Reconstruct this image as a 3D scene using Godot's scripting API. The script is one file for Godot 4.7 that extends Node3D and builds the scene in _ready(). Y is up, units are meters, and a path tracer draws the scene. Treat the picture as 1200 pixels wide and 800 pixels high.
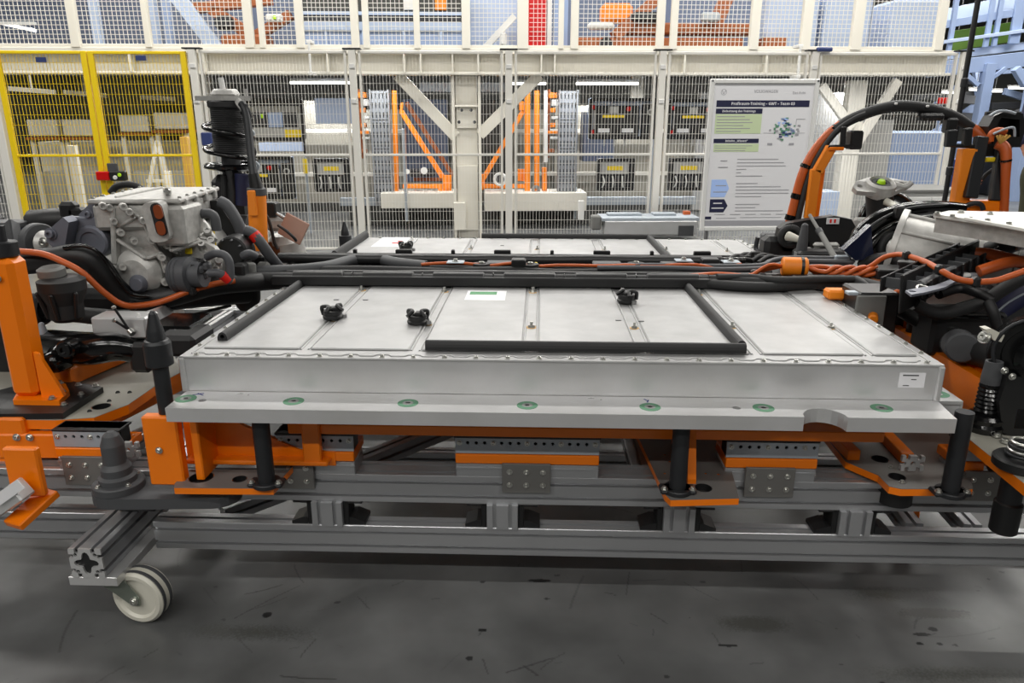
extends Node3D

# ---------------------------------------------------------------- mesh collector
class Mb:
	var v := PackedVector3Array()
	var n := PackedVector3Array()
	var uv := PackedVector2Array()
	func tri(a: Vector3, b: Vector3, c: Vector3, na: Vector3, nb: Vector3, nc: Vector3):
		if (b - a).cross(c - a).dot(na + nb + nc) > 0.0:
			v.append_array([a, c, b]); n.append_array([na, nc, nb])
		else:
			v.append_array([a, b, c]); n.append_array([na, nb, nc])
	func quad(a: Vector3, b: Vector3, c: Vector3, d: Vector3, nn: Vector3):
		tri(a, b, c, nn, nn, nn); tri(a, c, d, nn, nn, nn)
	func box(c: Vector3, s: Vector3, ch := 0.0, bs := Basis()):
		var h := s * 0.5
		ch = minf(ch, minf(h.x, minf(h.y, h.z)) * 0.9)
		for ax in 3:
			for sg in [-1.0, 1.0]:
				var u := (ax + 1) % 3
				var w := (ax + 2) % 3
				var nn := Vector3(); nn[ax] = sg
				var q := []
				for k in [[-1, -1], [1, -1], [1, 1], [-1, 1]]:
					var p := Vector3(); p[ax] = sg * h[ax]; p[u] = k[0] * (h[u] - ch); p[w] = k[1] * (h[w] - ch)
					q.append(c + bs * p)
				quad(q[0], q[1], q[2], q[3], bs * nn)
		if ch <= 0.0: return
		for ax in 3:
			var u := (ax + 1) % 3
			var w := (ax + 2) % 3
			for su in [-1.0, 1.0]:
				for sw in [-1.0, 1.0]:
					var q := []
					for k in [[-1, 0], [1, 0], [1, 1], [-1, 1]]:
						var p := Vector3(); p[ax] = k[0] * (h[ax] - ch)
						p[u] = su * (h[u] - (ch if k[1] == 1 else 0.0)); p[w] = sw * (h[w] - (0.0 if k[1] == 1 else ch))
						q.append(c + bs * p)
					var nn := Vector3(); nn[u] = su; nn[w] = sw
					quad(q[0], q[1], q[2], q[3], bs * nn.normalized())
		for k: int in 8:
			var s3 := Vector3(1 if k & 1 else -1, 1 if k & 2 else -1, 1 if k & 4 else -1)
			var q := []
			for ax in 3:
				var p := s3 * (h - Vector3(ch, ch, ch)); p[ax] = s3[ax] * h[ax]
				q.append(c + bs * p)
			var nn := bs * s3.normalized()
			tri(q[0], q[1], q[2], nn, nn, nn)
	# a bar of rectangular section from a to b; wide across, deep along «up»
	func bar(a: Vector3, b: Vector3, wide: float, deep: float, ch := 0.002, up := Vector3.UP):
		var z := (b - a).normalized()
		if absf(z.dot(up)) > 0.99: up = Vector3.RIGHT
		var x := up.cross(z).normalized()
		box((a + b) / 2, Vector3(wide, deep, (b - a).length()), ch, Basis(x, z.cross(x), z))
	func lathe(at: Vector3, axis: Vector3, prof: Array, seg := 20):
		var y := axis.normalized()
		var x := y.cross(Vector3.FORWARD if absf(y.z) < 0.9 else Vector3.RIGHT).normalized()
		var z := x.cross(y)
		for i in prof.size() - 1:
			var r0: float = prof[i][0]
			var r1: float = prof[i + 1][0]
			var h0: float = prof[i][1]
			var h1: float = prof[i + 1][1]
			for k in seg:
				var a0 := TAU * k / seg
				var a1 := TAU * (k + 1) / seg
				var d0 := x * cos(a0) + z * sin(a0)
				var d1 := x * cos(a1) + z * sin(a1)
				var nl := Vector2(h1 - h0, r0 - r1).normalized()
				var n0 := d0 * nl.x + y * nl.y
				var n1 := d1 * nl.x + y * nl.y
				var p00 := at + d0 * r0 + y * h0
				var p01 := at + d1 * r0 + y * h0
				var p10 := at + d0 * r1 + y * h1
				var p11 := at + d1 * r1 + y * h1
				if r0 > 0.0: tri(p00, p01, p11, n0, n1, n1)
				if r1 > 0.0: tri(p00, p11, p10, n0, n1, n0)
	func cyl(a: Vector3, b: Vector3, ra: float, rb := -1.0, seg := 16, ch := 0.0):
		if rb < 0.0: rb = ra
		var l := (b - a).length()
		if ch > 0.0: lathe(a, b - a, [[0, 0], [ra - ch, 0], [ra, ch], [rb, l - ch], [rb - ch, l], [0, l]], seg)
		else: lathe(a, b - a, [[0, 0], [ra, 0], [rb, l], [0, l]], seg)
	func ring(at: Vector3, axis: Vector3, ri: float, ro: float, h: float, seg := 24):
		lathe(at, axis, [[ri, 0], [ro, 0], [ro, h], [ri, h], [ri, 0]], seg)
	func torus(at: Vector3, axis: Vector3, rr: float, r: float, seg := 32, sub := 10):
		var y := axis.normalized()
		var x := y.cross(Vector3.FORWARD if absf(y.z) < 0.9 else Vector3.RIGHT).normalized()
		var z := x.cross(y)
		var pts := []
		for k in seg + 1:
			pts.append(at + (x * cos(TAU * k / seg) + z * sin(TAU * k / seg)) * rr)
		tube(pts, r, sub, 1)
	# a round hose through the points (Catmull-Rom), rr: radius or array of radii
	func tube(pts: Array, rr, sub := 8, fine := 4, flat := 1.0):
		var path := []
		var rad := []
		for i in pts.size() - 1:
			var p0: Vector3 = pts[maxi(i - 1, 0)]
			var p1: Vector3 = pts[i]
			var p2: Vector3 = pts[i + 1]
			var p3: Vector3 = pts[mini(i + 2, pts.size() - 1)]
			for k in fine:
				var t := float(k) / fine
				path.append(0.5 * ((2.0 * p1) + (p2 - p0) * t + (2.0 * p0 - 5.0 * p1 + 4.0 * p2 - p3) * t * t + (3.0 * p1 - p0 - 3.0 * p2 + p3) * t * t * t) if fine > 1 else p1)
				rad.append(lerpf(rr[i], rr[i + 1], t) if rr is Array else rr)
		path.append(pts[-1]); rad.append(rr[-1] if rr is Array else rr)
		var tang: Vector3 = (path[1] - path[0]).normalized()
		var x := tang.cross(Vector3.UP if absf(tang.y) < 0.9 else Vector3.RIGHT).normalized()
		var prev := []
		var pn := []
		for i in path.size():
			var t: Vector3 = (path[mini(i + 1, path.size() - 1)] - path[maxi(i - 1, 0)]).normalized()
			x = (x - t * x.dot(t)).normalized()
			var y := t.cross(x)
			var cur := []
			var cn := []
			for k in sub:
				var a := TAU * k / sub
				var d := x * cos(a) + y * sin(a) * flat
				cur.append(path[i] + d * rad[i]); cn.append((x * cos(a) + y * sin(a) / flat).normalized())
			if i > 0:
				for k in sub:
					var j := (k + 1) % sub
					tri(prev[k], prev[j], cur[j], pn[k], pn[j], cn[j]); tri(prev[k], cur[j], cur[k], pn[k], cn[j], cn[k])
			if i == 0 or i == path.size() - 1:
				var e := t * (-1.0 if i == 0 else 1.0)
				for k in range(1, sub - 1): tri(cur[0], cur[k], cur[k + 1], e, e, e)
			prev = cur; pn = cn
	# a polygon in the frame's xy plane, extruded along its z by h, with holes
	func prism(fr: Transform3D, poly: Array, h: float, holes := [], ch := 0.0):
		var ring2 := PackedVector2Array(poly)
		if Geometry2D.is_polygon_clockwise(ring2): ring2.reverse()
		var loops := [ring2]
		for q in holes:
			var hp := PackedVector2Array(q)
			if not Geometry2D.is_polygon_clockwise(hp): hp.reverse()
			loops.append(hp)
		var flat := PackedVector2Array(ring2)
		if loops.size() > 1:
			flat = PackedVector2Array()
			for i in ring2.size():
				for k: int in 6: flat.append(ring2[i].lerp(ring2[(i + 1) % ring2.size()], k / 6.0))
		var left := range(1, loops.size())
		var used := {}
		while left.size() > 0:
			var best := [1e9, 0, 0, 0]
			for i in left:
				var hp: PackedVector2Array = loops[i]
				for a in flat.size():
					if used.has(flat[a]): continue
					for b in hp.size():
						var d := flat[a].distance_squared_to(hp[b])
						if d < best[0]: best = [d, a, b, i]
			var hb: PackedVector2Array = loops[best[3]]
			var o := PackedVector2Array()
			for a in flat.size():
				o.append(flat[a])
				if a == best[1]:
					used[flat[a]] = true; used[hb[best[2]]] = true
					for b in hb.size() + 1: o.append(hb[(best[2] + b) % hb.size()])
					o.append(flat[a])
			flat = o
			left.erase(best[3])
		var idx := Geometry2D.triangulate_polygon(flat)
		if idx.is_empty(): printerr("prism failed ", poly.size(), " ", holes.size())
		var zz := fr.basis.z.normalized()
		for i in range(0, idx.size(), 3):
			var p := []
			for k: int in 3: p.append(Vector3(flat[idx[i + k]].x, flat[idx[i + k]].y, 0))
			tri(fr * p[0], fr * p[1], fr * p[2], -zz, -zz, -zz)
			for k: int in 3: p[k].z = h
			tri(fr * p[0], fr * p[1], fr * p[2], zz, zz, zz)
		for lp in loops:
			var m: int = lp.size()
			for i in m:
				var a: Vector2 = lp[i]
				var b: Vector2 = lp[(i + 1) % m]
				var e := b - a
				if e.length() < 1e-6: continue
				var nn := (fr.basis * Vector3(e.y, -e.x, 0)).normalized()
				quad(fr * Vector3(a.x, a.y, 0), fr * Vector3(b.x, b.y, 0), fr * Vector3(b.x, b.y, h), fr * Vector3(a.x, a.y, h), nn)
	# aluminium profile with two T-slots a side, section w by hh, from a to b
	func profile(a: Vector3, b: Vector3, w: float, hh: float, up := Vector3.UP, sw := 2, sh := 2):
		var z := (b - a).normalized()
		var x := up.cross(z).normalized()
		var fr := Transform3D(Basis(x, z.cross(x), z), a)
		prism(fr, slots(w, hh, sw, sh), (b - a).length())
	static func slots(w: float, hh: float, sw: int, sh: int) -> Array:
		var o := []
		var side := func(p: Vector2, q: Vector2, cnt: int):
			var d := (q - p).normalized()
			var l := (q - p).length()
			var inn := Vector2(-d.y, d.x)
			o.append(p + d * 0.0015)
			for k in cnt:
				var m := l * (k + 0.5) / cnt
				o.append_array([p + d * (m - 0.0048), p + d * (m - 0.0048) + inn * 0.011, p + d * (m + 0.0048) + inn * 0.011, p + d * (m + 0.0048)])
			o.append(q - d * 0.0015)
		var x := w / 2
		var y := hh / 2
		side.call(Vector2(-x, -y), Vector2(x, -y), sw); side.call(Vector2(x, -y), Vector2(x, y), sh)
		side.call(Vector2(x, y), Vector2(-x, y), sw); side.call(Vector2(-x, y), Vector2(-x, -y), sh)
		return o
	func mesh(shift := Vector3.ZERO) -> ArrayMesh:
		var arr := []
		arr.resize(Mesh.ARRAY_MAX)
		var w := PackedVector3Array()
		w.resize(v.size())
		for i in v.size(): w[i] = v[i] - shift
		arr[Mesh.ARRAY_VERTEX] = w
		arr[Mesh.ARRAY_NORMAL] = n
		if uv.size() == v.size(): arr[Mesh.ARRAY_TEX_UV] = uv
		var m := ArrayMesh.new()
		m.add_surface_from_arrays(Mesh.PRIMITIVE_TRIANGLES, arr)
		return m

static func circle(c: Vector2, r: float, k := 20) -> Array:
	var o := []
	for i in k: o.append(c + Vector2(cos(TAU * i / k), sin(TAU * i / k)) * r)
	return o
static func rect(x0: float, y0: float, x1: float, y1: float, r := 0.0, k := 4) -> Array:
	if r <= 0.0: return [Vector2(x0, y0), Vector2(x1, y0), Vector2(x1, y1), Vector2(x0, y1)]
	var o := []
	var cs := [[x1 - r, y0 + r, -90], [x1 - r, y1 - r, 0], [x0 + r, y1 - r, 90], [x0 + r, y0 + r, 180]]
	for c in cs:
		for i in k + 1:
			var a := deg_to_rad(c[2] + 90.0 * i / k)
			o.append(Vector2(c[0] + cos(a) * r, c[1] + sin(a) * r))
	return o
# frame whose prism lies flat: polygon x -> world x, polygon y -> world -z, height -> up from y
static func flat_at(y: float) -> Transform3D:
	return Transform3D(Basis(Vector3.RIGHT, Vector3.FORWARD, Vector3.UP), Vector3(0, y, 0))
static func face_at(z: float) -> Transform3D:
	return Transform3D(Basis(), Vector3(0, 0, z))

# ---------------------------------------------------------------- objects
const FENCE_AT := Vector3(-0.3139, 0, -5.073)
const FENCE_TURN := 0.0784
var M := {}
var org := {}
var taken := {}
var bolts := {}

func numbered(called: String) -> String:
	taken[called] = taken.get(called, 0) + 1
	return called if taken[called] == 1 else "%s_%03d" % [called, taken[called] - 1]
func metas(o: Node3D, label: String, category: String, group := ""):
	o.set_meta("label", label); o.set_meta("category", category)
	if group: o.set_meta("group", group)
func place(o: Node3D, at: Vector3, fence: bool):
	org[o] = at
	if fence:
		o.position = FENCE_AT + Basis(Vector3.UP, FENCE_TURN) * at
		o.rotation.y = FENCE_TURN
	else: o.position = at
# a thing with parts; coordinates of its parts are given in the world (or in the fence line's frame)
func thing(called: String, label: String, category: String, at := Vector3.ZERO, group := "", fence := false) -> Node3D:
	var o := Node3D.new()
	o.name = numbered(called)
	add_child(o)
	place(o, at, fence)
	metas(o, label, category, group)
	return o
func obj(called: String, mb: Mb, m: Material, parent: Node3D) -> MeshInstance3D:
	var o := MeshInstance3D.new()
	o.name = called
	o.mesh = mb.mesh(org.get(parent, Vector3.ZERO))
	o.material_override = m
	parent.add_child(o, true)
	org[o] = org.get(parent, Vector3.ZERO)
	return o
func solo(called: String, mb: Mb, m: Material, label: String, category: String, at := Vector3.ZERO, group := "", fence := false) -> MeshInstance3D:
	var o := MeshInstance3D.new()
	o.name = numbered(called)
	o.mesh = mb.mesh(at)
	o.material_override = m
	add_child(o)
	place(o, at, fence)
	metas(o, label, category, group)
	return o
func struct(called: String, mb: Mb, m: Material) -> MeshInstance3D:
	var o := MeshInstance3D.new()
	o.name = called
	o.mesh = mb.mesh()
	o.material_override = m
	o.set_meta("kind", "structure")
	add_child(o)
	return o
func stuff(o: MeshInstance3D) -> MeshInstance3D:
	o.set_meta("kind", "stuff")
	return o
func copy(src: Node3D, at: Vector3, label: String, turn := Vector3.ZERO) -> Node3D:
	var o: Node3D = src.duplicate()
	var base := String(src.name)
	if base.length() > 4 and base[-4] == "_" and base.right(3).is_valid_int(): base = base.left(-4)
	o.name = numbered(base)
	add_child(o)
	o.position = at
	o.rotation += turn
	if label: o.set_meta("label", label)
	return o
func bolt(parent: Node3D, at: Vector3, axis: Vector3, r: float, m: Material, called := "bolt"):
	var key := "%s%.4f" % [called, r]
	if not bolts.has(key):
		var b := Mb.new()
		b.cyl(Vector3.ZERO, Vector3(0, r * 0.25, 0), r * 1.45, -1, 16)
		b.lathe(Vector3(0, r * 0.25, 0), Vector3.UP, [[r, 0], [r, r * 0.75], [r * 0.85, r * 0.9], [r * 0.5, r * 0.9], [r * 0.45, r * 0.4], [0, r * 0.4]], 12)
		bolts[key] = b.mesh()
	var o := MeshInstance3D.new()
	o.name = called
	o.mesh = bolts[key]
	o.material_override = m
	o.position = at - org.get(parent, Vector3.ZERO)
	if axis.normalized().dot(Vector3.UP) < 0.999: o.basis = Basis(Quaternion(Vector3.UP, axis.normalized()))
	parent.add_child(o, true)

func mat(called: String, c: Color, rough := 0.5, metal := 0.0, spec := 0.5) -> StandardMaterial3D:
	var m := StandardMaterial3D.new()
	m.albedo_color = c; m.roughness = rough; m.metallic = metal; m.metallic_specular = spec
	M[called] = m
	return m
func noise_tex(freq: float, lo: Color, hi: Color, seed_ := 1, size := 512, oct := 4, normal := false) -> NoiseTexture2D:
	var f := FastNoiseLite.new()
	f.seed = seed_; f.frequency = freq; f.fractal_octaves = oct
	var t := NoiseTexture2D.new()
	t.width = size; t.height = size; t.seamless = true; t.noise = f
	if normal: t.as_normal_map = true; t.bump_strength = 2.0
	else:
		var g := Gradient.new()
		g.set_color(0, lo); g.set_color(1, hi)
		t.color_ramp = g
	return t
func triplanar(m: StandardMaterial3D, scale: Vector3):
	m.uv1_triplanar = true; m.uv1_world_triplanar = true; m.uv1_scale = scale

func _ready():
	# ---- camera
	var cam := Camera3D.new()
	cam.name = "camera"
	cam.position = Vector3(-0.0402, 1.2423, 1.6473)
	cam.rotation = Vector3(-0.2951, 0.0365, 0)
	cam.fov = 49.38
	cam.near = 0.05; cam.far = 120.0
	add_child(cam)
	cam.current = true
	# ---- environment
	var we := WorldEnvironment.new()
	we.name = "world_environment"
	var env := Environment.new()
	env.background_mode = Environment.BG_COLOR
	env.background_color = Color(0.32, 0.34, 0.37)
	env.background_energy_multiplier = 0.6
	env.tonemap_mode = Environment.TONE_MAPPER_LINEAR
	env.tonemap_exposure = 1.0
	env.sdfgi_enabled = true; env.ssao_enabled = true; env.ssil_enabled = true
	we.environment = env
	add_child(we)
	make_materials()
	# ---- ceiling lamps: rows of fluorescent battens, [x, y, z, energy]
	var rows := [[-4.2, 4.3, -2.7, 0.8], [-0.6, 4.3, -2.7, 0.52], [3.0, 4.3, -2.7, 0.7], [6.6, 4.3, -2.7, 0.85],
		[-4.2, 4.3, -8.6, 0.7], [-0.6, 4.3, -8.6, 0.7], [3.0, 4.3, -8.6, 0.7], [7.4, 4.3, -8.6, 1.1],
		[-4.2, 4.4, -5.2, 0.8], [-0.6, 4.4, -5.2, 0.8], [3.0, 4.4, -5.2, 0.8], [6.8, 4.4, -6.2, 0.8], [-5.0, 5.2, 3.0, 0.6], [-1.2, 5.2, 3.0, 0.38], [2.6, 5.2, 3.0, 0.38], [-5.0, 5.2, 5.6, 1.1], [-1.2, 5.2, 5.6, 0.9], [2.6, 5.2, 5.6, 0.9], [9.5, 4.6, -12.5, 1.5], [6.2, 4.6, -10.6, 1.1], [1.0, 4.6, -14.5, 1.2], [-10.0, 4.6, -3.5, 1.3], [-10.0, 4.6, -12.0, 1.3]]
	for r in rows:
		lamp(Vector3(r[0], r[1], r[2]), 2.9, LAMP * r[3])
	shell()
	fence()
	far_hall()
	trolley()
	pack()
	harness()
	front_axle()
	rear_axle()
	extras()

const LAMP := 13.0

func lamp(at: Vector3, long: float, energy: float):
	var t := thing("ceiling_lamp", "fluorescent ceiling lamp out of the picture, %s, %s" % ["beyond the left edge" if at.x < -8 else ["far left", "left of centre", "right of centre", "far right"][clampi(int((at.x + 5.9) / 3.4), 0, 3)], ("just behind the camera" if at.z < 4 else "well behind the camera") if at.z > 0 else ("above the pack" if at.z > -4 else ("above the fence" if at.z > -7 else ("above the mezzanine" if at.z > -9 else ("beside the blue walkway" if at.z > -12 else ("deep in the hall" if at.x > 4 else "behind the mezzanine")))))], "lamp", at, "ceiling lamps above the hall")
	var b := Mb.new()
	b.box(at + Vector3(0, 0.05, 0), Vector3(long, 0.07, 0.22), 0.01)
	b.box(at + Vector3(0, 0.09, 0.0), Vector3(long * 0.96, 0.03, 0.08), 0.005)
	obj("housing", b, M.white_paint, t)
	b = Mb.new()
	b.box(at + Vector3(0, 0.005, 0), Vector3(long - 0.06, 0.02, 0.17), 0.004)
	obj("diffuser", b, M.lamp_glow, t)
	for s: float in [-1.0, 1.0]:
		b = Mb.new()
		b.cyl(at + Vector3(s * long * 0.4, 0.1, 0), Vector3(at.x + s * long * 0.4, 6.5, at.z), 0.006, -1, 6)
		obj("hanger", b, M.steel, t)
	var a := AreaLight3D.new()
	a.name = "lamp_light"
	a.area_size = Vector2(long - 0.06, 0.17)
	a.light_energy = energy
	a.light_color = Color(1.0, 0.99, 0.97)
	a.area_range = 40.0
	a.area_attenuation = 2.0
	a.shadow_enabled = true
	a.position = Vector3(0, -0.02, 0)
	a.rotation.x = -PI / 2
	t.add_child(a)

func make_materials():
	mat("white_paint", Color(0.85, 0.85, 0.84), 0.45)
	mat("beige", Color(0.87, 0.855, 0.81), 0.5)
	mat("fence_white", Color(0.88, 0.87, 0.84), 0.45)
	mat("fence_yellow", Color(0.93, 0.80, 0.06), 0.45)
	mat("steel", Color(0.6, 0.6, 0.6), 0.4, 0.8)
	mat("bolt_steel", Color(0.78, 0.78, 0.76), 0.28, 0.9)
	mat("galvanised", Color(0.66, 0.69, 0.72), 0.5, 0.35)
	mat("black_plastic", Color(0.095, 0.096, 0.1), 0.42)
	mat("black_rubber", Color(0.12, 0.121, 0.125), 0.62)
	mat("black_gloss", Color(0.045, 0.046, 0.05), 0.16)
	mat("blackened_steel", Color(0.16, 0.165, 0.175), 0.45, 0.3)
	mat("dark_grey", Color(0.27, 0.275, 0.285), 0.55)
	mat("grey_hose", Color(0.29, 0.295, 0.31), 0.55)
	mat("grey_plate", Color(0.47, 0.465, 0.455), 0.5, 0.35)
	mat("table_face", Color(0.62, 0.61, 0.57), 0.45, 0.15)
	mat("white_cast", Color(0.88, 0.88, 0.86), 0.42, 0.2)
	mat("navy_gloss", Color(0.10, 0.12, 0.20), 0.15)
	mat("orange", Color(0.93, 0.47, 0.0), 0.34)
	mat("orange_cable", Color(0.74, 0.34, 0.12), 0.42)
	mat("amber", Color(0.50, 0.22, 0.06), 0.4)
	mat("orange_far", Color(0.93, 0.52, 0.08), 0.5)
	mat("rust_orange", Color(0.60, 0.33, 0.16), 0.6)
	mat("gloss_red", Color(0.75, 0.03, 0.03), 0.3)
	mat("cap_red", Color(0.85, 0.10, 0.04), 0.5)
	mat("lime", Color(0.70, 0.90, 0.10), 0.5)
	mat("yellow_tag", Color(0.92, 0.80, 0.08), 0.5)
	mat("green_ring", Color(0.36, 0.56, 0.44), 0.6)
	mat("blue_mark", Color(0.07, 0.16, 0.5), 0.6)
	mat("rust", Color(0.45, 0.25, 0.10), 0.8)
	mat("yellow_gold", Color(0.80, 0.62, 0.30), 0.6)
	mat("paper", Color(0.88, 0.88, 0.89), 0.6)
	mat("navy", Color(0.10, 0.11, 0.24), 0.6)
	mat("blue_steel", Color(0.56, 0.63, 0.76), 0.5)
	mat("pale_blue", Color(0.68, 0.74, 0.84), 0.55)
	mat("blue_shade", Color(0.36, 0.40, 0.49), 0.6)
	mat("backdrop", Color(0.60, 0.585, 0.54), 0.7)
	mat("perforated", Color(0.53, 0.545, 0.565), 0.5, 0.3)
	mat("deep_blue", Color(0.16, 0.22, 0.42), 0.5)
	mat("wall_grey", Color(0.66, 0.66, 0.65), 0.8)
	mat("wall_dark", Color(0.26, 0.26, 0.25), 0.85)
	mat("deck_grey", Color(0.45, 0.45, 0.44), 0.8)
	mat("green_panel", Color(0.30, 0.42, 0.12), 0.6)
	mat("clutter_dark", Color(0.18, 0.185, 0.2), 0.55, 0.2)
	mat("olive", Color(0.20, 0.20, 0.12), 0.9)
	mat("skin", Color(0.75, 0.52, 0.42), 0.55)
	mat("nylon_white", Color(0.80, 0.79, 0.74), 0.35)
	mat("zinc", Color(0.55, 0.58, 0.54), 0.35, 0.7)
	mat("label_green", Color(0.33, 0.58, 0.40), 0.6)
	mat("tray_dark", Color(0.085, 0.085, 0.09), 0.5)
	var lg := mat("lamp_glow", Color(1, 1, 1), 0.5)
	lg.emission_enabled = true; lg.emission = Color(1.0, 0.99, 0.96); lg.emission_energy_multiplier = 3.0
	# metals with fine relief
	var alu := mat("aluminium", Color(0.86, 0.86, 0.865), 0.36, 0.6)
	alu.roughness_texture = noise_tex(0.012, Color(0.75, 0.75, 0.75), Color(1, 1, 1), 3, 512, 5)
	alu.albedo_texture = noise_tex(0.006, Color(0.93, 0.93, 0.92), Color(1, 1, 1), 4, 512, 5)
	triplanar(alu, Vector3(1.2, 1.2, 1.2))
	var lid := mat("lid_aluminium", Color(0.715, 0.715, 0.715), 0.46, 0.4)
	lid.albedo_texture = noise_tex(0.008, Color(0.9, 0.9, 0.9), Color(1, 1, 1), 7, 512, 5)
	lid.roughness_texture = noise_tex(0.02, Color(0.75, 0.75, 0.75), Color(1, 1, 1), 9, 512, 4)
	triplanar(lid, Vector3(1.4, 1.4, 1.4))
	var ext := mat("profile_alu", Color(0.68, 0.685, 0.695), 0.36, 0.62)
	ext.roughness_texture = noise_tex(0.02, Color(0.8, 0.8, 0.8), Color(1, 1, 1), 12, 256, 3)
	triplanar(ext, Vector3(2, 2, 2))
	var cast := mat("cast_alu", Color(0.80, 0.795, 0.78), 0.45, 0.35)
	cast.albedo_texture = noise_tex(0.02, Color(0.82, 0.82, 0.82), Color(1, 1, 1), 15, 512, 5)
	cast.normal_enabled = true; cast.normal_texture = noise_tex(0.12, Color.BLACK, Color.WHITE, 16, 512, 3, true); cast.normal_scale = 0.25
	triplanar(cast, Vector3(3, 3, 3))
	var castb := mat("cast_dark", Color(0.46, 0.47, 0.51), 0.5, 0.5)
	castb.normal_enabled = true; castb.normal_texture = cast.normal_texture; castb.normal_scale = 0.25
	triplanar(castb, Vector3(3, 3, 3))
	var ins := mat("glass", Color(0.85, 0.9, 0.92, 0.15), 0.05)
	ins.transparency = BaseMaterial3D.TRANSPARENCY_ALPHA

func shell():
	var b := Mb.new()
	b.box(Vector3(4, -0.1, -8), Vector3(44, 0.2, 40))
	b.uv.resize(b.v.size())
	for i in b.v.size(): b.uv[i] = Vector2((b.v[i].x + 2.5) / 5.0, (b.v[i].z + 3.5) / 5.0)
	struct("floor", b, floor_material())
	b = Mb.new(); b.box(Vector3(4, 6.6, -8), Vector3(44, 0.2, 40)); struct("ceiling", b, M.wall_dark)
	b = Mb.new(); b.box(Vector3(4, 3.2, -28.1), Vector3(44, 7, 0.2)); struct("wall_back", b, M.wall_grey)
	b = Mb.new(); b.box(Vector3(4, 3.2, 12.1), Vector3(44, 7, 0.2)); struct("wall_front", b, M.wall_grey)
	b = Mb.new(); b.box(Vector3(-18.1, 3.2, -8), Vector3(0.2, 7, 40.4)); struct("wall_left", b, M.wall_grey)
	b = Mb.new(); b.box(Vector3(26.1, 3.2, -8), Vector3(0.2, 7, 40.4)); struct("wall_right", b, M.wall_grey)

func floor_material() -> StandardMaterial3D:
	var sz := 1536
	var im := Image.create(sz, sz, false, Image.FORMAT_RGB8)
	var fine := FastNoiseLite.new(); fine.seed = 5; fine.frequency = 0.012; fine.fractal_octaves = 4
	var blot := FastNoiseLite.new(); blot.seed = 8; blot.frequency = 0.003; blot.fractal_octaves = 3
	var a := fine.get_seamless_image(sz, sz)
	var b := blot.get_seamless_image(sz, sz)
	for y in sz:
		for x in sz:
			var k := 0.47 + 0.13 * (a.get_pixel(x, y).r - 0.5) + 0.14 * (b.get_pixel(x, y).r - 0.5)
			im.set_pixel(x, y, Color(k, k * 0.998, k * 0.98))
	var rng := RandomNumberGenerator.new(); rng.seed = 77
	for s in 1100:
		var p := Vector2(rng.randf() * sz, rng.randf() * sz)
		var d := Vector2.from_angle(rng.randf() * TAU)
		var bend := rng.randf_range(-0.012, 0.012)
		var dark := rng.randf_range(0.74, 0.96)
		var wd := 1 if rng.randf() < 0.92 else 2
		for i in int(rng.randf_range(10, 80) * rng.randf() * rng.randf()) + 6:
			p += d; d = d.rotated(bend)
			for w in wd:
				var q := Vector2i(posmod(int(p.x) + w, sz), posmod(int(p.y), sz))
				im.set_pixel(q.x, q.y, im.get_pixel(q.x, q.y) * Color(dark, dark, dark))
	for s in 330:
		var p := Vector2(rng.randf() * sz, rng.randf() * sz)
		var r := rng.randf_range(0.8, 2.6)
		var dark := rng.randf_range(0.45, 0.8)
		for y in range(-3, 4):
			for x in range(-3, 4):
				if Vector2(x, y * 1.6).length() < r * rng.randf_range(0.7, 1.2):
					var q := Vector2i(posmod(int(p.x) + x, sz), posmod(int(p.y) + y, sz))
					im.set_pixel(q.x, q.y, im.get_pixel(q.x, q.y) * Color(dark, dark, dark))
	# black scuff blots: x, z, length, width
	for sm in [[0.928, 0.045, 0.04, 0.009], [0.966, 0.024, 0.02, 0.012], [0.907, 0.08, 0.012, 0.007], [0.955, 0.079, 0.011, 0.006], [-0.196, 0.172, 0.014, 0.013], [0.433, 0.104, 0.045, 0.006], [-0.029, -0.145, 0.06, 0.012], [-0.173, 0.069, 0.018, 0.008], [-0.737, 0.029, 0.02, 0.02]]:
		for i in 700:
			var d := Vector2.from_angle(rng.randf() * TAU) * sqrt(rng.randf()) * 0.5
			var q := Vector2i(int((sm[0] + d.x * sm[2] + 2.5) / 5.0 * sz), int((sm[1] + d.y * sm[3] + 3.5) / 5.0 * sz))
			im.set_pixel(q.x, q.y, Color(0.16, 0.16, 0.16).lerp(im.get_pixel(q.x, q.y), 0.5))
	# worn smears and scuffs at their places on the floor: x, z, length, width, darkness
	for sm in [[0.93, -0.12, 0.24, 0.06], [1.0, -0.04, 0.17, 0.04], [0.52, 0.02, 0.17, 0.06], [-0.75, 0.1, 0.3, 0.06], [0.95, 0.19, 0.4, 0.06]]:
		for i in 6000:
			var px := Vector2(sm[0] + (rng.randf() + rng.randf() - 1.0) * 0.6 * sm[2], sm[1] + (rng.randf() + rng.randf() - 1.0) * 0.6 * sm[3])
			var q := Vector2i(posmod(int((px.x + 2.5) / 5.0 * sz), sz), posmod(int((px.y + 3.5) / 5.0 * sz), sz))
			var c := im.get_pixel(q.x, q.y)
			if c.r > 0.36: im.set_pixel(q.x, q.y, c * Color(0.97, 0.97, 0.965))
	im.generate_mipmaps()
	var m := mat("floor_paint", Color(0.82, 0.83, 0.845), 0.38, 0.0, 0.45)
	m.albedo_texture = ImageTexture.create_from_image(im)
	m.roughness_texture = noise_tex(0.01, Color(0.7, 0.7, 0.7), Color(1, 1, 1), 21, 512, 4)
	return m

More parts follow.
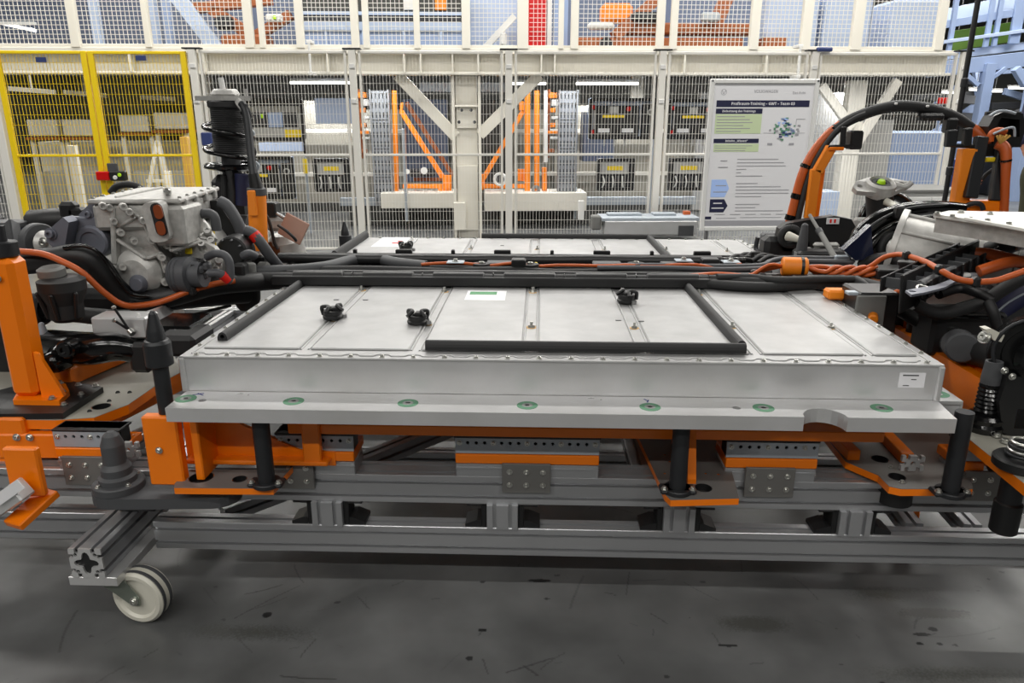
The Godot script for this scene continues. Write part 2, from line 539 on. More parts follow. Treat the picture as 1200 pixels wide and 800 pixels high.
# ---------------------------------------------------------------- trolley
func gusset(parent: Node3D, x: float, y: float, z := -0.045, w := 0.122, h := 0.08):
	var b := Mb.new()
	b.box(Vector3(x, y, z), Vector3(w, h, 0.008), 0.001)
	var g := obj("gusset_plate", b, M.grey_plate, parent)
	for i in 3:
		for j in 2:
			bolt(g, Vector3(x + (i - 1) * 0.042, y + (j - 0.5) * 0.036, z + 0.004), Vector3.BACK, 0.0052, M.bolt_steel)

func rail_unit(parent: Node3D, x0: float, x1: float, z := -0.055):
	var b := Mb.new()
	b.box(Vector3((x0 + x1) / 2, 0.382, z - 0.045), Vector3(x1 - x0, 0.036, 0.09), 0.002)
	b.box(Vector3((x0 + x1) / 2, 0.389, z + 0.001), Vector3(x1 - x0, 0.004, 0.004))
	obj("rail_base", b, M.profile_alu, parent)
	b = Mb.new()
	b.box(Vector3((x0 + x1) / 2, 0.4155, z - 0.05), Vector3(x1 - x0, 0.025, 0.11), 0.002)
	obj("orange_strip", b, M.orange, parent)
	b = Mb.new()
	var holes := []
	var n := int((x1 - x0) / 0.0212)
	for i in n: holes.append(circle(Vector2(x0 + (i + 0.5) * (x1 - x0) / n, 0.4585), 0.0046, 8))
	# one long plate cut into bays, a hole in each
	for i in n:
		var bx0 := x0 + i * (x1 - x0) / n
		b.prism(face_at(z - 0.004), rect(bx0, 0.43, bx0 + (x1 - x0) / n, 0.471), 0.005, [holes[i]])
	var pl := obj("perforated_rail", b, M.galvanised, parent)
	b = Mb.new()
	b.box(Vector3((x0 + x1) / 2, 0.452, z - 0.035), Vector3(x1 - x0 - 0.004, 0.05, 0.04))
	b.box(Vector3((x0 + x1) / 2, 0.474, z - 0.03), Vector3(x1 - x0 + 0.006, 0.006, 0.06), 0.001)
	obj("roller_housing", b, M.black_plastic, parent)
	for i in n:
		if i % 4 == 0: bolt(pl, Vector3(x0 + (i + 0.5) * (x1 - x0) / n, 0.4585, z + 0.001), Vector3.BACK, 0.0048, M.bolt_steel)

func trolley():
	var t := thing("assembly_trolley", "low trolley of slotted aluminium profiles carrying the battery pack", "trolley", Vector3(0, 0, -0.9))
	var b: Mb
	for zz in [-0.075, -1.72]:
		b = Mb.new(); b.profile(Vector3(-1.05 if zz > -1 else -2.2, 0.18, zz), Vector3(2.3, 0.18, zz), 0.05, 0.08, Vector3.UP, 1, 2)
		obj("lower_beam", b, M.profile_alu, t)
		b = Mb.new(); b.profile(Vector3(-2.2, 0.326, zz - 0.02), Vector3(2.3, 0.326, zz - 0.02), 0.08, 0.078)
		obj("upper_beam", b, M.profile_alu, t)
		for x in [-0.582, -0.127, 0.325, 0.767, 1.35]:
			b = Mb.new(); b.profile(Vector3(x, 0.22, zz - 0.008), Vector3(x, 0.288, zz - 0.008), 0.08, 0.08, Vector3.BACK)
			obj("upright", b, M.profile_alu, t)
			for s: float in [-1.0, 1.0]:
				b = Mb.new()
				b.box(Vector3(x + s * 0.048, 0.253, zz - 0.01), Vector3(0.014, 0.07, 0.06), 0.002)
				b.box(Vector3(x + s * 0.068, 0.284, zz - 0.01), Vector3(0.045, 0.006, 0.06), 0.001)
				b.prism(Transform3D(Basis(), Vector3(x + s * 0.055, 0.22, zz - 0.04)), [Vector2(0, 0), Vector2(s * 0.042, 0), Vector2(s * 0.042, 0.008), Vector2(s * 0.012, 0.02), Vector2(0, 0.02)], 0.06)
				obj("corner_bracket", b, M.black_plastic, t)
	# left end of the lower frame, and lower lengthwise and cross beams further in
	b = Mb.new(); b.profile(Vector3(-2.3, 0.18, -0.11), Vector3(-1.18, 0.18, -0.11), 0.05, 0.08, Vector3.UP, 1, 2); obj("lower_beam", b, M.profile_alu, t)
	for zz in [-0.55, -1.15]:
		b = Mb.new(); b.profile(Vector3(-2.2, 0.18, zz), Vector3(2.3, 0.18, zz), 0.045, 0.045, Vector3.UP, 1, 1); obj("inner_beam", b, M.profile_alu, t)
	for x in [-1.5, 0.232, 1.02, 1.6]:
		b = Mb.new(); b.profile(Vector3(x, 0.34, -0.135), Vector3(x, 0.34, -1.7), 0.045, 0.045, Vector3.UP, 1, 1); obj("cross_beam", b, M.profile_alu, t)
	for x in [0.95, 1.10]:
		b = Mb.new(); b.profile(Vector3(x, 0.2, -0.11), Vector3(x + 0.1, 0.2, -1.7), 0.045, 0.045, Vector3.UP, 1, 1); obj("cross_beam", b, M.profile_alu, t)
	b = Mb.new(); b.profile(Vector3(-0.535, 0.345, -0.13), Vector3(-0.2, 0.345, -0.53), 0.045, 0.045, Vector3.UP, 1, 1); obj("diagonal_brace", b, M.profile_alu, t)
	b = Mb.new(); b.profile(Vector3(-0.9, 0.2, -0.13), Vector3(-0.55, 0.2, -0.5), 0.045, 0.045, Vector3.UP, 1, 1); obj("diagonal_brace", b, M.profile_alu, t)
	b = Mb.new(); b.profile(Vector3(-1.25, 0.345, -0.13), Vector3(-1.05, 0.345, -0.7), 0.045, 0.045, Vector3.UP, 1, 1); obj("diagonal_brace", b, M.profile_alu, t)
	# the lengthwise band that carries the pack, rails under it
	b = Mb.new(); b.box(Vector3(0.07, 0.497, -0.085), Vector3(1.46, 0.026, 0.1), 0.002); obj("carrier_band", b, M.orange, t)
	b = Mb.new(); b.box(Vector3(0.07, 0.49, -1.6), Vector3(1.46, 0.026, 0.09), 0.002); obj("carrier_band", b, M.orange, t)
	for x in [-0.45, 0.1, 0.6]:
		b = Mb.new(); b.box(Vector3(x, 0.49, -0.86), Vector3(0.12, 0.022, 1.39), 0.002); obj("carrier_rib", b, M.orange, t)
	for u in [[-1.276, -1.105], [-0.70, -0.503], [-0.245, 0.116], [0.43, 0.655], [1.0, 1.06]]: rail_unit(t, u[0], u[1])
	for x in [-1.197, -0.668, -0.066, 0.54, 1.075]: gusset(t, x, 0.368)
	# cut ends of cross profiles seen under the right corner and the left table
	for c: Vector3 in [Vector3(0.9166,0.4323,-0.06), Vector3(-1.0484,0.4406,-0.05)]:
		b = Mb.new()
		b.prism(Transform3D(Basis(), c + Vector3(-0.03, -0.01, 0)), Mb.slots(0.055, 0.04, 2, 1), 0.01, [circle(Vector2(0, 0), 0.0065, 10)])
		obj("profile_end", b, M.aluminium, t)
	b = Mb.new(); b.box(Vector3(-0.1029,0.4847,-0.07), Vector3(0.07, 0.004, 0.004)); obj("yellow_sticker", b, M.yellow_tag, t)
	# outrigger of square profile with its castor
	b = Mb.new()
	var cx := -1.138
	var fr := Transform3D(Basis(), Vector3(cx, 0.195, 0.101))
	b.prism(Transform3D(Basis(), Vector3(cx, 0.195, -0.55)), Mb.slots(0.082, 0.08, 2, 2), 0.65, [])
	var o := obj("outrigger_beam", b, M.profile_alu, t)
	b = Mb.new()
	var cross := []
	for i in 32:
		var a := TAU * i / 32
		cross.append(Vector2(cos(a), sin(a)) * (0.0235 + 0.0075 * cos(4 * a)))
	var hl := [cross]
	for sx in [-1, 1]:
		for sy in [-1, 1]: hl.append(circle(Vector2(sx * 0.0245, sy * 0.0235), 0.005, 8))
	var sl := []
	for p in Mb.slots(0.082, 0.08, 2, 2): sl.append(p)
	b.prism(fr, sl, 0.006, hl)
	obj("profile_end", b, M.aluminium, o)
	b = Mb.new(); b.prism(Transform3D(Basis(), Vector3(cx, 0.195, 0.1005)), rect(-0.037, -0.036, 0.037, 0.036), 0.001); obj("end_hollow", b, M.black_plastic, o)
	b = Mb.new(); b.box(Vector3(-1.131, 0.1425, -0.02), Vector3(0.122, 0.024, 0.25), 0.001); obj("castor_plate", b, M.aluminium, t)
	var c := Vector3(-1.045, 0.072, 0.05)
	castor(t, c, c + Vector3(-0.085, 0.058, -0.0136))
	castor(t, Vector3(2.1, 0.072, 0.05), Vector3(2.05, 0.13, -0.02))
	castor(t, Vector3(-1.0, 0.072, -1.75), Vector3(-1.05, 0.13, -1.72))
	castor(t, Vector3(2.1, 0.072, -1.75), Vector3(2.05, 0.13, -1.72))
	supports()

func castor(t: Node3D, c: Vector3, piv: Vector3):
	var ax := Vector3(-0.16, 0, 1).normalized()
	var b := Mb.new()
	b.lathe(c - ax * 0.026, ax, [[0, 0.004], [0.05, 0.004], [0.056, 0], [0.066, 0], [0.072, 0.006], [0.072, 0.046], [0.066, 0.052], [0.056, 0.052], [0.05, 0.046], [0.02, 0.047], [0, 0.047]], 40)
	var w := obj("castor_wheel", b, M.nylon_white, t)
	b = Mb.new()
	b.lathe(c - ax * 0.0262, ax, [[0.0725, 0.008], [0.0735, 0.010], [0.0735, 0.018], [0.0725, 0.02]], 40)
	b.lathe(c - ax * 0.0262, ax, [[0.0725, 0.033], [0.0735, 0.035], [0.0735, 0.042], [0.0725, 0.044]], 40)
	obj("tread_band", b, M.dark_grey, w)
	b = Mb.new()
	for s: float in [-1.0, 1.0]:
		var side := c + ax * s * 0.031
		var along := (piv - c); along.y = 0; along = along.normalized()
		b.prism(Transform3D(Basis(along, Vector3.UP, along.cross(Vector3.UP)), side - along.cross(Vector3.UP) * 0.0015), [Vector2(-0.014, -0.012), Vector2(0.008, -0.016), Vector2(0.05, 0.012), Vector2(0.105, 0.045), Vector2(0.105, 0.055), Vector2(0.02, 0.055), Vector2(-0.014, 0.012)], 0.003)
	b.cyl(piv + Vector3(0, -0.012, 0), piv + Vector3(0, 0.001, 0), 0.032, 0.036, 20)
	b.cyl(piv + Vector3(0, -0.03, 0), piv + Vector3(0, -0.012, 0), 0.024, 0.03, 20)
	var f := obj("castor_fork", b, M.zinc, t)
	bolt(f, c + ax * 0.033, ax, 0.008, M.bolt_steel)

func black_post(parent: Node3D, x: float, y0: float, y1: float, z: float, r := 0.02):
	var b := Mb.new()
	b.cyl(Vector3(x, y0, z), Vector3(x, y1, z), r, -1, 20)
	b.cyl(Vector3(x, y0, z), Vector3(x, y0 + 0.012, z), r + 0.014, -1, 20, 0.002)
	b.box(Vector3(x, y0 + 0.006, z), Vector3(r * 4.2, 0.012, r * 2.0), 0.004)
	var p := obj("post", b, M.blackened_steel, parent)
	for s: float in [-1.0, 1.0]: bolt(p, Vector3(x + s * r * 1.65, y0 + 0.012, z + 0.012), Vector3.UP, 0.006, M.bolt_steel)

func supports():
	# left: welded orange box bracket with a grey-topped foot plate
	var t := thing("support_bracket", "orange welded bracket with ribbed back under the left end of the pack", "bracket", Vector3(-0.8, 0.36, 0), "orange supports under the pack")
	var b := Mb.new()
	var pl := [Vector2(-0.9062,-0.0811),Vector2(-0.9142,-0.0598),Vector2(-0.9118,0.0126),Vector2(-0.6633,0.0217),Vector2(-0.675,0.2821),Vector2(-0.641,0.2834),Vector2(-0.6437,0.2245),Vector2(-0.6681,-0.0766)]
	b.prism(flat_at(0.375), pl, 0.016, [circle([Vector2(-0.8638,-0.027)][0], 0.029), circle([Vector2(-0.766,-0.0324)][0], 0.017)])
	obj("foot_plate", b, M.orange, t)
	b = Mb.new(); b.prism(flat_at(0.391), pl, 0.0012, [circle([Vector2(-0.8638,-0.027)][0], 0.03), circle([Vector2(-0.766,-0.0324)][0], 0.018)]); obj("plate_face", b, M.grey_plate, t)
	for q: Vector2 in [Vector2(-0.8638,-0.027),Vector2(-0.766,-0.0324)]: liner(t, q, 0.3745, 0.0185, 0.0285 if q.x < -0.8 else 0.0168)
	b = Mb.new(); b.box(Vector3(-0.938, 0.47, 0.035), Vector3(0.085, 0.18, 0.03), 0.004); obj("side_post", b, M.orange, t)
	bolt(t, Vector3(-0.945, 0.475, 0.052), Vector3.BACK, 0.006, M.bolt_steel)
	b = Mb.new()
	b.prism(face_at(-0.06), [Vector2(-0.93, 0.392), Vector2(-0.55, 0.392), Vector2(-0.55, 0.43), Vector2(-0.64, 0.435), Vector2(-0.78, 0.50), Vector2(-0.85, 0.56), Vector2(-0.93, 0.57)], 0.012)
	obj("ribbed_back", b, M.orange, t)
	b = Mb.new(); b.box(Vector3(-0.74, 0.411, -0.04), Vector3(0.36, 0.012, 0.05), 0.003); obj("ledge", b, M.orange, t)
	b = Mb.new(); b.box(Vector3(-0.86, 0.48, -0.02), Vector3(0.02, 0.18, 0.12), 0.003); obj("side_rib", b, M.orange, t)
	b = Mb.new(); b.box(Vector3(-0.60, 0.49, -0.03), Vector3(0.045, 0.16, 0.02), 0.003); obj("side_rib", b, M.orange, t)
	black_post(t, -0.688, 0.3922, 0.574, 0.06)
	# centre: tapering tongue
	t = thing("support_bracket", "flat tapering orange support tongue with grey top near the pack centre", "bracket", Vector3(0.33, 0.36, 0), "orange supports under the pack")
	pl = [Vector2(0.2337,0.3584),Vector2(0.4863,0.3676),Vector2(0.4314,-0.0819),Vector2(0.2712,-0.0958),Vector2(0.2619,-0.0677)]
	var hs := [circle([Vector2(0.3584,-0.0349)][0], 0.021)]
	for q: Vector2 in [Vector2(0.2958,0.1451),Vector2(0.3025,0.1051),Vector2(0.2787,0.0375),Vector2(0.3423,0.0398),Vector2(0.3805,0.0412),Vector2(0.4113,0.0377)]: hs.append(circle(q, 0.0042, 8))
	b = Mb.new(); b.prism(flat_at(0.374), pl, 0.016, hs); obj("foot_plate", b, M.orange, t)
	b = Mb.new(); b.prism(flat_at(0.39), pl, 0.0012, hs); obj("plate_face", b, M.grey_plate, t)
	liner(t, [Vector2(0.3584,-0.0349)][0], 0.3735, 0.0185, 0.0207)
	b = Mb.new()
	b.prism(Transform3D(Basis(Vector3.BACK, Vector3.UP, Vector3.LEFT), Vector3(0.345, 0.391, -0.22)), [Vector2(0, 0), Vector2(0.235, 0), Vector2(0.235, 0.012), Vector2(0.19, 0.14), Vector2(0.0, 0.14)], 0.02)
	obj("upright_rib", b, M.orange, t)
	black_post(t, 0.293, 0.3912, 0.574, 0.055)
	# right: plate with two square bars
	t = thing("support_bracket", "orange support plate with two square bars under the right end of the pack", "bracket", Vector3(0.85, 0.36, 0), "orange supports under the pack")
	pl = [Vector2(0.7654,0.3968),Vector2(0.7548,0.1216),Vector2(0.8053,0.0475),Vector2(0.8069,-0.0099),Vector2(0.8296,-0.0219),Vector2(1.0006,-0.0157),Vector2(1.028,0.0421),Vector2(1.1534,0.361)]
	hs = [circle([Vector2(0.8492,0.1399)][0], 0.022), circle([Vector2(0.8476,0.04)][0], 0.021)]
	b = Mb.new(); b.prism(flat_at(0.372), pl, 0.018, hs); obj("foot_plate", b, M.orange, t)
	b = Mb.new(); b.prism(flat_at(0.39), pl, 0.0012, hs); obj("plate_face", b, M.grey_plate, t)
	for q: Vector2 in [Vector2(0.8492,0.1399),Vector2(0.8476,0.04)]: liner(t, q, 0.3715, 0.0205, 0.0207)
	b = Mb.new(); b.bar(Vector3(0.7783,0.403,-0.1305) + Vector3(0, 0.0, 0), Vector3(0.7724,0.403,-0.3789), 0.032, 0.03, 0.002); obj("square_bar", b, M.orange, t)
	b = Mb.new(); b.bar(Vector3(0.9076,0.403,-0.1202), Vector3(0.9208,0.403,-0.3844), 0.032, 0.03, 0.002); obj("square_bar", b, M.orange, t)
	var hp := Vector3(0.8621,0.372,-0.0663)
	b = Mb.new(); b.ring(hp + Vector3(0, -0.06, 0), Vector3.UP, 0.022, 0.042, 0.06, 28); obj("bush", b, M.black_plastic, t)
	bolt(t, Vector3(0.8456,0.392,-0.0094), Vector3.UP, 0.005, M.bolt_steel)
	bolt(t, Vector3(0.8559,0.392,-0.0921), Vector3.UP, 0.004, M.bolt_steel)
	black_post(t, 0.93, 0.3912, 0.60, 0.045)
	# locating pin on its arm over the castor
	t = thing("locating_pin", "thick dark stepped locating pin on a flat arm above the castor", "pin", Vector3(-1.0472,0.36,0.056) - Vector3(0, 0.03, 0))
	var c := Vector3(-1.0824,0.355,0.013)
	b = Mb.new()
	b.prism(flat_at(0.325), arm_outline(Vector2(c.x, -c.z), 0.062, Vector2(-0.835, -0.005), 0.056), 0.028)
	obj("arm", b, M.dark_grey, t)
	b = Mb.new(); b.box(Vector3(-0.885, 0.311, -0.11), Vector3(0.07, 0.028, 0.06), 0.003); obj("arm_clamp", b, M.black_plastic, t)
	b = Mb.new(); b.box(Vector3(-1.1, 0.262, -0.1), Vector3(0.1, 0.05, 0.06), 0.003); obj("arm_foot", b, M.dark_grey, t)
	b = Mb.new(); b.cyl(c + Vector3(0, -0.004, 0), c + Vector3(0, 0.018, 0), 0.06, -1, 36, 0.003)
	var d := obj("pin_flange", b, M.dark_grey, t)
	for k: int in 4: bolt(d, c + Vector3(cos(k * PI / 2 + 0.6) * 0.049, 0.018, sin(k * PI / 2 + 0.6) * 0.049), Vector3.UP, 0.005, M.bolt_steel)
	b = Mb.new(); b.lathe(c + Vector3(0, 0.018, 0), Vector3.UP, [[0.044, 0], [0.044, 0.014], [0.036, 0.02], [0.036, 0.038], [0.031, 0.044], [0.027, 0.05], [0.027, 0.098], [0.019, 0.122], [0.008, 0.132], [0, 0.132]], 28); obj("pin", b, M.dark_grey, t)
	# folded orange bracket with a labelled clamp at the far left
	t = thing("clamp_bracket", "small folded orange bracket with a white labelled clamp at the left edge", "bracket", Vector3(-1.36, 0.3, 0))
	b = Mb.new(); b.box(Vector3(-1.3022,0.402,0.03), Vector3(0.085, 0.13, 0.02), 0.004); obj("upright_plate", b, M.orange, t)
	b = Mb.new(); b.bar(Vector3(-1.2696,0.3325,0), Vector3(-1.3081,0.291,0.1), 0.06, 0.02, 0.003); obj("lower_arm", b, M.orange, t)
	b = Mb.new(); b.box(Vector3(-1.3248,0.3513,0.08), Vector3(0.11, 0.05, 0.05), 0.004, Basis(Vector3.BACK, 0.6)); obj("clamp_body", b, M.aluminium, t)
	b = Mb.new(); b.box(Vector3(-1.2923,0.3867,0.11), Vector3(0.085, 0.026, 0.003), 0, Basis(Vector3.BACK, 0.6)); obj("clamp_label", b, M.paper, t)

func liner(t: Node3D, q: Vector2, y: float, h: float, r: float):
	var b := Mb.new(); b.lathe(Vector3(q.x, y, -q.y), Vector3.UP, [[r - 0.0012, 0], [r, 0], [r, h], [r - 0.0012, h], [r - 0.0012, 0]], 20)
	b.cyl(Vector3(q.x, y, -q.y), Vector3(q.x, y + 0.0015, -q.y), r - 0.001, -1, 20)
	obj("hole_liner", b, M.black_plastic, t)

static func arm_outline(a: Vector2, ra: float, c: Vector2, rc: float) -> Array:
	var d := (c - a).normalized()
	var base := d.angle()
	var o := []
	for i in 13: o.append(a + Vector2.from_angle(base + PI / 2 + PI * i / 12) * ra)
	for i in 9: o.append(c + Vector2.from_angle(base - PI / 2 + PI * i / 8) * rc)
	return o

# ---------------------------------------------------------------- battery pack
func pack():
	var t := thing("battery_pack", "wide flat aluminium battery pack with bolted ribbed lid lying on the trolley", "battery", Vector3(0, 0.575, -0.9))
	var b := Mb.new()
	# side walls of extruded profile
	b.box(Vector3(0, 0.65, -0.008), Vector3(1.772, 0.084, 0.016), 0.001)
	obj("front_wall", b, M.aluminium, t)
	b = Mb.new(); b.box(Vector3(0, 0.65, -1.785), Vector3(1.772, 0.084, 0.016), 0.001); obj("rear_wall", b, M.aluminium, t)
	for s: float in [-1.0, 1.0]:
		b = Mb.new(); b.box(Vector3(s * 0.882, 0.65, -0.8965), Vector3(0.016, 0.084, 1.78), 0.001); obj("end_wall", b, M.aluminium, t)
		b = Mb.new(); b.box(Vector3(s * 0.886, 0.65, 0.001), Vector3(0.014, 0.086, 0.012), 0.003); obj("corner_seam", b, M.aluminium, t)
	b = Mb.new(); b.box(Vector3(0, 0.6, -0.8965), Vector3(1.76, 0.02, 1.77)); obj("floor_plate", b, M.aluminium, t)
	# near mounting flange with its half-round cut-out, and the far one
	b = Mb.new()
	var pts := [Vector2(-0.883, -0.112), Vector2(0.545, -0.112)]
	for i in 11:
		var a := PI * i / 10
		pts.append(Vector2(0.5945 - cos(a) * 0.0475, -0.112 + sin(a) * 0.052))
	pts.append_array([Vector2(0.643, -0.112), Vector2(0.876, -0.112), Vector2(0.878, -0.085), Vector2(0.889, -0.002), Vector2(-0.883, -0.002)])
	var rings := [[-0.862, 0.053], [-0.605, 0.06], [-0.338, 0.062], [-0.063, 0.066], [0.216, 0.066], [0.472, 0.062], [0.739, 0.053]]
	var hs := []
	for r in rings: hs.append(circle(Vector2(r[0], -r[1]), 0.0085, 12))
	for q in [[0.411, 0.063], [-0.819, 0.062]]: hs.append(circle(Vector2(q[0], -q[1]), 0.0095, 12))
	b.prism(flat_at(0.5755), pts, 0.0335, hs)
	var fl := obj("mounting_flange", b, M.aluminium, t)
	for r in rings:
		b = Mb.new(); b.ring(Vector3(r[0], 0.609, r[1]), Vector3.UP, 0.0125, 0.024, 0.0008, 28); obj("paint_ring", b, M.green_ring, fl)
		b = Mb.new(); b.ring(Vector3(r[0], 0.6005, r[1]), Vector3.UP, 0.0055, 0.0125, 0.0095, 18); obj("bush", b, M.steel, fl)
	b = Mb.new()
	for q in [[-0.848, 0.024, 0.5, 0.03], [-0.84, 0.024, -0.6, 0.022], [0.216, 0.03, 1.2, 0.015], [0.212, 0.022, 2.2, 0.012]]:
		b.box(Vector3(q[0], 0.6094, q[1]), Vector3(q[3], 0.0006, 0.0025), 0, Basis(Vector3.UP, q[2]))
	obj("pen_mark", b, M.blue_mark, fl)
	b = Mb.new(); b.box(Vector3(0, 0.592, -1.85), Vector3(1.76, 0.0335, 0.11), 0.001); obj("mounting_flange", b, M.aluminium, t)
	b = Mb.new(); b.box(Vector3(0.919, 0.603, -0.048), Vector3(0.062, 0.01, 0.095), 0.001); b.box(Vector3(0.919, 0.585, -0.006), Vector3(0.062, 0.03, 0.004)); b.box(Vector3(0.948, 0.585, -0.048), Vector3(0.004, 0.03, 0.095))
	var tab := obj("corner_tab", b, M.aluminium, t)
	b = Mb.new(); b.ring(Vector3(0.915, 0.608, -0.045), Vector3.UP, 0.01, 0.024, 0.0008, 24); obj("paint_ring", b, M.green_ring, tab)
	# lid: rim sheet, seven raised panels between the channels
	b = Mb.new(); b.box(Vector3(0, 0.6935, -0.8965), Vector3(1.784, 0.006, 1.798), 0.0015); var rim := obj("lid_rim", b, M.lid_aluminium, t)
	var xs := [[-0.858, -0.623], [-0.594, -0.352], [-0.322, -0.079], [-0.038, 0.198], [0.238, 0.466], [0.498, 0.733], [0.759, 0.858]]
	for k in xs.size():
		for half in [[-0.058, -0.80], [-1.16, -1.745]]:
			b = Mb.new()
			b.box(Vector3((xs[k][0] + xs[k][1]) / 2, 0.6985, (half[0] + half[1]) / 2), Vector3(xs[k][1] - xs[k][0], 0.006, half[0] - half[1]), 0.0035)
			obj("lid_panel", b, M.lid_aluminium, t)
	# thin rolled bead each side of a channel
	for k: int in 6:
		var x0: float = xs[k][1]
		var x1: float = xs[k + 1][0]
		for half in [[-0.06, -0.8], [-1.16, -1.74]]:
			b = Mb.new()
			for x in [x0 + 0.005, x1 - 0.005]:
				b.cyl(Vector3(x, 0.6968, half[0]), Vector3(x, 0.6968, half[1]), 0.0028, -1, 8)
			obj("bead", b, M.lid_aluminium, t)
	# scalloped rim lip and the bolts
	b = Mb.new()
	var lip := []
	var bx := []
	for i in 24: bx.append(-0.855 + i * 0.0744)
	for i in 23:
		for j in 10:
			var u := j / 10.0
			var dip := smoothstep(0.16, 0.32, u) * (1.0 - smoothstep(0.68, 0.84, u))
			lip.append(Vector3(bx[i] + u * 0.0744, 0.697, -0.026 + 0.012 * dip))
	b.tube(lip, 0.0026, 6, 1)
	b.tube([Vector3(-0.87, 0.697, -0.02), Vector3(-0.87, 0.697, -1.77)], 0.0022, 6, 1)
	b.tube([Vector3(0.868, 0.697, -0.02), Vector3(0.868, 0.697, -1.77)], 0.0022, 6, 1)
	obj("rim_lip", b, M.lid_aluminium, t)
	for x: float in bx:
		bolt(t, Vector3(x, 0.6965, -0.0105), Vector3.UP, 0.0048, M.bolt_steel, "lid_bolt")
		bolt(t, Vector3(x, 0.6965, -1.783), Vector3.UP, 0.0048, M.bolt_steel, "lid_bolt")
	for i in 22:
		for s: float in [-1.0, 1.0]:
			bolt(t, Vector3(s * 0.879, 0.6965, -0.085 - i * 0.078), Vector3.UP, 0.0048, M.bolt_steel, "lid_bolt")
	# studs and clip plates in the channels, with rust rings
	for q in [[-0.058, -0.70, 0.012], [-0.058, -0.28, 0.010], [0.218, -0.281, 0.008], [0.482, -0.3, 0.009], [0.745, -0.3, 0.009], [-0.338, -0.30, 0.008], [-0.608, -0.33, 0.008], [-0.345, -0.69, 0.009], [-0.617, -0.70, 0.009], [0.47, -0.68, 0.008], [-0.047, -1.5, 0.008], [0.24, -1.5, 0.008], [-0.33, -1.5, 0.008], [0.50, -1.5, 0.008], [0.75, -1.48, 0.007]]:
		b = Mb.new(); b.ring(Vector3(q[0], 0.6965, q[1]), Vector3.UP, q[2] * 0.6, q[2] * 1.6, 0.0007, 20); obj("sealant_ring", b, M.yellow_gold, t)
		b = Mb.new(); b.cyl(Vector3(q[0], 0.6965, q[1]), Vector3(q[0], 0.7035, q[1]), q[2] * 1.1, q[2] * 0.9, 16); b.cyl(Vector3(q[0], 0.703, q[1]), Vector3(q[0], 0.7125, q[1]), q[2] * 0.45, -1, 12); obj("stud", b, M.bolt_steel, t)
	for q in [[0.181, -0.34], [0.243, -0.334], [-0.66, -0.55], [-0.57, -0.55], [-0.2, -1.56]]:
		b = Mb.new(); b.box(Vector3(q[0], 0.7025, q[1]), Vector3(0.016, 0.003, 0.008), 0.001); obj("pressed_dimple", b, M.steel, t)
	# printed labels
	label_plate(t, Vector3(-0.205, 0.7018, -0.623), Vector2(0.125, 0.13), [[-0.01, -0.03, 0.085, 0.04, M.get("label_green")]])
	label_plate(t, Vector3(-0.7, 0.7018, -1.64), Vector2(0.13, 0.26), [[0.03, 0.03, 0.045, 0.03, M.cap_red], [0.035, -0.02, 0.02, 0.03, M.cap_red]])
	label_plate(t, Vector3(0.665, 0.7018, -1.29), Vector2(0.055, 0.15), [])
	front_label(t)
	# rubber edging laid on the lid
	strip("rubber_strip", "long black rubber strip along the front edge of the lid", Vector3(-0.312, 0.7016, -0.064), Vector3(0.455, 0.7016, -0.064), 0.026, 0.022)
	strip("rubber_strip", "black hollow rubber strip lying along the left end of the near lid", Vector3(-0.832, 0.7016, -0.11), Vector3(-0.83, 0.7016, -0.80), 0.025, 0.022)
	strip("rubber_strip", "black hollow rubber strip running back on the right part of the near lid", Vector3(0.452, 0.7016, -0.085), Vector3(0.445, 0.7016, -0.745), 0.025, 0.022)
	strip("rubber_strip", "black rubber strip along the far rear edge of the lid", Vector3(-0.305, 0.7016, -1.77), Vector3(0.459, 0.7016, -1.77), 0.025, 0.022)
	strip("rubber_strip", "black rubber strip running back on the far lid, right of centre", Vector3(0.468, 0.7016, -1.25), Vector3(0.462, 0.7016, -1.75), 0.025, 0.022)
	strip("rubber_strip", "grey black rubber strip at the far left corner of the lid", Vector3(-0.85, 0.7016, -1.24), Vector3(-0.845, 0.7016, -1.77), 0.03, 0.03)
	# cable clamps
	var cl := clamp_part(Vector3(-0.368, 0.7016, -0.29))
	cl.set_meta("label", "black cable clamp on the near lid, beside the end of the front strip")
	copy(cl, Vector3(-0.612, 0.7016, -0.335), "black cable clamp on the near lid, the one nearest the left strip", Vector3(0, 0.5, 0))
	copy(cl, Vector3(0.226, 0.7016, -0.553), "black cable clamp on the near lid, close to the cable harness", Vector3(0, -0.7, 0))
	copy(cl, Vector3(-0.596, 0.7016, -1.42), "black cable clamp alone on the far half of the lid", Vector3(0, 0.2, 0))

func label_plate(t: Node3D, at: Vector3, s: Vector2, marks: Array):
	var b := Mb.new(); b.box(at, Vector3(s.x, 0.0008, s.y)); var l := obj("paper_label", b, M.paper, t)
	for m in marks:
		b = Mb.new(); b.box(at + Vector3(m[0], 0.0006, m[1]), Vector3(m[2], 0.0005, m[3])); obj("label_print", b, m[4], l)

func front_label(t: Node3D):
	var c := Vector3(0.8235, 0.658, 0.0004)
	var b := Mb.new(); b.box(c, Vector3(0.059, 0.036, 0.0008)); var l := obj("paper_label", b, M.paper, t)
	b = Mb.new()
	for q in [[-0.004, 0.012, 0.036, 0.003], [0.004, 0.002, 0.012, 0.002], [-0.012, -0.013, 0.014, 0.002]]:
		b.box(c + Vector3(q[0], q[1], 0.0006), Vector3(q[2], q[3], 0.0005))
	obj("label_print", b, M.dark_grey, l)

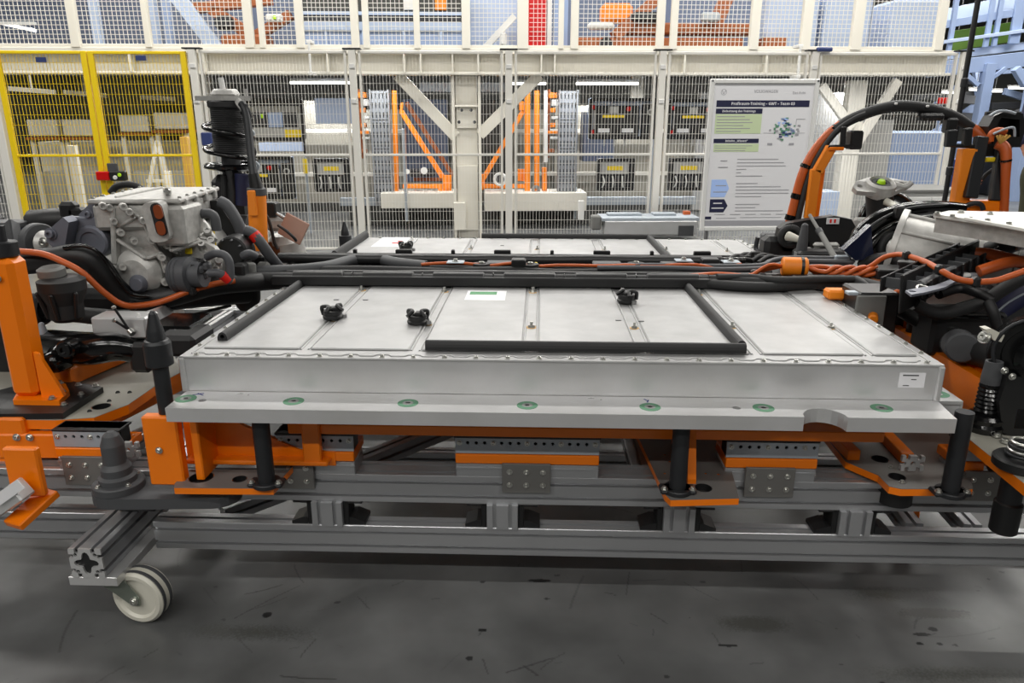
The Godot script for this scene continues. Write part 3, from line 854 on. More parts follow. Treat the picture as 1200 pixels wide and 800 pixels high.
func strip(called: String, label: String, a: Vector3, c: Vector3, w: float, h: float):
	var b := Mb.new()
	var z := (c - a).normalized()
	var x := Vector3.UP.cross(z).normalized()
	var pr := [Vector2(-w / 2, 0), Vector2(w / 2, 0), Vector2(w / 2, h * 0.35)]
	for i in 7:
		var an := PI * (0.12 + 0.76 * i / 6.0)
		pr.append(Vector2(cos(an) * w * 0.46, h * 0.42 + sin(an) * h * 0.58))
	pr.append(Vector2(-w / 2, h * 0.35))
	b.prism(Transform3D(Basis(x, Vector3.UP, z), a), pr, (c - a).length(), [circle(Vector2(0, h * 0.48), h * 0.26, 12)])
	var t := solo(called, b, M.black_rubber, label, "rubber strip", a)
	t.set_meta("group", "rubber strips on the lid")

func clamp_part(at: Vector3) -> Node3D:
	var t := thing("cable_clamp", "", "clamp", at, "black cable clamps on the lid")
	var b := Mb.new()
	b.cyl(at, at + Vector3(0, 0.012, 0), 0.028, -1, 24, 0.003)
	b.ring(at + Vector3(0, 0.012, 0), Vector3.UP, 0.015, 0.026, 0.012, 24)
	obj("base", b, M.black_plastic, t)
	for s: float in [-1.0, 1.0]:
		b = Mb.new()
		b.tube([at + Vector3(s * 0.022, 0.01, -0.02), at + Vector3(s * 0.026, 0.032, -0.012), at + Vector3(s * 0.012, 0.035, 0.004), at + Vector3(s * 0.024, 0.024, 0.02)], 0.006, 6)
		obj("jaw", b, M.black_plastic, t)
	b = Mb.new(); b.box(at + Vector3(0.004, 0.022, 0.0), Vector3(0.02, 0.022, 0.028), 0.003); obj("latch", b, M.black_plastic, t)
	b = Mb.new(); b.cyl(at + Vector3(0.03, 0, 0.004), at + Vector3(0.03, 0.01, 0.004), 0.008, -1, 12); obj("foot_nut", b, M.steel, t)
	return t

# ---------------------------------------------------------------- safety fence
const POST_STEP := 1.3172

func wires(b: Mb, x0: float, x1: float, y0: float, y1: float, z: float, dx: float, dy: float, r: float):
	var n := int(round((x1 - x0) / dx))
	for i in range(1, n): b.box(Vector3(lerpf(x0, x1, float(i) / n), (y0 + y1) / 2, z), Vector3(r, y1 - y0, r))
	n = int(round((y1 - y0) / dy))
	for i in range(1, n): b.box(Vector3((x0 + x1) / 2, lerpf(y0, y1, float(i) / n), z + r * 0.8), Vector3(x1 - x0, r, r))

func fence_panel(x0: float, x1: float, label: String, m: Material, wire: Material, fr := 0.02, called := "mesh_fence", cat := "fence", top := 1.765):
	var t := thing(called, label, cat, Vector3((x0 + x1) / 2, 0.08, 0), "yellow gate leaves" if m == M.fence_yellow else "white mesh fence panels", true)
	for s: float in [-1.0, 1.0]:
		var b := Mb.new(); b.box(Vector3((x0 + x1) / 2 + s * (x1 - x0 - fr) / 2, (top + 0.08) / 2, 0), Vector3(fr, top - 0.08, 0.03), 0.003)
		obj("upright", b, m, t)
	for y: float in [0.095, 0.915, top - 0.012]:
		var b := Mb.new(); b.box(Vector3((x0 + x1) / 2, y, 0.002), Vector3(x1 - x0 - 2 * fr, 0.024 if y > 1.0 else 0.02, 0.028), 0.003)
		obj("rail", b, m, t)
	var w := Mb.new(); wires(w, x0, x1, 0.09, top - 0.01, -0.012, 0.0285, 0.083, 0.0031 if m == M.fence_yellow else 0.0029)
	stuff(obj("wire_mesh", w, wire, t))

func fence_post(x: float, label: String, w := 0.06):
	var t := thing("fence_post", label, "post", Vector3(x, 0, 0), "fence posts", true)
	var b := Mb.new(); b.box(Vector3(x, 0.885, 0.01), Vector3(w, 1.77, 0.05), 0.003); obj("post_tube", b, M.fence_white, t)
	b = Mb.new(); b.box(Vector3(x, 1.778, 0.0), Vector3(w + 0.09, 0.012, 0.08), 0.002); obj("post_cap", b, M.black_plastic, t)
	b = Mb.new(); b.box(Vector3(x, 0.006, 0.03), Vector3(0.13, 0.012, 0.13), 0.002); obj("base_plate", b, M.fence_white, t)
	for y: float in [1.64, 1.36]:
		b = Mb.new(); b.box(Vector3(x, y, 0.04), Vector3(w * 0.7, 0.035, 0.014), 0.003); obj("clip", b, M.white_paint, t)

func fence():
	var where := ["", "white fence post between yellow gate and the first white panel", "white fence post left of the orange rack behind the fence", "white fence post at the middle of the fence, right of the beige column", "white fence post between the two black control boxes", "white fence post just right of the poster board", "white fence post at the right end of the fence"]
	for i in range(1, 7): fence_post(POST_STEP * (i - 3), where[i], 0.06 if i < 6 else 0.05)
	fence_post(-4.30, "white fence post at the left of the yellow gate", 0.07)
	var lab := ["white mesh fence panel behind the tall black spring strut", "white mesh fence panel in front of the left orange rack and beige column", "white mesh fence panel in front of the right orange rack", "white mesh fence panel in front of two black control boxes", "white mesh fence panel behind the black cable arch and poster", ""]
	for i in range(1, 6):
		var x0 := POST_STEP * (i - 3) + 0.05
		if i == 4: lab[4] = "white mesh fence panel partly hidden behind the poster board"
		fence_panel(x0, POST_STEP * (i - 2) - 0.05, lab[i - 1] if i < 4 else (lab[3] if i == 40 else ["white mesh fence panel mostly hidden by the poster board", "last white mesh fence panel, behind the black cable arch"][i - 4]), M.fence_white, M.fence_white)
	fence_panel(-5.6, -4.35, "white mesh fence panel at the far left edge, beyond the yellow gate", M.fence_white, M.fence_white)
	fence_panel(-4.25, -3.50, "left leaf of the yellow mesh gate", M.fence_yellow, M.fence_yellow, 0.045, "gate_leaf", "gate", 1.755)
	fence_panel(-3.49, -2.69, "right leaf of the yellow mesh gate, next to the white post", M.fence_yellow, M.fence_yellow, 0.045, "gate_leaf", "gate", 1.755)
	# safety switch on the gate
	var p := Vector3(-3.431,0.7469,0.05)
	var t := thing("safety_switch", "red and black safety switch mounted across the yellow gate leaves", "switch", p, "", true)
	var b := Mb.new(); b.box(p + Vector3(-0.06, 0, 0), Vector3(0.11, 0.075, 0.06), 0.008); obj("red_actuator", b, M.gloss_red, t)
	b = Mb.new(); b.box(p + Vector3(0.065, 0, 0), Vector3(0.13, 0.08, 0.065), 0.008); obj("switch_body", b, M.black_plastic, t)
	b = Mb.new(); b.box(p + Vector3(0.02, 0.07, -0.01), Vector3(0.08, 0.07, 0.03), 0.004); obj("mount", b, M.dark_grey, t)
	b = Mb.new(); b.cyl(p + Vector3(0.05, -0.012, 0.03), p + Vector3(0.05, -0.012, 0.042), 0.018, -1, 14, 0.003); obj("white_button", b, M.white_paint, t)
	b = Mb.new(); b.cyl(p + Vector3(0.09, 0.01, 0.03), p + Vector3(0.09, 0.01, 0.042), 0.016, -1, 14, 0.003); obj("green_button", b, M.lime, t)
	for q: Vector3 in [Vector3(-3.8669,1.6843,0.02), Vector3(-3.0554,1.6999,0.02)]:
		b = Mb.new(); b.box(q, Vector3(0.085, 0.04, 0.004), 0.001)
		solo("blue_tag", b, M.deep_blue, "small blue tag on the top of the %s yellow gate leaf" % ("left" if q.x < -3.5 else "right"), "tag", q, "", true)
	# poster board standing in front of the fence
	poster()
	# white cabinet and stack of rails on the floor in front of the fence
	t = thing("tool_cabinet", "low white cabinet with grey top at the right end of the fence", "cabinet", Vector3(3.5, 0, 0.35), "", true)
	b = Mb.new(); b.box(Vector3(3.5, 0.32, 0.35), Vector3(0.58, 0.62, 0.5), 0.004); obj("body", b, M.white_paint, t)
	b = Mb.new(); b.box(Vector3(3.5, 0.642, 0.35), Vector3(0.62, 0.025, 0.54), 0.004); obj("top", b, M.deck_grey, t)
	for s: float in [-1.0, 1.0]:
		b = Mb.new(); b.box(Vector3(3.5 + s * 0.143, 0.31, 0.607), Vector3(0.28, 0.56, 0.014), 0.003); obj("door", b, M.white_paint, t)
	b = Mb.new(); b.box(Vector3(3.76, 0.628, 0.625), Vector3(0.05, 0.02, 0.01)); obj("red_tag", b, M.cap_red, t)
	rail_stack()

func rail_stack():
	var t := thing("rail_stack", "stack of pale aluminium rails on grey trays behind the pack", "rail stack", Vector3(1.2, 0, 0.3), "", true)
	var b := Mb.new()
	for s: float in [-1.0, 1.0]: b.box(Vector3(1.2 + s * 0.36, 0.1, 0.3), Vector3(0.06, 0.2, 0.3), 0.003)
	b.box(Vector3(1.2, 0.21, 0.3), Vector3(0.86, 0.03, 0.34), 0.003); obj("grey_tray", b, M.deck_grey, t)
	b = Mb.new(); b.box(Vector3(1.2, 0.325, 0.36), Vector3(0.79, 0.115, 0.14), 0.004); obj("aluminium_rail", b, M.aluminium, t)
	b = Mb.new(); b.box(Vector3(1.2, 0.395, 0.26), Vector3(0.84, 0.03, 0.3), 0.004); b.box(Vector3(1.0, 0.42, 0.22), Vector3(0.3, 0.02, 0.1), 0.003); b.box(Vector3(1.35, 0.42, 0.22), Vector3(0.2, 0.02, 0.12), 0.003); obj("top_tray", b, M.galvanised, t)
	b = Mb.new(); b.box(Vector3(1.5, 0.3, 0.435), Vector3(0.13, 0.09, 0.012), 0.002); obj("end_block", b, M.dark_grey, t)
	b = Mb.new(); b.box(Vector3(0.72, 0.25, 0.38), Vector3(0.06, 0.05, 0.06), 0.004); b.box(Vector3(0.74, 0.36, 0.3), Vector3(0.08, 0.12, 0.12), 0.01); obj("clamp", b, M.deck_grey, t)
	b = Mb.new(); b.box(Vector3(1.56, 0.415, 0.2), Vector3(0.06, 0.05, 0.05), 0.004); obj("orange_cap", b, M.orange_cable, t)

# the board: flat print built on its face; u, v run 0..1 from the top left of the paper
func poster():
	var d := 0.7
	var t := thing("poster_board", "upright white poster board with printed training chart in front of the fence", "poster", Vector3(1.97, 0, d), "", true)
	var x0 := 1.535
	var x1 := 2.395
	var y0 := 0.34
	var y1 := 1.515
	var b := Mb.new(); b.box(Vector3((x0 + x1) / 2, (y0 + y1) / 2, d), Vector3(x1 - x0 - 0.02, y1 - y0 - 0.02, 0.018)); obj("panel", b, M.paper, t)
	for s: float in [-1.0, 1.0]:
		b = Mb.new(); b.box(Vector3((x0 + x1) / 2 + s * (x1 - x0 - 0.035) / 2, (y0 + y1) / 2, d + 0.006), Vector3(0.035, y1 - y0, 0.034), 0.006); obj("frame_rail", b, M.white_paint, t)
		b = Mb.new(); b.box(Vector3((x0 + x1) / 2, (y0 + y1) / 2 + s * (y1 - y0 - 0.035) / 2, d + 0.006), Vector3(x1 - x0 - 0.07, 0.035, 0.034), 0.006); obj("frame_rail", b, M.white_paint, t)
		b = Mb.new(); b.cyl(Vector3((x0 + x1) / 2 + s * 0.36, 0.0, d - 0.03), Vector3((x0 + x1) / 2 + s * 0.36, 0.9, d - 0.03), 0.016, -1, 12); obj("leg", b, M.steel, t)
		b = Mb.new(); b.box(Vector3((x0 + x1) / 2 + s * 0.36, 0.016, d - 0.03), Vector3(0.04, 0.03, 0.42), 0.005); obj("foot", b, M.steel, t)
		b = Mb.new(); b.cyl(Vector3((x0 + x1) / 2 + s * (x1 - x0 - 0.03) / 2, y1 - 0.014, d + 0.022), Vector3((x0 + x1) / 2 + s * (x1 - x0 - 0.03) / 2, y1 - 0.014, d + 0.026), 0.008, -1, 10); obj("corner_cap", b, M.dark_grey, t)
	x0 += 0.033; x1 -= 0.033; y0 += 0.033; y1 -= 0.03
	var z := d + 0.0095
	var W := x1 - x0
	var H := y1 - y0
	var put := func(called: String, m: Material, rs: Array, lift: float):
		var q := Mb.new()
		for r in rs: q.box(Vector3(x0 + (r[0] + r[2]) * 0.5 * W, y1 - (r[1] + r[3]) * 0.5 * H, z + lift), Vector3((r[2] - r[0]) * W, (r[3] - r[1]) * H, 0.0008))
		obj(called, q, m, t)
	var pale := mat("print_green", Color(0.78, 0.84, 0.68), 0.6)
	var sky := mat("print_blue", Color(0.66, 0.77, 0.97), 0.6)
	var grey := mat("print_grey", Color(0.62, 0.62, 0.64), 0.6)
	put.call("print_band", M.navy, [[0.035, 0.115, 0.965, 0.16], [0.035, 0.17, 0.50, 0.205], [0.035, 0.375, 0.49, 0.405]], 0.0006)
	put.call("print_box", pale, [[0.035, 0.208, 0.50, 0.34], [0.04, 0.41, 0.495, 0.465]], 0.0006)
	put.call("print_strip", grey, [[0.0, 0.955, 1.0, 0.995]], 0.0006)
	# pentagon arrows
	for k: int in 2:
		var q := Mb.new()
		var ya: float = y1 - [0.66, 0.80][k] * H
		var yb: float = y1 - [0.785, 0.895][k] * H
		var xa := x0 + 0.045 * W
		q.prism(face_at(z + 0.0002), [Vector2(xa, yb), Vector2(xa + 0.145 * W, yb), Vector2(xa + 0.185 * W, (ya + yb) / 2), Vector2(xa + 0.145 * W, ya), Vector2(xa, ya)], 0.0008)
		obj("print_arrow", q, [sky, M.navy][k], t)
	# lines of small print too fine to read
	var lines := []
	for i in 6: lines.append([0.05, 0.222 + i * 0.02, 0.05 + [0.28, 0.33, 0.36, 0.27, 0.34, 0.25][i], 0.2275 + i * 0.02])
	for i in 3: lines.append([0.05, 0.422 + i * 0.016, 0.05 + [0.38, 0.32, 0.31][i], 0.426 + i * 0.016])
	for i in 6: lines.append([0.29, 0.515 + i * 0.0235, 0.29 + [0.42, 0.48, 0.50, 0.10, 0.05, 0.27][i], 0.5195 + i * 0.0235])
	for i in 5: lines.append([0.30, 0.685 + i * 0.0235, 0.30 + [0.22, 0.46, 0.55, 0.55, 0.27][i], 0.6895 + i * 0.0235])
	for i in 3: lines.append([0.31, 0.835 + i * 0.0235, 0.31 + [0.25, 0.21, 0.50][i], 0.8395 + i * 0.0235])
	for i in 5: lines.append([0.10 + i * 0.16, 0.908, 0.21 + i * 0.16, 0.912])
	lines.append_array([[0.12, 0.935, 0.33, 0.938], [0.37, 0.931, 0.80, 0.934], [0.12, 0.525, 0.19, 0.531], [0.10, 0.57, 0.20, 0.576], [0.09, 0.70, 0.2, 0.706], [0.07, 0.745, 0.21, 0.751]])
	put.call("print_lines", grey, lines, 0.0012)
	put.call("print_lines", M.paper, [[0.08, 0.825, 0.17, 0.833], [0.065, 0.86, 0.19, 0.868]], 0.0012)
	put.call("print_tag", M.navy, [[0.0, 0.925, 0.07, 0.945]], 0.0006)
	# the coloured engine-like drawing
	var rng := RandomNumberGenerator.new(); rng.seed = 12
	var cols := [M.navy, sky, M.blue_steel, grey, M.green_ring, M.deep_blue, M.green_ring]
	for k: int in 7:
		var rs := []
		for i in 9:
			var a := rng.randf() * TAU
			var r := sqrt(rng.randf())
			var u: float = 0.735 + cos(a) * r * [0.10, 0.09, 0.13, 0.15, 0.11, 0.08, 0.05][k]
			var w: float = 0.305 + sin(a) * r * 0.075 + (0.03 if k == 6 else 0.0)
			rs.append([u, w, u + rng.randf_range(0.012, 0.04), w + rng.randf_range(0.006, 0.018)])
		put.call("print_drawing", cols[k], rs, 0.0010 + k * 0.0003)
	put.call("print_drawing", grey, [[0.53, 0.335, 0.95, 0.337], [0.85, 0.24, 0.94, 0.243], [0.85, 0.243, 0.853, 0.29], [0.58, 0.405, 0.63, 0.42], [0.80, 0.405, 0.85, 0.42]], 0.0012)
	letters(t, "Profiraum-Training – GWT – Team 03", Vector3(x0 + 0.5 * W, y1 - 0.1375 * H, z + 0.0012), 0.029, M.paper, true)
	letters(t, "Zielsetzung des Trainings", Vector3(x0 + 0.265 * W, y1 - 0.1875 * H, z + 0.0012), 0.022, M.paper, true)
	letters(t, "Inhalte „Wissen“", Vector3(x0 + 0.265 * W, y1 - 0.39 * H, z + 0.0012), 0.022, M.paper, true)
	letters(t, "VOLKSWAGEN", Vector3(x0 + 0.52 * W, y1 - 0.055 * H, z + 0.0006), 0.03, grey, false)
	letters(t, "Das Auto", Vector3(x0 + 0.85 * W, y1 - 0.065 * H, z + 0.0006), 0.026, grey, false)
	# pale round emblem at the top left
	var e := Mb.new(); e.ring(Vector3(x0 + 0.10 * W, y1 - 0.06 * H, z), Vector3.BACK, 0.020, 0.0225, 0.001, 24); e.box(Vector3(x0 + 0.09 * W, y1 - 0.06 * H, z + 0.0005), Vector3(0.004, 0.03, 0.001), 0, Basis(Vector3.BACK, 0.4)); e.box(Vector3(x0 + 0.11 * W, y1 - 0.06 * H, z + 0.0005), Vector3(0.004, 0.03, 0.001), 0, Basis(Vector3.BACK, -0.4))
	obj("print_emblem", e, grey, t)

func letters(t: Node3D, text: String, at: Vector3, size: float, m: Material, bold: bool, turn := 0.0):
	var f := SystemFont.new()
	f.font_names = PackedStringArray(["Droid Sans"])
	if bold: f.font_weight = 700
	var tm := TextMesh.new()
	tm.text = text; tm.font = f; tm.font_size = 32; tm.pixel_size = size / 32.0; tm.depth = 0.0006
	var o := MeshInstance3D.new()
	o.name = "lettering"; o.mesh = tm; o.material_override = m
	t.add_child(o, true)
	o.position = at - org.get(t, Vector3.ZERO)
	o.rotation.z = turn

# ---------------------------------------------------------------- what stands behind the fence (fence line's frame)
func slab(called: String, m: Material, label: String, cat: String, c: Vector3, s: Vector3, group := "", ch := 0.004) -> MeshInstance3D:
	var b := Mb.new(); b.box(c, s, ch)
	return solo(called, b, m, label, cat, c - Vector3(0, s.y / 2, 0), group, true)
func part_box(t: Node3D, called: String, m: Material, c: Vector3, s: Vector3, ch := 0.003) -> MeshInstance3D:
	var b := Mb.new(); b.box(c, s, ch)
	return obj(called, b, m, t)
func part_bar(t: Node3D, called: String, m: Material, a: Vector3, c: Vector3, w: float, h: float) -> MeshInstance3D:
	var b := Mb.new(); b.bar(a, c, w, h, 0.004, Vector3.BACK)
	return obj(called, b, m, t)
func part_tube(t: Node3D, called: String, m: Material, pts: Array, r, sub := 8, fine := 4) -> MeshInstance3D:
	var b := Mb.new(); b.tube(pts, r, sub, fine)
	return obj(called, b, m, t)
func part_cyl(t: Node3D, called: String, m: Material, a: Vector3, c: Vector3, ra: float, rb := -1.0, seg := 16, ch := 0.0) -> MeshInstance3D:
	var b := Mb.new(); b.cyl(a, c, ra, rb, seg, ch)
	return obj(called, b, m, t)

func far_hall():
	# beige steel frame: lengthwise beam, column with two braces
	var t := thing("steel_gantry", "beige steel beam on a wide column with diagonal braces behind the fence", "steel frame", Vector3(-0.385, 0, -1.2), "", true)
	part_box(t, "top_flange", M.beige, Vector3(-0.6, 1.842, -1.15), Vector3(10.2, 0.045, 0.26))
	part_box(t, "web", M.beige, Vector3(-0.6, 1.735, -1.15), Vector3(10.2, 0.19, 0.03), 0)
	part_box(t, "bottom_flange", M.beige, Vector3(-0.6, 1.64, -1.15), Vector3(10.2, 0.025, 0.24))
	for x: float in [-0.98, -0.82, -0.51, -0.26, -0.02, 0.36, 0.49, 1.78, 2.6, -1.72, -2.9, -3.6]: part_box(t, "stiffener", M.beige, Vector3(x, 1.735, -1.07), Vector3(0.014, 0.18, 0.12), 0)
	part_box(t, "column_web", M.beige, Vector3(-0.385, 0.81, -1.22), Vector3(0.22, 1.62, 0.1))
	for x: float in [-0.517, -0.253]: part_box(t, "column_flange", M.beige, Vector3(x, 0.81, -1.2), Vector3(0.03, 1.62, 0.22))
	part_box(t, "splice_plate", M.beige, Vector3(-0.385, 1.22, -1.15), Vector3(0.2, 0.2, 0.02))
	part_box(t, "column_head", M.beige, Vector3(-0.385, 1.335, -1.13), Vector3(0.25, 0.02, 0.06))
	part_box(t, "cover_plate", M.beige, Vector3(-0.385, 0.42, -1.15), Vector3(0.21, 0.66, 0.02))
	part_box(t, "column_foot", M.beige, Vector3(-0.47, 0.24, -1.16), Vector3(0.12, 0.28, 0.2))
	part_bar(t, "brace", M.beige, Vector3(-1.0662,1.6306,-1.2), Vector3(-0.5001,1.0373,-1.2), 0.11, 0.12)
	part_bar(t, "brace", M.beige, Vector3(0.3541,1.6335,-1.2), Vector3(-0.2548,1.0539,-1.2), 0.11, 0.12)
	for q: Vector3 in [Vector3(-0.4315,1.2959,-1.1), Vector3(-0.3374,1.2959,-1.1), Vector3(-0.4601,1.1807,-1.12), Vector3(-0.305,1.1807,-1.12)]: bolt(t, q, Vector3.BACK, 0.011, M.dark_grey)
	# upper guard on the beam
	var ux := [-4.9, -4.08, -3.40, -2.446, -2.326, -1.964, -1.44, -1.334, -0.847, -0.373, 0.177, 0.549, 0.681, 1.522, 1.655, 2.454, 2.97, 3.481, 4.321]
	var uw := [0.1, 0.1, 0.07, 0.1, 0.06, 0.09, 0.09, 0.07, 0.07, 0.1, 0.13, 0.06, 0.09, 0.09, 0.08, 0.11, 0.12, 0.13, 0.1]
	t = thing("guard_railing", "upper guard of square wire mesh between beige posts on the steel beam", "railing", Vector3(-0.3, 1.865, -1.05), "", true)
	for i in ux.size(): part_box(t, "guard_post", M.beige, Vector3(ux[i], 2.235, -1.04), Vector3(uw[i] * 0.82, 0.74, 0.06))
	part_box(t, "sill", M.beige, Vector3(-0.3, 1.882, -1.06), Vector3(9.3, 0.035, 0.05))
	part_box(t, "head_rail", M.beige, Vector3(-0.3, 2.62, -1.06), Vector3(9.3, 0.05, 0.05))
	for i in ux.size() - 1:
		if ux[i + 1] - ux[i] < 0.2: continue
		var w := Mb.new(); wires(w, ux[i] + uw[i] / 2, ux[i + 1] - uw[i + 1] / 2, 1.9, 2.6, -1.05, 0.041, 0.041, 0.0052); stuff(obj("wire_mesh", w, M.fence_white, t))
	# deck behind the guard
	var b := Mb.new(); b.box(Vector3(-0.6, 1.78, -2.8), Vector3(10.2, 0.06, 3.0)); solo("mezzanine_deck", b, M.deck_grey, "grey deck floor of the mezzanine above the fence", "floor", Vector3(-0.6, 1.75, -2.8), "", true)
	for x: float in [-3.9, 1.9, 4.2]:
		slab("deck_column", M.beige, "plain beige column carrying the %s of the mezzanine" % ["left side", "middle right", "right end"][[-3.9, 1.9, 4.2].find(x)], "column", Vector3(x, 0.875, -3.9), Vector3(0.16, 1.75, 0.16))
	racks()
	boxes()
	yellow_side()
	upstairs()
	right_hall()

func racks():
	# perforated grey columns
	for k: int in 2:
		var x: float = [-1.35, 0.735][k]
		var t := thing("perforated_column", ["grey perforated sheet column left of the left orange rack", "grey perforated sheet column right of the right orange rack"][k], "column", Vector3(x, 0.27, -1.9), "perforated columns", true)
		var w := 0.2
		for j in 4:
			var y0 := 0.27 + j * 0.31
			var b := Mb.new()
			for cy in 3:
				for cx in 5:
					var q := Vector2(x - w / 2 + (cx + 0.5) * w / 5, y0 + (cy + 0.5) * 0.1)
					b.prism(face_at(-1.9), rect(q.x - w / 10, q.y - 0.05, q.x + w / 10, q.y + 0.05), 0.006, [rect(q.x - 0.006, q.y - 0.03, q.x + 0.006, q.y + 0.03)])
			obj("perforated_sheet", b, M.perforated, t)
		part_box(t, "core", M.dark_grey, Vector3(x, 0.89, -1.98), Vector3(w - 0.02, 1.24, 0.12))
		for s: float in [-1.0, 1.0]: part_box(t, "edge", M.perforated, Vector3(x + s * w / 2, 0.89, -1.93), Vector3(0.012, 1.25, 0.12), 0)
	# left orange rack
	var t := thing("orange_rack", "orange rack frame with double diagonal, left of the beige column", "rack", Vector3(-0.9, 0.35, -2.0), "orange rack frames", true)
	part_bar(t, "upright", M.orange_far, Vector3(-1.1931,1.5094,-2), Vector3(-1.2176,0.334,-2), 0.05, 0.05)
	part_bar(t, "upright", M.orange_far, Vector3(-1.1188,1.3843,-2.05), Vector3(-1.133,1.2748,-2.05), 0.03, 0.04)
	part_bar(t, "diagonal", M.orange_far, Vector3(-1.1322,1.2931,-2.05), Vector3(-0.684,0.5597,-2.05), 0.055, 0.05)
	part_bar(t, "diagonal", M.rust_orange, Vector3(-1.1039,1.39,-2.4), Vector3(-0.5781,0.5521,-2.4), 0.05, 0.05)
	part_bar(t, "thin_upright", M.rust_orange, Vector3(-1.1161,1.1051,-2.3), Vector3(-1.1324,0.4722,-2.3), 0.02, 0.02)
	part_bar(t, "base_rail", M.orange_far, Vector3(-1.1433,0.4691,-2), Vector3(-0.5959,0.4671,-2), 0.045, 0.05)
	part_bar(t, "base_rail", M.rust_orange, Vector3(-1.0397,0.5216,-2.3), Vector3(-0.6867,0.5204,-2.3), 0.04, 0.04)
	part_bar(t, "end_post", M.orange_far, Vector3(-0.6328,0.5907,-2.02), Vector3(-0.6385,0.3684,-2.02), 0.1, 0.06)
	part_bar(t, "foot", M.orange_far, Vector3(-0.714,0.4482,-2), Vector3(-0.7165,0.361,-2), 0.05, 0.05)
	part_box(t, "drive_unit", M.clutter_dark, Vector3(-0.9286,0.6075,-2.2), Vector3(0.3, 0.09, 0.15), 0.02)
	part_cyl(t, "white_drum", M.white_paint, Vector3(-0.8971,0.6373,-2.05), Vector3(-0.8934,0.6407,-2), 0.04)
	part_cyl(t, "white_drum", M.white_paint, Vector3(-1.0927,0.6283,-2.05), Vector3(-1.0879,0.6318,-2), 0.03)
	# right orange rack
	t = thing("orange_rack", "orange rack with two tall uprights and a diagonal, right of the beige column", "rack", Vector3(0.1, 0.35, -2.0), "orange rack frames", true)
	part_bar(t, "upright", M.orange_far, Vector3(0.2836,1.5113,-2), Vector3(0.2905,0.3665,-2), 0.06, 0.06)
	part_bar(t, "upright", M.orange_far, Vector3(0.3885,1.5114,-2), Vector3(0.3993,0.4051,-2), 0.055, 0.06)
	part_bar(t, "diagonal", M.orange_far, Vector3(0.2667,1.3391,-2.02), Vector3(-0.2219,0.5413,-2.02), 0.05, 0.05)
	part_box(t, "corner_plate", M.orange_far, Vector3(0.2367,1.348,-2), Vector3(0.09, 0.1, 0.03))
	part_bar(t, "base_rail", M.orange_far, Vector3(-0.2425,0.4658,-2), Vector3(0.2702,0.4639,-2), 0.045, 0.05)
	part_bar(t, "end_post", M.orange_far, Vector3(-0.231,0.5991,-2.02), Vector3(-0.2331,0.4251,-2.02), 0.06, 0.05)
	part_bar(t, "mid_plate", M.orange_far, Vector3(0.2228,0.6533,-2.05), Vector3(0.2233,0.518,-2.05), 0.09, 0.03)
	part_bar(t, "white_rail", M.white_paint, Vector3(0.4888,1.5116,-2), Vector3(0.4991,0.7323,-2), 0.045, 0.04)
	part_bar(t, "foot", M.orange_far, Vector3(0.4851,0.6751,-2), Vector3(0.4886,0.4047,-2), 0.055, 0.05)
	var b := Mb.new(); b.torus(Vector3(-0.0269,0.5462,-1.95), Vector3.BACK, 0.062, 0.018, 20, 8); obj("pulley_ring", b, M.white_paint, t)
	part_cyl(t, "pulley_core", M.dark_grey, Vector3(-0.0255,0.5422,-2), Vector3(-0.0271,0.547,-1.94), 0.05)
	b = Mb.new(); b.ring(Vector3(0.3855,0.4292,-1.95), Vector3.BACK, 0.018, 0.05, 0.03, 20); obj("roller", b, M.steel, t)
	# robot tool pieces hanging beside both racks
	for k: int in 2:
		t = thing("gripper_tower", ["tower of small orange and white gripper parts at the left rack", "tower of small orange and white gripper parts beside the right white rail"][k], "gripper", Vector3([-1.55, 0.62][k], 0.6, -2.0), "gripper towers", true)
		var ps := [Vector3(-1.5502,1.338,-2), Vector3(0.5728,1.339,-2)]
		var x: float = ps[k].x
		part_box(t, "back_bar", M.rust_orange, Vector3(x - 0.04, 1.15, -2.08), Vector3(0.03, 0.75, 0.03))
		for q in [[0.0, 1.46, 0.10, 0.06, "orange_far"], [0.03, 1.38, 0.09, 0.07, "white_paint"], [0.0, 1.30, 0.06, 0.05, "orange_far"], [0.03, 1.22, 0.09, 0.035, "white_paint"], [0.0, 1.14, 0.06, 0.05, "orange_far"], [0.0, 1.06, 0.12, 0.035, "orange_far"], [0.02, 1.0, 0.09, 0.03, "white_paint"], [-0.01, 0.86, 0.07, 0.04, "rust_orange"]]:
			var o := part_box(t, "gripper_part", M[q[4]], Vector3(x + q[0], q[1], -2.02), Vector3(q[2], q[3], 0.06), 0.006)
	# low beige machine bases, rails, floor edge
	slab("machine_plinth", M.beige, "long low beige machine base under the left orange rack", "base", Vector3(-0.92, 0.33, -2.0), Vector3(0.9, 0.17, 0.5))
	slab("machine_plinth", M.beige, "long low beige machine base under the right orange rack", "base", Vector3(0.37, 0.31, -2.0), Vector3(1.15, 0.2, 0.5))
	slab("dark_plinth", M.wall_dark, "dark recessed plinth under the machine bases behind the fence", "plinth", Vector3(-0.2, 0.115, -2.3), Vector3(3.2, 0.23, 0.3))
	slab("grey_conduit", M.galvanised, "thin grey upright conduit left of the left orange rack", "conduit", Vector3(-1.085,0.7079,-1.7) - Vector3(0, 0.1, 0), Vector3(0.03, 1.0, 0.03))
	var tr := slab("cable_tray", M.galvanised, "grey perforated cable tray running behind the beige column", "tray", Vector3(-0.4237,1.5742,-2.8), Vector3(1.1, 0.11, 0.05))
	for s: float in [-0.5, 0.5]: part_box(tr, "hanger", M.galvanised, Vector3(-0.4237,1.5742,-2.8) + Vector3(s, 0.12, 0), Vector3(0.02, 0.24, 0.02))
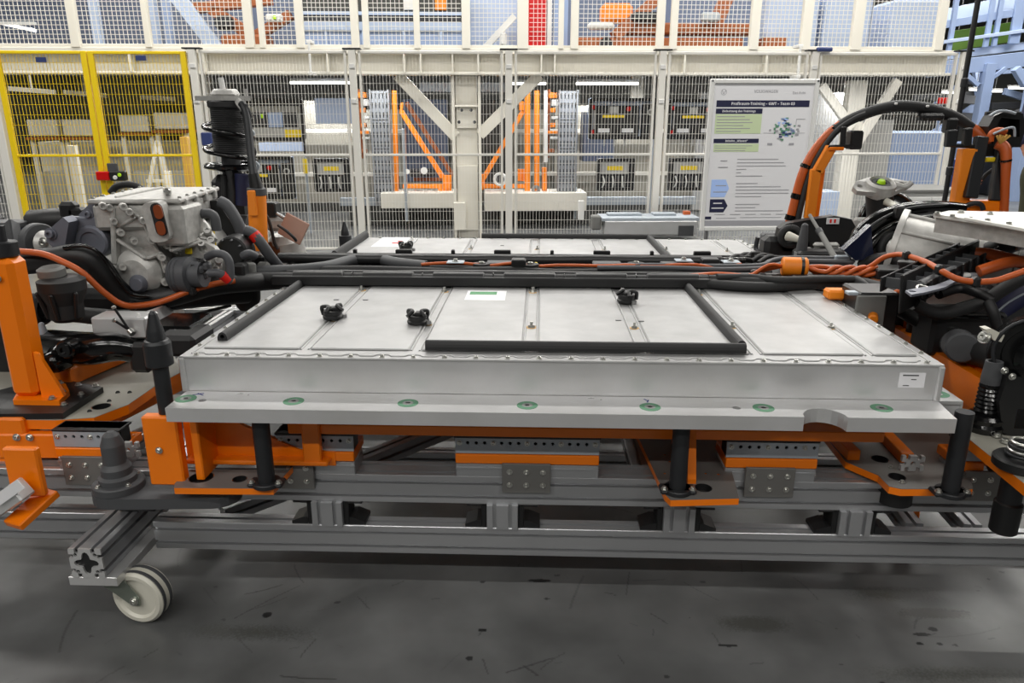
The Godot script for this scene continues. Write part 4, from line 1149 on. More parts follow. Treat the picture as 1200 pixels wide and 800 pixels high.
	for k: int in 2:
		var c: Vector3 = [Vector3(1.5108,0.2925,-2), Vector3(-1.5618,0.2967,-2)][k]
		slab("cable_tray", M.galvanised, "low grey cable tray near the floor, %s" % ["below the black control boxes", "below the left perforated column"][k], "tray", c, Vector3(1.5 if k == 0 else 0.6, 0.09, 0.08))
	slab("floor_bollard", M.white_paint, "short white bollard behind the fence, left of the rail stack", "bollard", Vector3(0.8142,0.2834,-1.2), Vector3(0.06, 0.2, 0.06))
	slab("steel_support", M.galvanised, "thin grey steel support right of the right perforated column", "support", Vector3(0.8435,0.2715,-1.95), Vector3(0.03, 0.36, 0.03))
	for k: int in 3:
		slab("wall_cabinet", [M.blue_shade, M.wall_dark, M.blue_shade][k], ["blue grey cabinet far behind the left orange rack", "dark grey cabinet far behind the beige column", "blue grey cabinet behind the black control boxes"][k], "cabinet", [Vector3(-0.9289,0.9361,-3.1), Vector3(-0.1149,0.8823,-3.1), Vector3(1.2539,0.9861,-3.1)][k], [Vector3(0.55, 1.0, 0.3), Vector3(0.5, 1.1, 0.3), Vector3(0.4, 0.6, 0.3)][k])
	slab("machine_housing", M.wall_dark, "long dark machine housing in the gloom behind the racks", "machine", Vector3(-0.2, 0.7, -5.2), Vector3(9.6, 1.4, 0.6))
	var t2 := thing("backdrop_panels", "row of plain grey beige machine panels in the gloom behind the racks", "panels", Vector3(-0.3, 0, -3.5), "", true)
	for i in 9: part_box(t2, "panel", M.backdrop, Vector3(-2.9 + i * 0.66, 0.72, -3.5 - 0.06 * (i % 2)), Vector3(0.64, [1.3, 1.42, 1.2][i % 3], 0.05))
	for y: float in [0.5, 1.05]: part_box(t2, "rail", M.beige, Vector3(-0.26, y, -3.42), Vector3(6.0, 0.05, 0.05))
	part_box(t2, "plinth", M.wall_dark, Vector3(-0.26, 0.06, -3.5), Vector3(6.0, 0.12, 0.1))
	# fluorescent tubes seen through the fence
	for k: int in 4:
		var a: Vector3 = [Vector3(-2.6118,1.6354,-3.2), Vector3(0.9753,1.6312,-3.2), Vector3(4.4548,1.6057,-3.2), Vector3(0.196,1.6611,-4)][k]
		var c: Vector3 = [Vector3(-1.8289,1.6367,-3.2), Vector3(1.7717,1.6325,-3.2), Vector3(4.6357,1.5956,-3.2), Vector3(0.6637,1.6619,-4)][k]
		tube_lamp(a, c, ["fluorescent tube glowing behind the fence, left of the racks", "fluorescent tube glowing behind the fence above the black control boxes", "fluorescent tube glowing behind the fence right of the poster", "fluorescent tube glowing far behind the beige column"][k])

	for k: int in 4:
		var x: float = [-4.6, -2.9, -1.1, 0.9][k]
		tube_lamp(Vector3(x - 0.6, 1.69, -1.6), Vector3(x + 0.6, 1.69, -1.6), "fluorescent tube under the mezzanine deck, hidden behind the %s" % ["gate's beam, left", "beam by the spring strut", "beam at the beige column", "beam above the black control boxes"][k], 2.0)
	tube_lamp(Vector3(2.0, 1.69, -1.6), Vector3(3.0, 1.69, -1.6), "fluorescent tube under the mezzanine deck behind the poster", 2.0)
	tube_lamp(Vector3(3.2, 1.69, -1.6), Vector3(4.2, 1.69, -1.6), "fluorescent tube under the mezzanine deck at its right end", 2.0)

func tube_lamp(a: Vector3, c: Vector3, label: String, energy := 2.2):
	var m := (a + c) / 2
	var t := thing("tube_lamp", label, "lamp", m, "fluorescent tubes", true)
	part_box(t, "batten", M.white_paint, m + Vector3(0, 0.035, -0.01), Vector3((c - a).length(), 0.03, 0.06))
	part_cyl(t, "tube", M.lamp_glow, a, c, 0.016, -1, 10)
	part_cyl(t, "hanger", M.steel, m + Vector3(0, 0.05, -0.01), Vector3(m.x, 1.765 if m.y < 1.72 and m.x < 4.4 else 6.52, m.z - 0.01), 0.008, -1, 6)
	var l := AreaLight3D.new()
	l.name = "tube_light"; l.area_size = Vector2((c - a).length(), 0.03); l.light_energy = energy; l.area_range = 20.0; l.shadow_enabled = true
	l.area_attenuation = 2.0
	l.position = Vector3(0, -0.022, 0); l.rotation.x = -PI / 2
	t.add_child(l)

func control_box(x0: float, y0: float, x1: float, y1: float, z: float, label: String, small: bool, at_group := "black control boxes"):
	var t := thing("control_box", label, "control box", Vector3((x0 + x1) / 2, y0, z), at_group, true)
	var w := x1 - x0
	var h := y1 - y0
	var fr := 0.032
	var b := Mb.new()
	b.prism(face_at(z), rect(x0, y0, x1, y1, 0.03), 0.05, [rect(x0 + fr, y0 + fr, x1 - fr, y1 - fr, 0.02)])
	obj("frame", b, M.black_plastic, t)
	if small:
		part_box(t, "back", M.clutter_dark, Vector3((x0 + x1) / 2, (y0 + y1) / 2, z - 0.02), Vector3(w, h, 0.04))
		part_box(t, "cover", M.wall_grey, Vector3(x0 + w * 0.46, y0 + h * 0.72, z + 0.01), Vector3(w * 0.72, h * 0.42, 0.03))
		part_box(t, "yellow_label", M.yellow_tag, Vector3(x0 + w * 0.48, y0 + h * 0.70, z + 0.027), Vector3(w * 0.42, h * 0.13, 0.004))
		for i in 5: part_tube(t, "cable", [M.white_paint, M.grey_hose][i % 2], [Vector3(x0 + w * (0.16 + i * 0.13), y0 + h * 0.45, z + 0.02), Vector3(x0 + w * (0.2 + i * 0.12), y0 + h * 0.28, z + 0.035), Vector3(x0 + w * (0.15 + i * 0.14), y0 + h * 0.08, z + 0.02)], 0.009, 6, 3)
		return
	part_box(t, "top_sheet", M.pale_blue, Vector3((x0 + x1) / 2, (y0 + y1) / 2, z - 0.01), Vector3(w, h, 0.02))
	part_box(t, "panel", M.black_plastic, Vector3(x0 + w * 0.40, y0 + h * 0.45, z + 0.035), Vector3(w * 0.66, h * 0.74, 0.05), 0.006)
	part_box(t, "side_unit", M.tray_dark, Vector3(x0 + w * 0.87, y0 + h * 0.44, z + 0.045), Vector3(w * 0.19, h * 0.82, 0.06), 0.006)
	var f := z + 0.062
	part_box(t, "display", M.wall_grey, Vector3(x0 + w * 0.36, y0 + h * 0.72, f), Vector3(w * 0.13, h * 0.17, 0.006))
	part_box(t, "yellow_label", M.yellow_tag, Vector3(x0 + w * 0.36, y0 + h * 0.56, f), Vector3(w * 0.32, h * 0.065, 0.004))
	part_cyl(t, "stop_button", M.gloss_red, Vector3(x0 + w * 0.57, y0 + h * 0.74, f - 0.002), Vector3(x0 + w * 0.57, y0 + h * 0.74, f + 0.025), 0.025, -1, 14, 0.005)
	for k: int in 2:
		part_box(t, "white_label", M.paper, Vector3(x0 + w * [0.22, 0.57][k], y0 + h * 0.22, f), Vector3(w * 0.17, h * 0.1, 0.004))
		part_box(t, "handle", M.steel, Vector3(x0 + w * [0.075, 0.745][k], y0 + h * 0.48, f + 0.012), Vector3(0.018, h * 0.46, 0.014))
	for k: int in 2: part_box(t, "red_catch", M.gloss_red, Vector3(x0 + w * 0.06, y0 + h * [0.18, 0.78][k], f - 0.01), Vector3(0.03, h * 0.1, 0.02))
	part_cyl(t, "knob", M.wall_grey, Vector3(x0 + w * 0.89, y0 + h * 0.66, z + 0.075), Vector3(x0 + w * 0.89, y0 + h * 0.66, z + 0.085), 0.034, -1, 16)
	part_cyl(t, "knob_grip", M.tray_dark, Vector3(x0 + w * 0.89, y0 + h * 0.66, z + 0.085), Vector3(x0 + w * 0.89, y0 + h * 0.66, z + 0.1), 0.02, -1, 12)
	for k: int in 3: part_cyl(t, "cable_plug", M.wall_grey, Vector3(x0 + w * (0.24 + 0.15 * k), y0 + 0.02, z + 0.03), Vector3(x0 + w * (0.24 + 0.15 * k), y0 - 0.07, z + 0.03), 0.016, 0.008, 8)

func boxes():
	control_box(0.904, 1.0, 1.635, 1.42, -1.5, "large black control box left of the white fence post, upper row", false)
	control_box(1.753, 1.0, 2.49, 1.41, -1.5, "large black control box half hidden by the poster board", false)
	control_box(-2.80, 0.385, -2.24, 0.83, -1.5, "black control box low down, just right of the spring strut", false)
	control_box(1.012, 0.46, 1.425, 0.80, -1.5, "small open junction box below the large box left of the fence post", true, "small junction boxes")
	control_box(1.80, 0.46, 2.25, 0.80, -1.5, "small open junction box next to the poster board", true, "small junction boxes")
	control_box(-2.03, 0.46, -1.645, 0.805, -1.5, "small junction box left of the orange racks", true, "small junction boxes")
	# the big grey panel with a window
	var t := thing("switch_panel", "large grey panel with dark window and yellow label behind the spring strut", "control panel", Vector3(-2.38, 1.0, -1.5), "", true)
	var b := Mb.new(); b.prism(face_at(-1.5), rect(-2.76, 0.99, -2.085, 1.415, 0.035), 0.06, [rect(-2.73, 1.025, -2.12, 1.375, 0.02)]); obj("frame", b, M.black_plastic, t)
	part_box(t, "face", M.wall_grey, Vector3(-2.425, 1.175, -1.48), Vector3(0.65, 0.33, 0.03))
	part_box(t, "top_edge", M.black_plastic, Vector3(-2.425, 1.36, -1.47), Vector3(0.65, 0.04, 0.04))
	part_box(t, "window", M.clutter_dark, Vector3(-2.40, 1.20, -1.463), Vector3(0.50, 0.15, 0.008))
	part_box(t, "grey_block", M.blue_steel, Vector3(-2.38, 1.20, -1.456), Vector3(0.15, 0.15, 0.008))
	part_box(t, "green_light", M.lime, Vector3(-2.515, 1.24, -1.456), Vector3(0.025, 0.045, 0.008))
	part_box(t, "yellow_label", M.yellow_tag, Vector3(-2.205, 1.06, -1.463), Vector3(0.19, 0.085, 0.006))
	for k: int in 3: slab("wall_sheet", [M.pale_blue, M.wall_grey, M.pale_blue][k], "%s sheet cabinet beyond the switch panel" % ["pale blue upper", "grey low", "small pale blue"][k], "cabinet", [Vector3(-2.017,1.2984,-3), Vector3(-3.2332,0.7589,-3.6), Vector3(-2.582,0.8924,-2.4)][k], [Vector3(0.5, 0.3, 0.2), Vector3(1.0, 0.6, 0.2), Vector3(0.5, 0.1, 0.1)][k])

func yellow_side():
	# pale stands, pallets and frames seen through the yellow gate
	var bm := Mb.new()
	for k: int in 3:
		var a: Vector3 = [Vector3(-6.522,1.5856,-4), Vector3(-5.8067,1.5433,-4), Vector3(-4.807,1.4791,-4)][k]
		var c: Vector3 = [Vector3(-5.9183,1.5432,-4), Vector3(-5.2539,1.5005,-4), Vector3(-4.358,1.4577,-4)][k]
		var t := thing("roof_batten", ["beige overhead batten behind the left gate leaf", "beige overhead batten behind the gate's middle post", "beige overhead batten behind the right gate leaf"][k], "batten", (a + c) / 2, "beige battens behind the gate", true)
		part_bar(t, "bar", M.beige, a, c, 0.06, 0.05)
		part_bar(t, "hanger", M.beige, (a + c) / 2, Vector3((a.x + c.x) / 2, 1.8, a.z), 0.02, 0.02)
	for k: int in 4:
		var q: Vector3 = [Vector3(-5.7491,0.986,-3.4), Vector3(-5.3206,0.9855,-3.4), Vector3(-4.6133,1.0377,-3.4), Vector3(-4.1772,1.0691,-3.4)][k]
		var t := thing("crate_stack", ["beige crates on orange shelf behind the left gate leaf, leftmost stack", "beige crates on orange shelf just left of the gate's middle", "beige crates on orange shelf just right of the gate's middle", "beige crates on orange shelf behind the right gate leaf, rightmost stack"][k], "crate stack", Vector3(q.x, 0, -3.4), "crate stacks behind the gate", true)
		part_box(t, "shelf", M.rust_orange, Vector3(q.x, q.y - 0.02, -3.4), Vector3(0.42, 0.035, 0.4))
		for j in 2: part_box(t, "leg", M.beige, Vector3(q.x + (j - 0.5) * 0.36, (q.y - 0.04) / 2, -3.3), Vector3(0.05, q.y - 0.04, 0.05))
		part_box(t, "crate", M.beige, Vector3(q.x, q.y + 0.11, -3.4), Vector3(0.36, 0.2, 0.35), 0.01)
		part_box(t, "lower_crate", M.wall_grey, Vector3(q.x, 0.3, -3.5), Vector3(0.36, 0.5, 0.3), 0.01)
	for k: int in 3:
		var a: Vector3 = [Vector3(-4.5664,0.9441,-1.6), Vector3(-3.2396,1.0403,-1.2), Vector3(-3.8579,0.6355,-2.2)][k]
		slab("timber_stand", M.yellow_gold if k == 1 else M.beige, ["pale upright stand behind the left gate leaf", "thin pale wooden upright behind the right gate leaf", "short beige upright behind the right gate leaf"][k], "stand", Vector3(a.x, a.y / 2 if k < 2 else a.y / 2, a.z), Vector3(0.07, a.y, 0.07))
	var t := thing("trestle", "beige triangular trestle behind the right gate leaf", "trestle", Vector3(-3.2, 0, -2.6), "", true)
	part_bar(t, "leg", M.beige, Vector3(-4.0832,0.9559,-2.6), Vector3(-4.3827,0.2544,-2.6) * Vector3(1, 0, 1), 0.05, 0.05)
	part_bar(t, "leg", M.beige, Vector3(-4.0832,0.9559,-2.6), Vector3(-3.9748,0.2525,-2.6) * Vector3(1, 0, 1), 0.05, 0.05)
	part_bar(t, "cross_rail", M.beige, Vector3(-4.2786,0.4882,-2.6), Vector3(-3.9951,0.4872,-2.6), 0.04, 0.04)
	slab("beige_machine", M.beige, "broad beige machine far behind the yellow gate", "machine", Vector3(-4.6, 0.45, -4.3), Vector3(3.4, 0.9, 0.5))

func upstairs():
	# robots and cabinets on the mezzanine
	var z := -2.2
	var t := thing("robot_frame", "large rust orange robot frame behind the upper guard, right of centre", "robot", Vector3(1.9, 1.81, z), "orange robots upstairs", true)
	part_box(t, "base_beam", M.rust_orange, Vector3(1.75, 1.99, z), Vector3(1.9, 0.16, 0.3), 0.02)
	part_box(t, "upper_beam", M.rust_orange, Vector3(2.1, 2.17, z - 0.05), Vector3(1.5, 0.12, 0.3), 0.02)
	part_bar(t, "arm", M.rust_orange, Vector3(1.25, 2.08, z + 0.1), Vector3(1.75, 2.5, z), 0.12, 0.12)
	part_bar(t, "arm", M.rust_orange, Vector3(2.4, 2.2, z), Vector3(2.55, 2.6, z), 0.14, 0.12)
	part_cyl(t, "joint", M.clutter_dark, Vector3(1.15, 2.0, z + 0.15), Vector3(1.15, 2.0, z + 0.2), 0.07)
	part_box(t, "orange_head", M.orange_far, Vector3(1.28, 2.33, z), Vector3(0.35, 0.2, 0.2), 0.04)
	part_box(t, "white_cowl", M.white_paint, Vector3(1.1, 2.19, z + 0.1), Vector3(0.3, 0.08, 0.1), 0.03)
	part_box(t, "gear_head", M.clutter_dark, Vector3(1.6, 2.28, z + 0.1), Vector3(0.35, 0.1, 0.2), 0.03)
	part_box(t, "grey_tool", M.galvanised, Vector3(2.3, 2.28, z + 0.15), Vector3(0.2, 0.1, 0.1), 0.02)
	part_box(t, "base_plate", M.galvanised, Vector3(1.78, 1.86, z), Vector3(1.9, 0.09, 0.4))
	t = thing("robot_frame", "rust orange robot with angled arm behind the upper guard, above the yellow gate", "robot", Vector3(-2.9, 1.81, z), "orange robots upstairs", true)
	part_bar(t, "arm", M.rust_orange, Vector3(-3.4, 2.35, z), Vector3(-2.5, 2.45, z), 0.1, 0.12)
	part_bar(t, "arm", M.rust_orange, Vector3(-3.15, 2.35, z), Vector3(-2.7, 2.05, z), 0.12, 0.12)
	part_bar(t, "arm", M.rust_orange, Vector3(-2.85, 2.0, z), Vector3(-2.3, 2.3, z), 0.1, 0.12)
	part_box(t, "base", M.rust_orange, Vector3(-2.8, 1.95, z), Vector3(0.5, 0.28, 0.3), 0.03)
	part_box(t, "joint_cover", M.clutter_dark, Vector3(-3.0, 2.2, z + 0.1), Vector3(0.2, 0.15, 0.15), 0.04)
	part_box(t, "sensor", M.white_paint, Vector3(-2.45, 2.25, z + 0.15), Vector3(0.18, 0.08, 0.08), 0.02)
	part_box(t, "green_lamp", M.lime, Vector3(-2.44, 2.25, z + 0.2), Vector3(0.04, 0.04, 0.02))
	part_bar(t, "blue_leg", M.pale_blue, Vector3(-3.5, 2.5, z + 0.1), Vector3(-3.05, 1.85, z + 0.1), 0.16, 0.06)
	t = thing("blue_cabinet_row", "row of pale blue cabinets with a bright band behind the upper guard", "cabinet", Vector3(-1.1, 1.81, z), "", true)
	part_box(t, "lower_fronts", M.blue_steel, Vector3(-1.3, 1.98, z), Vector3(1.85, 0.3, 0.4))
	part_box(t, "bright_band", M.pale_blue, Vector3(-1.3, 2.165, z + 0.03), Vector3(1.85, 0.085, 0.4))
	part_box(t, "dark_gap", M.clutter_dark, Vector3(-1.3, 2.245, z), Vector3(1.85, 0.08, 0.3))
	part_box(t, "upper_fronts", M.wall_dark, Vector3(-1.3, 2.40, z - 0.05), Vector3(1.85, 0.22, 0.3))
	part_box(t, "top_band", M.pale_blue, Vector3(-1.3, 2.30, z + 0.02), Vector3(1.85, 0.035, 0.3))
	for x: float in [-1.9, -1.5, -1.06, -0.66]: part_box(t, "divider", M.pale_blue, Vector3(x, 2.0, z + 0.21), Vector3(0.03, 0.27, 0.02))
	part_box(t, "white_unit", M.white_paint, Vector3(-0.98, 2.42, z + 0.12), Vector3(0.15, 0.16, 0.05)); part_box(t, "orange_unit", M.orange_far, Vector3(-0.66, 2.42, z + 0.12), Vector3(0.12, 0.16, 0.05)); part_box(t, "red_unit", M.cap_red, Vector3(-0.38, 2.42, z + 0.12), Vector3(0.07, 0.14, 0.05))
	t = thing("glass_cell", "pale blue machine cell with white parts behind the upper guard, left of the red rack", "machine", Vector3(-0.05, 1.81, z), "", true)
	part_box(t, "back", M.pale_blue, Vector3(-0.05, 2.2, z - 0.2), Vector3(0.6, 0.75, 0.05)); part_box(t, "foot", M.galvanised, Vector3(-0.05, 1.9, z), Vector3(0.6, 0.14, 0.3), 0.01); part_bar(t, "slanted_arm", M.white_paint, Vector3(-0.2, 1.95, z), Vector3(0.15, 2.3, z), 0.07, 0.07); part_box(t, "white_head", M.white_paint, Vector3(0.02, 2.05, z + 0.1), Vector3(0.08, 0.14, 0.08), 0.02)
	t = thing("red_rack", "bright red rack behind the upper guard, right of the middle", "rack", Vector3(0.42, 1.81, z), "", true)
	part_box(t, "red_panel", M.gloss_red, Vector3(0.4, 2.2, z), Vector3(0.2, 0.6, 0.1)); part_box(t, "red_foot", M.gloss_red, Vector3(0.52, 1.94, z + 0.1), Vector3(0.5, 0.035, 0.1)); part_box(t, "white_side", M.white_paint, Vector3(0.535, 2.2, z), Vector3(0.05, 0.55, 0.1)); part_box(t, "grey_side", M.blue_steel, Vector3(0.66, 2.2, z), Vector3(0.16, 0.55, 0.1)); part_box(t, "plinth", M.galvanised, Vector3(0.53, 1.86, z), Vector3(0.52, 0.09, 0.2))
	for k: int in 3:
		slab("white_machine", M.pale_blue, ["white and pale blue machine behind the upper guard, above the poster", "pale blue machine behind the upper guard, above the black cable arch", "pale blue machine at the right end of the upper guard"][k], "machine", [Vector3(3.3, 2.2, z - 0.3), Vector3(3.95, 2.2, z - 0.3), Vector3(4.75, 2.15, z - 0.3)][k], [Vector3(0.62, 0.8, 0.5), Vector3(0.55, 0.75, 0.5), Vector3(0.6, 0.7, 0.5)][k], "", 0.03)
	slab("orange_drum", M.rust_orange, "small rust orange housing behind the upper guard, above the poster", "machine", Vector3(3.02, 1.94, z + 0.1), Vector3(0.26, 0.25, 0.3))
	for k: int in 4:
		var x: float = [-4.5, -3.75, -3.95, -4.9][k]
		slab("blue_post", M.blue_steel if k % 2 else M.pale_blue, ["pale blue steel post behind the upper guard at the far left", "blue steel post behind the upper guard, left of the orange robot", "pale blue slanted post behind the upper guard above the gate", "blue post at the upper left corner"][k], "post", Vector3(x, 2.3, z - 0.2 - k * 0.1), Vector3(0.09, 1.0, 0.09))
	slab("pale_cladding", M.blue_shade, "pale grey blue cladding far behind the mezzanine", "cladding", Vector3(-1.6, 2.62, -4.4), Vector3(12.6, 1.6, 0.1))
	tube_lamp(Vector3(-5.6981,2.254,-2.6), Vector3(-5.2808,2.1662,-2.6), "bright fluorescent tube in the upper left corner behind the guard", 0.25)

func right_hall():
	# blue-grey hall beyond the end of the fence
	var t := thing("blue_column", "pale blue steel column with V braces carrying the walkway at the right", "column", Vector3(7.6267,0.4085,-5) * Vector3(1, 0, 1), "blue hall columns", true)
	var c := Vector3(7.5049,1.0583,-5)
	part_box(t, "shaft", M.blue_steel, Vector3(c.x, 1.0, c.z), Vector3(0.15, 2.0, 0.15))
	part_bar(t, "brace", M.blue_steel, Vector3(7.387,1.6872,-5), Vector3(7.1099,1.8836,-5), 0.06, 0.06)
	part_bar(t, "brace", M.blue_steel, Vector3(7.4407,1.6872,-5), Vector3(7.7684,1.934,-5), 0.06, 0.06)
	t = thing("blue_column", "second pale blue steel column at the right edge with a brace", "column", Vector3(8.0163,0.4488,-4.4) * Vector3(1, 0, 1), "blue hall columns", true)
	c = Vector3(7.8612,1.0673,-4.4)
	part_box(t, "shaft", M.blue_steel, Vector3(c.x, 1.0, c.z), Vector3(0.2, 2.0, 0.2))
	part_bar(t, "brace", M.blue_steel, Vector3(7.7112,1.6655,-4.4), Vector3(7.5102,1.899,-4.4), 0.1, 0.1)
	t = thing("walkway", "pale blue raised walkway with railings and green panels at upper right", "walkway", Vector3(7.4364,2.0618,-5.1), "", true)
	var a := Vector3(6.6585,1.9125,-5.1)
	var e := Vector3(8.5028,2.114,-5.1)
	part_bar(t, "edge_beam", M.blue_steel, a, e, 0.22, 0.2)
	part_bar(t, "mid_rail", M.pale_blue, Vector3(6.7257,2.3026,-5.1), Vector3(8.4133,2.5261,-5.1), 0.05, 0.05)
	part_bar(t, "upper_rail", M.blue_steel, Vector3(6.7433,2.5533,-5.2), Vector3(8.4241,2.8249,-5.2), 0.11, 0.08)
	part_bar(t, "top_rail", M.pale_blue, Vector3(6.9569,2.721,-5.6), Vector3(8.6781,3.0496,-5.6), 0.2, 0.05)
	part_bar(t, "kick_board", M.pale_blue, Vector3(6.9453,2.1236,-5.3), Vector3(8.6079,2.3271,-5.3), 0.12, 0.04)
	for q in [[1112, 60, 1112, 20], [1155, 66, 1163, 5], [1165, 66, 1172, 5], [1188, 60, 1196, 0]]:
		var p0: Vector3 = rail_at(q[0]); part_box(t, "railing_post", M.blue_steel, p0 + Vector3(0, 0.35, 0), Vector3(0.07 if q[0] < 1180 else 0.16, 0.8, 0.05))
	part_bar(t, "green_panel", M.green_panel, Vector3(7.1156,2.4014,-5.5), Vector3(8.1857,2.5548,-5.5), 0.2, 0.04)
	part_bar(t, "green_panel", M.green_panel, Vector3(7.1809,2.2643,-5.5), Vector3(8.255,2.4183,-5.5), 0.1, 0.04)
	# clutter and lamps deep in the hall
	var rng := RandomNumberGenerator.new(); rng.seed = 31
	t = thing("pipework", "dark tangle of ducts and pipes under the hall roof at the right", "pipework", Vector3(9.7784,1.6456,-8), "", true)
	for i in 26:
		var p := Vector3(9.718,1.5199,-8) + Vector3(rng.randf_range(-1.3, 1.6), rng.randf_range(-0.35, 0.55), rng.randf_range(-0.8, 0.3))
		var d := Vector3(rng.randf_range(-0.6, 0.6), rng.randf_range(-0.3, 0.3), rng.randf_range(-0.3, 0.3))
		part_bar(t, "duct", [M.clutter_dark, M.dark_grey, M.blue_steel][i % 3], p - d, p + d, rng.randf_range(0.04, 0.16), rng.randf_range(0.05, 0.14))
	for k: int in 4:
		tube_lamp([Vector3(8.0518,1.6461,-7), Vector3(8.6752,1.6968,-7.2), Vector3(9.1658,1.6739,-7.4), Vector3(8.85,1.6995,-6.4)][k], [Vector3(8.3058,1.6319,-7), Vector3(8.9336,1.6824,-7.2), Vector3(9.4257,1.6742,-7.4), Vector3(9.3368,1.6862,-6.4)][k], ["white tube lamp deep in the hall just beyond the fence end", "white tube lamp deep in the hall left of the blue column", "white tube lamp deep in the hall right of the blue column", "wide white tube lamp at the right edge under the walkway"][k], 0.3)
	var sg := slab("orange_sign", M.cap_red, "blurred orange red sign seen through the last fence panel", "sign", Vector3(7.7886,1.4909,-6.5), Vector3(0.17, 0.1, 0.03))
	part_box(sg, "sign_pole", M.blue_steel, Vector3(7.7886,1.4909,-6.5) * Vector3(1, 0.5, 1) + Vector3(0, 0, -0.04), Vector3(0.05, Vector3(7.7886,1.4909,-6.5).y, 0.04))
	for k: int in 6:
		var q: Vector3 = [Vector3(8.7976,0.5975,-6.5), Vector3(7.8219,0.2272,-5.6), Vector3(8.5578,0.3781,-5.4), Vector3(5.2445,0.8778,-3), Vector3(5.8215,0.5244,-3.4), Vector3(9.3757,0.3727,-7.8)][k]
		slab("hall_machine", [M.blue_steel, M.deep_blue, M.clutter_dark, M.blue_steel, M.deep_blue, M.pale_blue][k], ["grey blue machine under the walkway", "deep blue cabinet low behind the orange post", "dark machine at the right edge under the walkway", "grey blue machine housing behind the black cable arch", "deep blue machine behind the end of the fence", "pale blue machine far back under the walkway"][k], "machine", Vector3(q.x, q.y / 2 + 0.1, q.z), [Vector3(1.0, q.y + 0.2, 0.6), Vector3(0.6, q.y + 0.1, 0.4), Vector3(1.2, q.y + 0.2, 0.5), Vector3(0.9, q.y + 0.15, 0.4), Vector3(0.7, q.y + 0.15, 0.4), Vector3(1.6, q.y + 0.2, 0.4)][k], "", 0.02)
	# pale frame behind the arch
	t = thing("pale_portal", "cream coloured column with slanted braces behind the fence, under the cable arch", "steel frame", Vector3(4.2741,0.0794,-2.4) * Vector3(1, 0, 1), "", true)
	c = Vector3(4.2138,0.8512,-2.4)
	part_box(t, "column", M.beige, Vector3(c.x, 0.82, c.z), Vector3(0.2, 1.64, 0.16))
	part_bar(t, "brace", M.beige, Vector3(3.7416,1.5818,-2.3), Vector3(4.1732,1.1017,-2.3), 0.1, 0.08)
	part_bar(t, "brace", M.beige, Vector3(4.651,1.64,-2.3), Vector3(4.2598,0.9247,-2.3), 0.1, 0.08)
	part_box(t, "wall_plate", M.wall_grey, Vector3(4.6373,0.8897,-2.7) - Vector3(0, 0.3, 0), Vector3(0.5, 1.2, 0.05))
	slab("pale_partition", M.wall_grey, "pale grey partition behind the fence under the black cable arch", "partition", Vector3(3.55, 0.78, -3.3), Vector3(1.9, 1.5, 0.06))
	slab("grey_crate", M.pale_blue, "pale crates stacked low behind the fence, left of the cream column", "crate", Vector3(3.7592,0.1823,-2) * Vector3(1, 0, 1) + Vector3(0, 0.2, 0), Vector3(0.3, 0.4, 0.3))

func rail_at(u: int) -> Vector3:
	return Vector3(6.7718,2.21,-5.15).lerp(Vector3(8.4762,2.4107,-5.15), (u - 1100) / 130.0)

# ---------------------------------------------------------------- cable harness across the lid
func wavy(x0: float, x1: float, y: float, z: float, amp: float, seed_: int, n := 14) -> Array:
	var rng := RandomNumberGenerator.new(); rng.seed = seed_
	var o := []
	for i in n + 1: o.append(Vector3(lerpf(x0, x1, float(i) / n), y + rng.randf_range(-amp, amp) * 0.5, z + rng.randf_range(-amp, amp)))
	return o

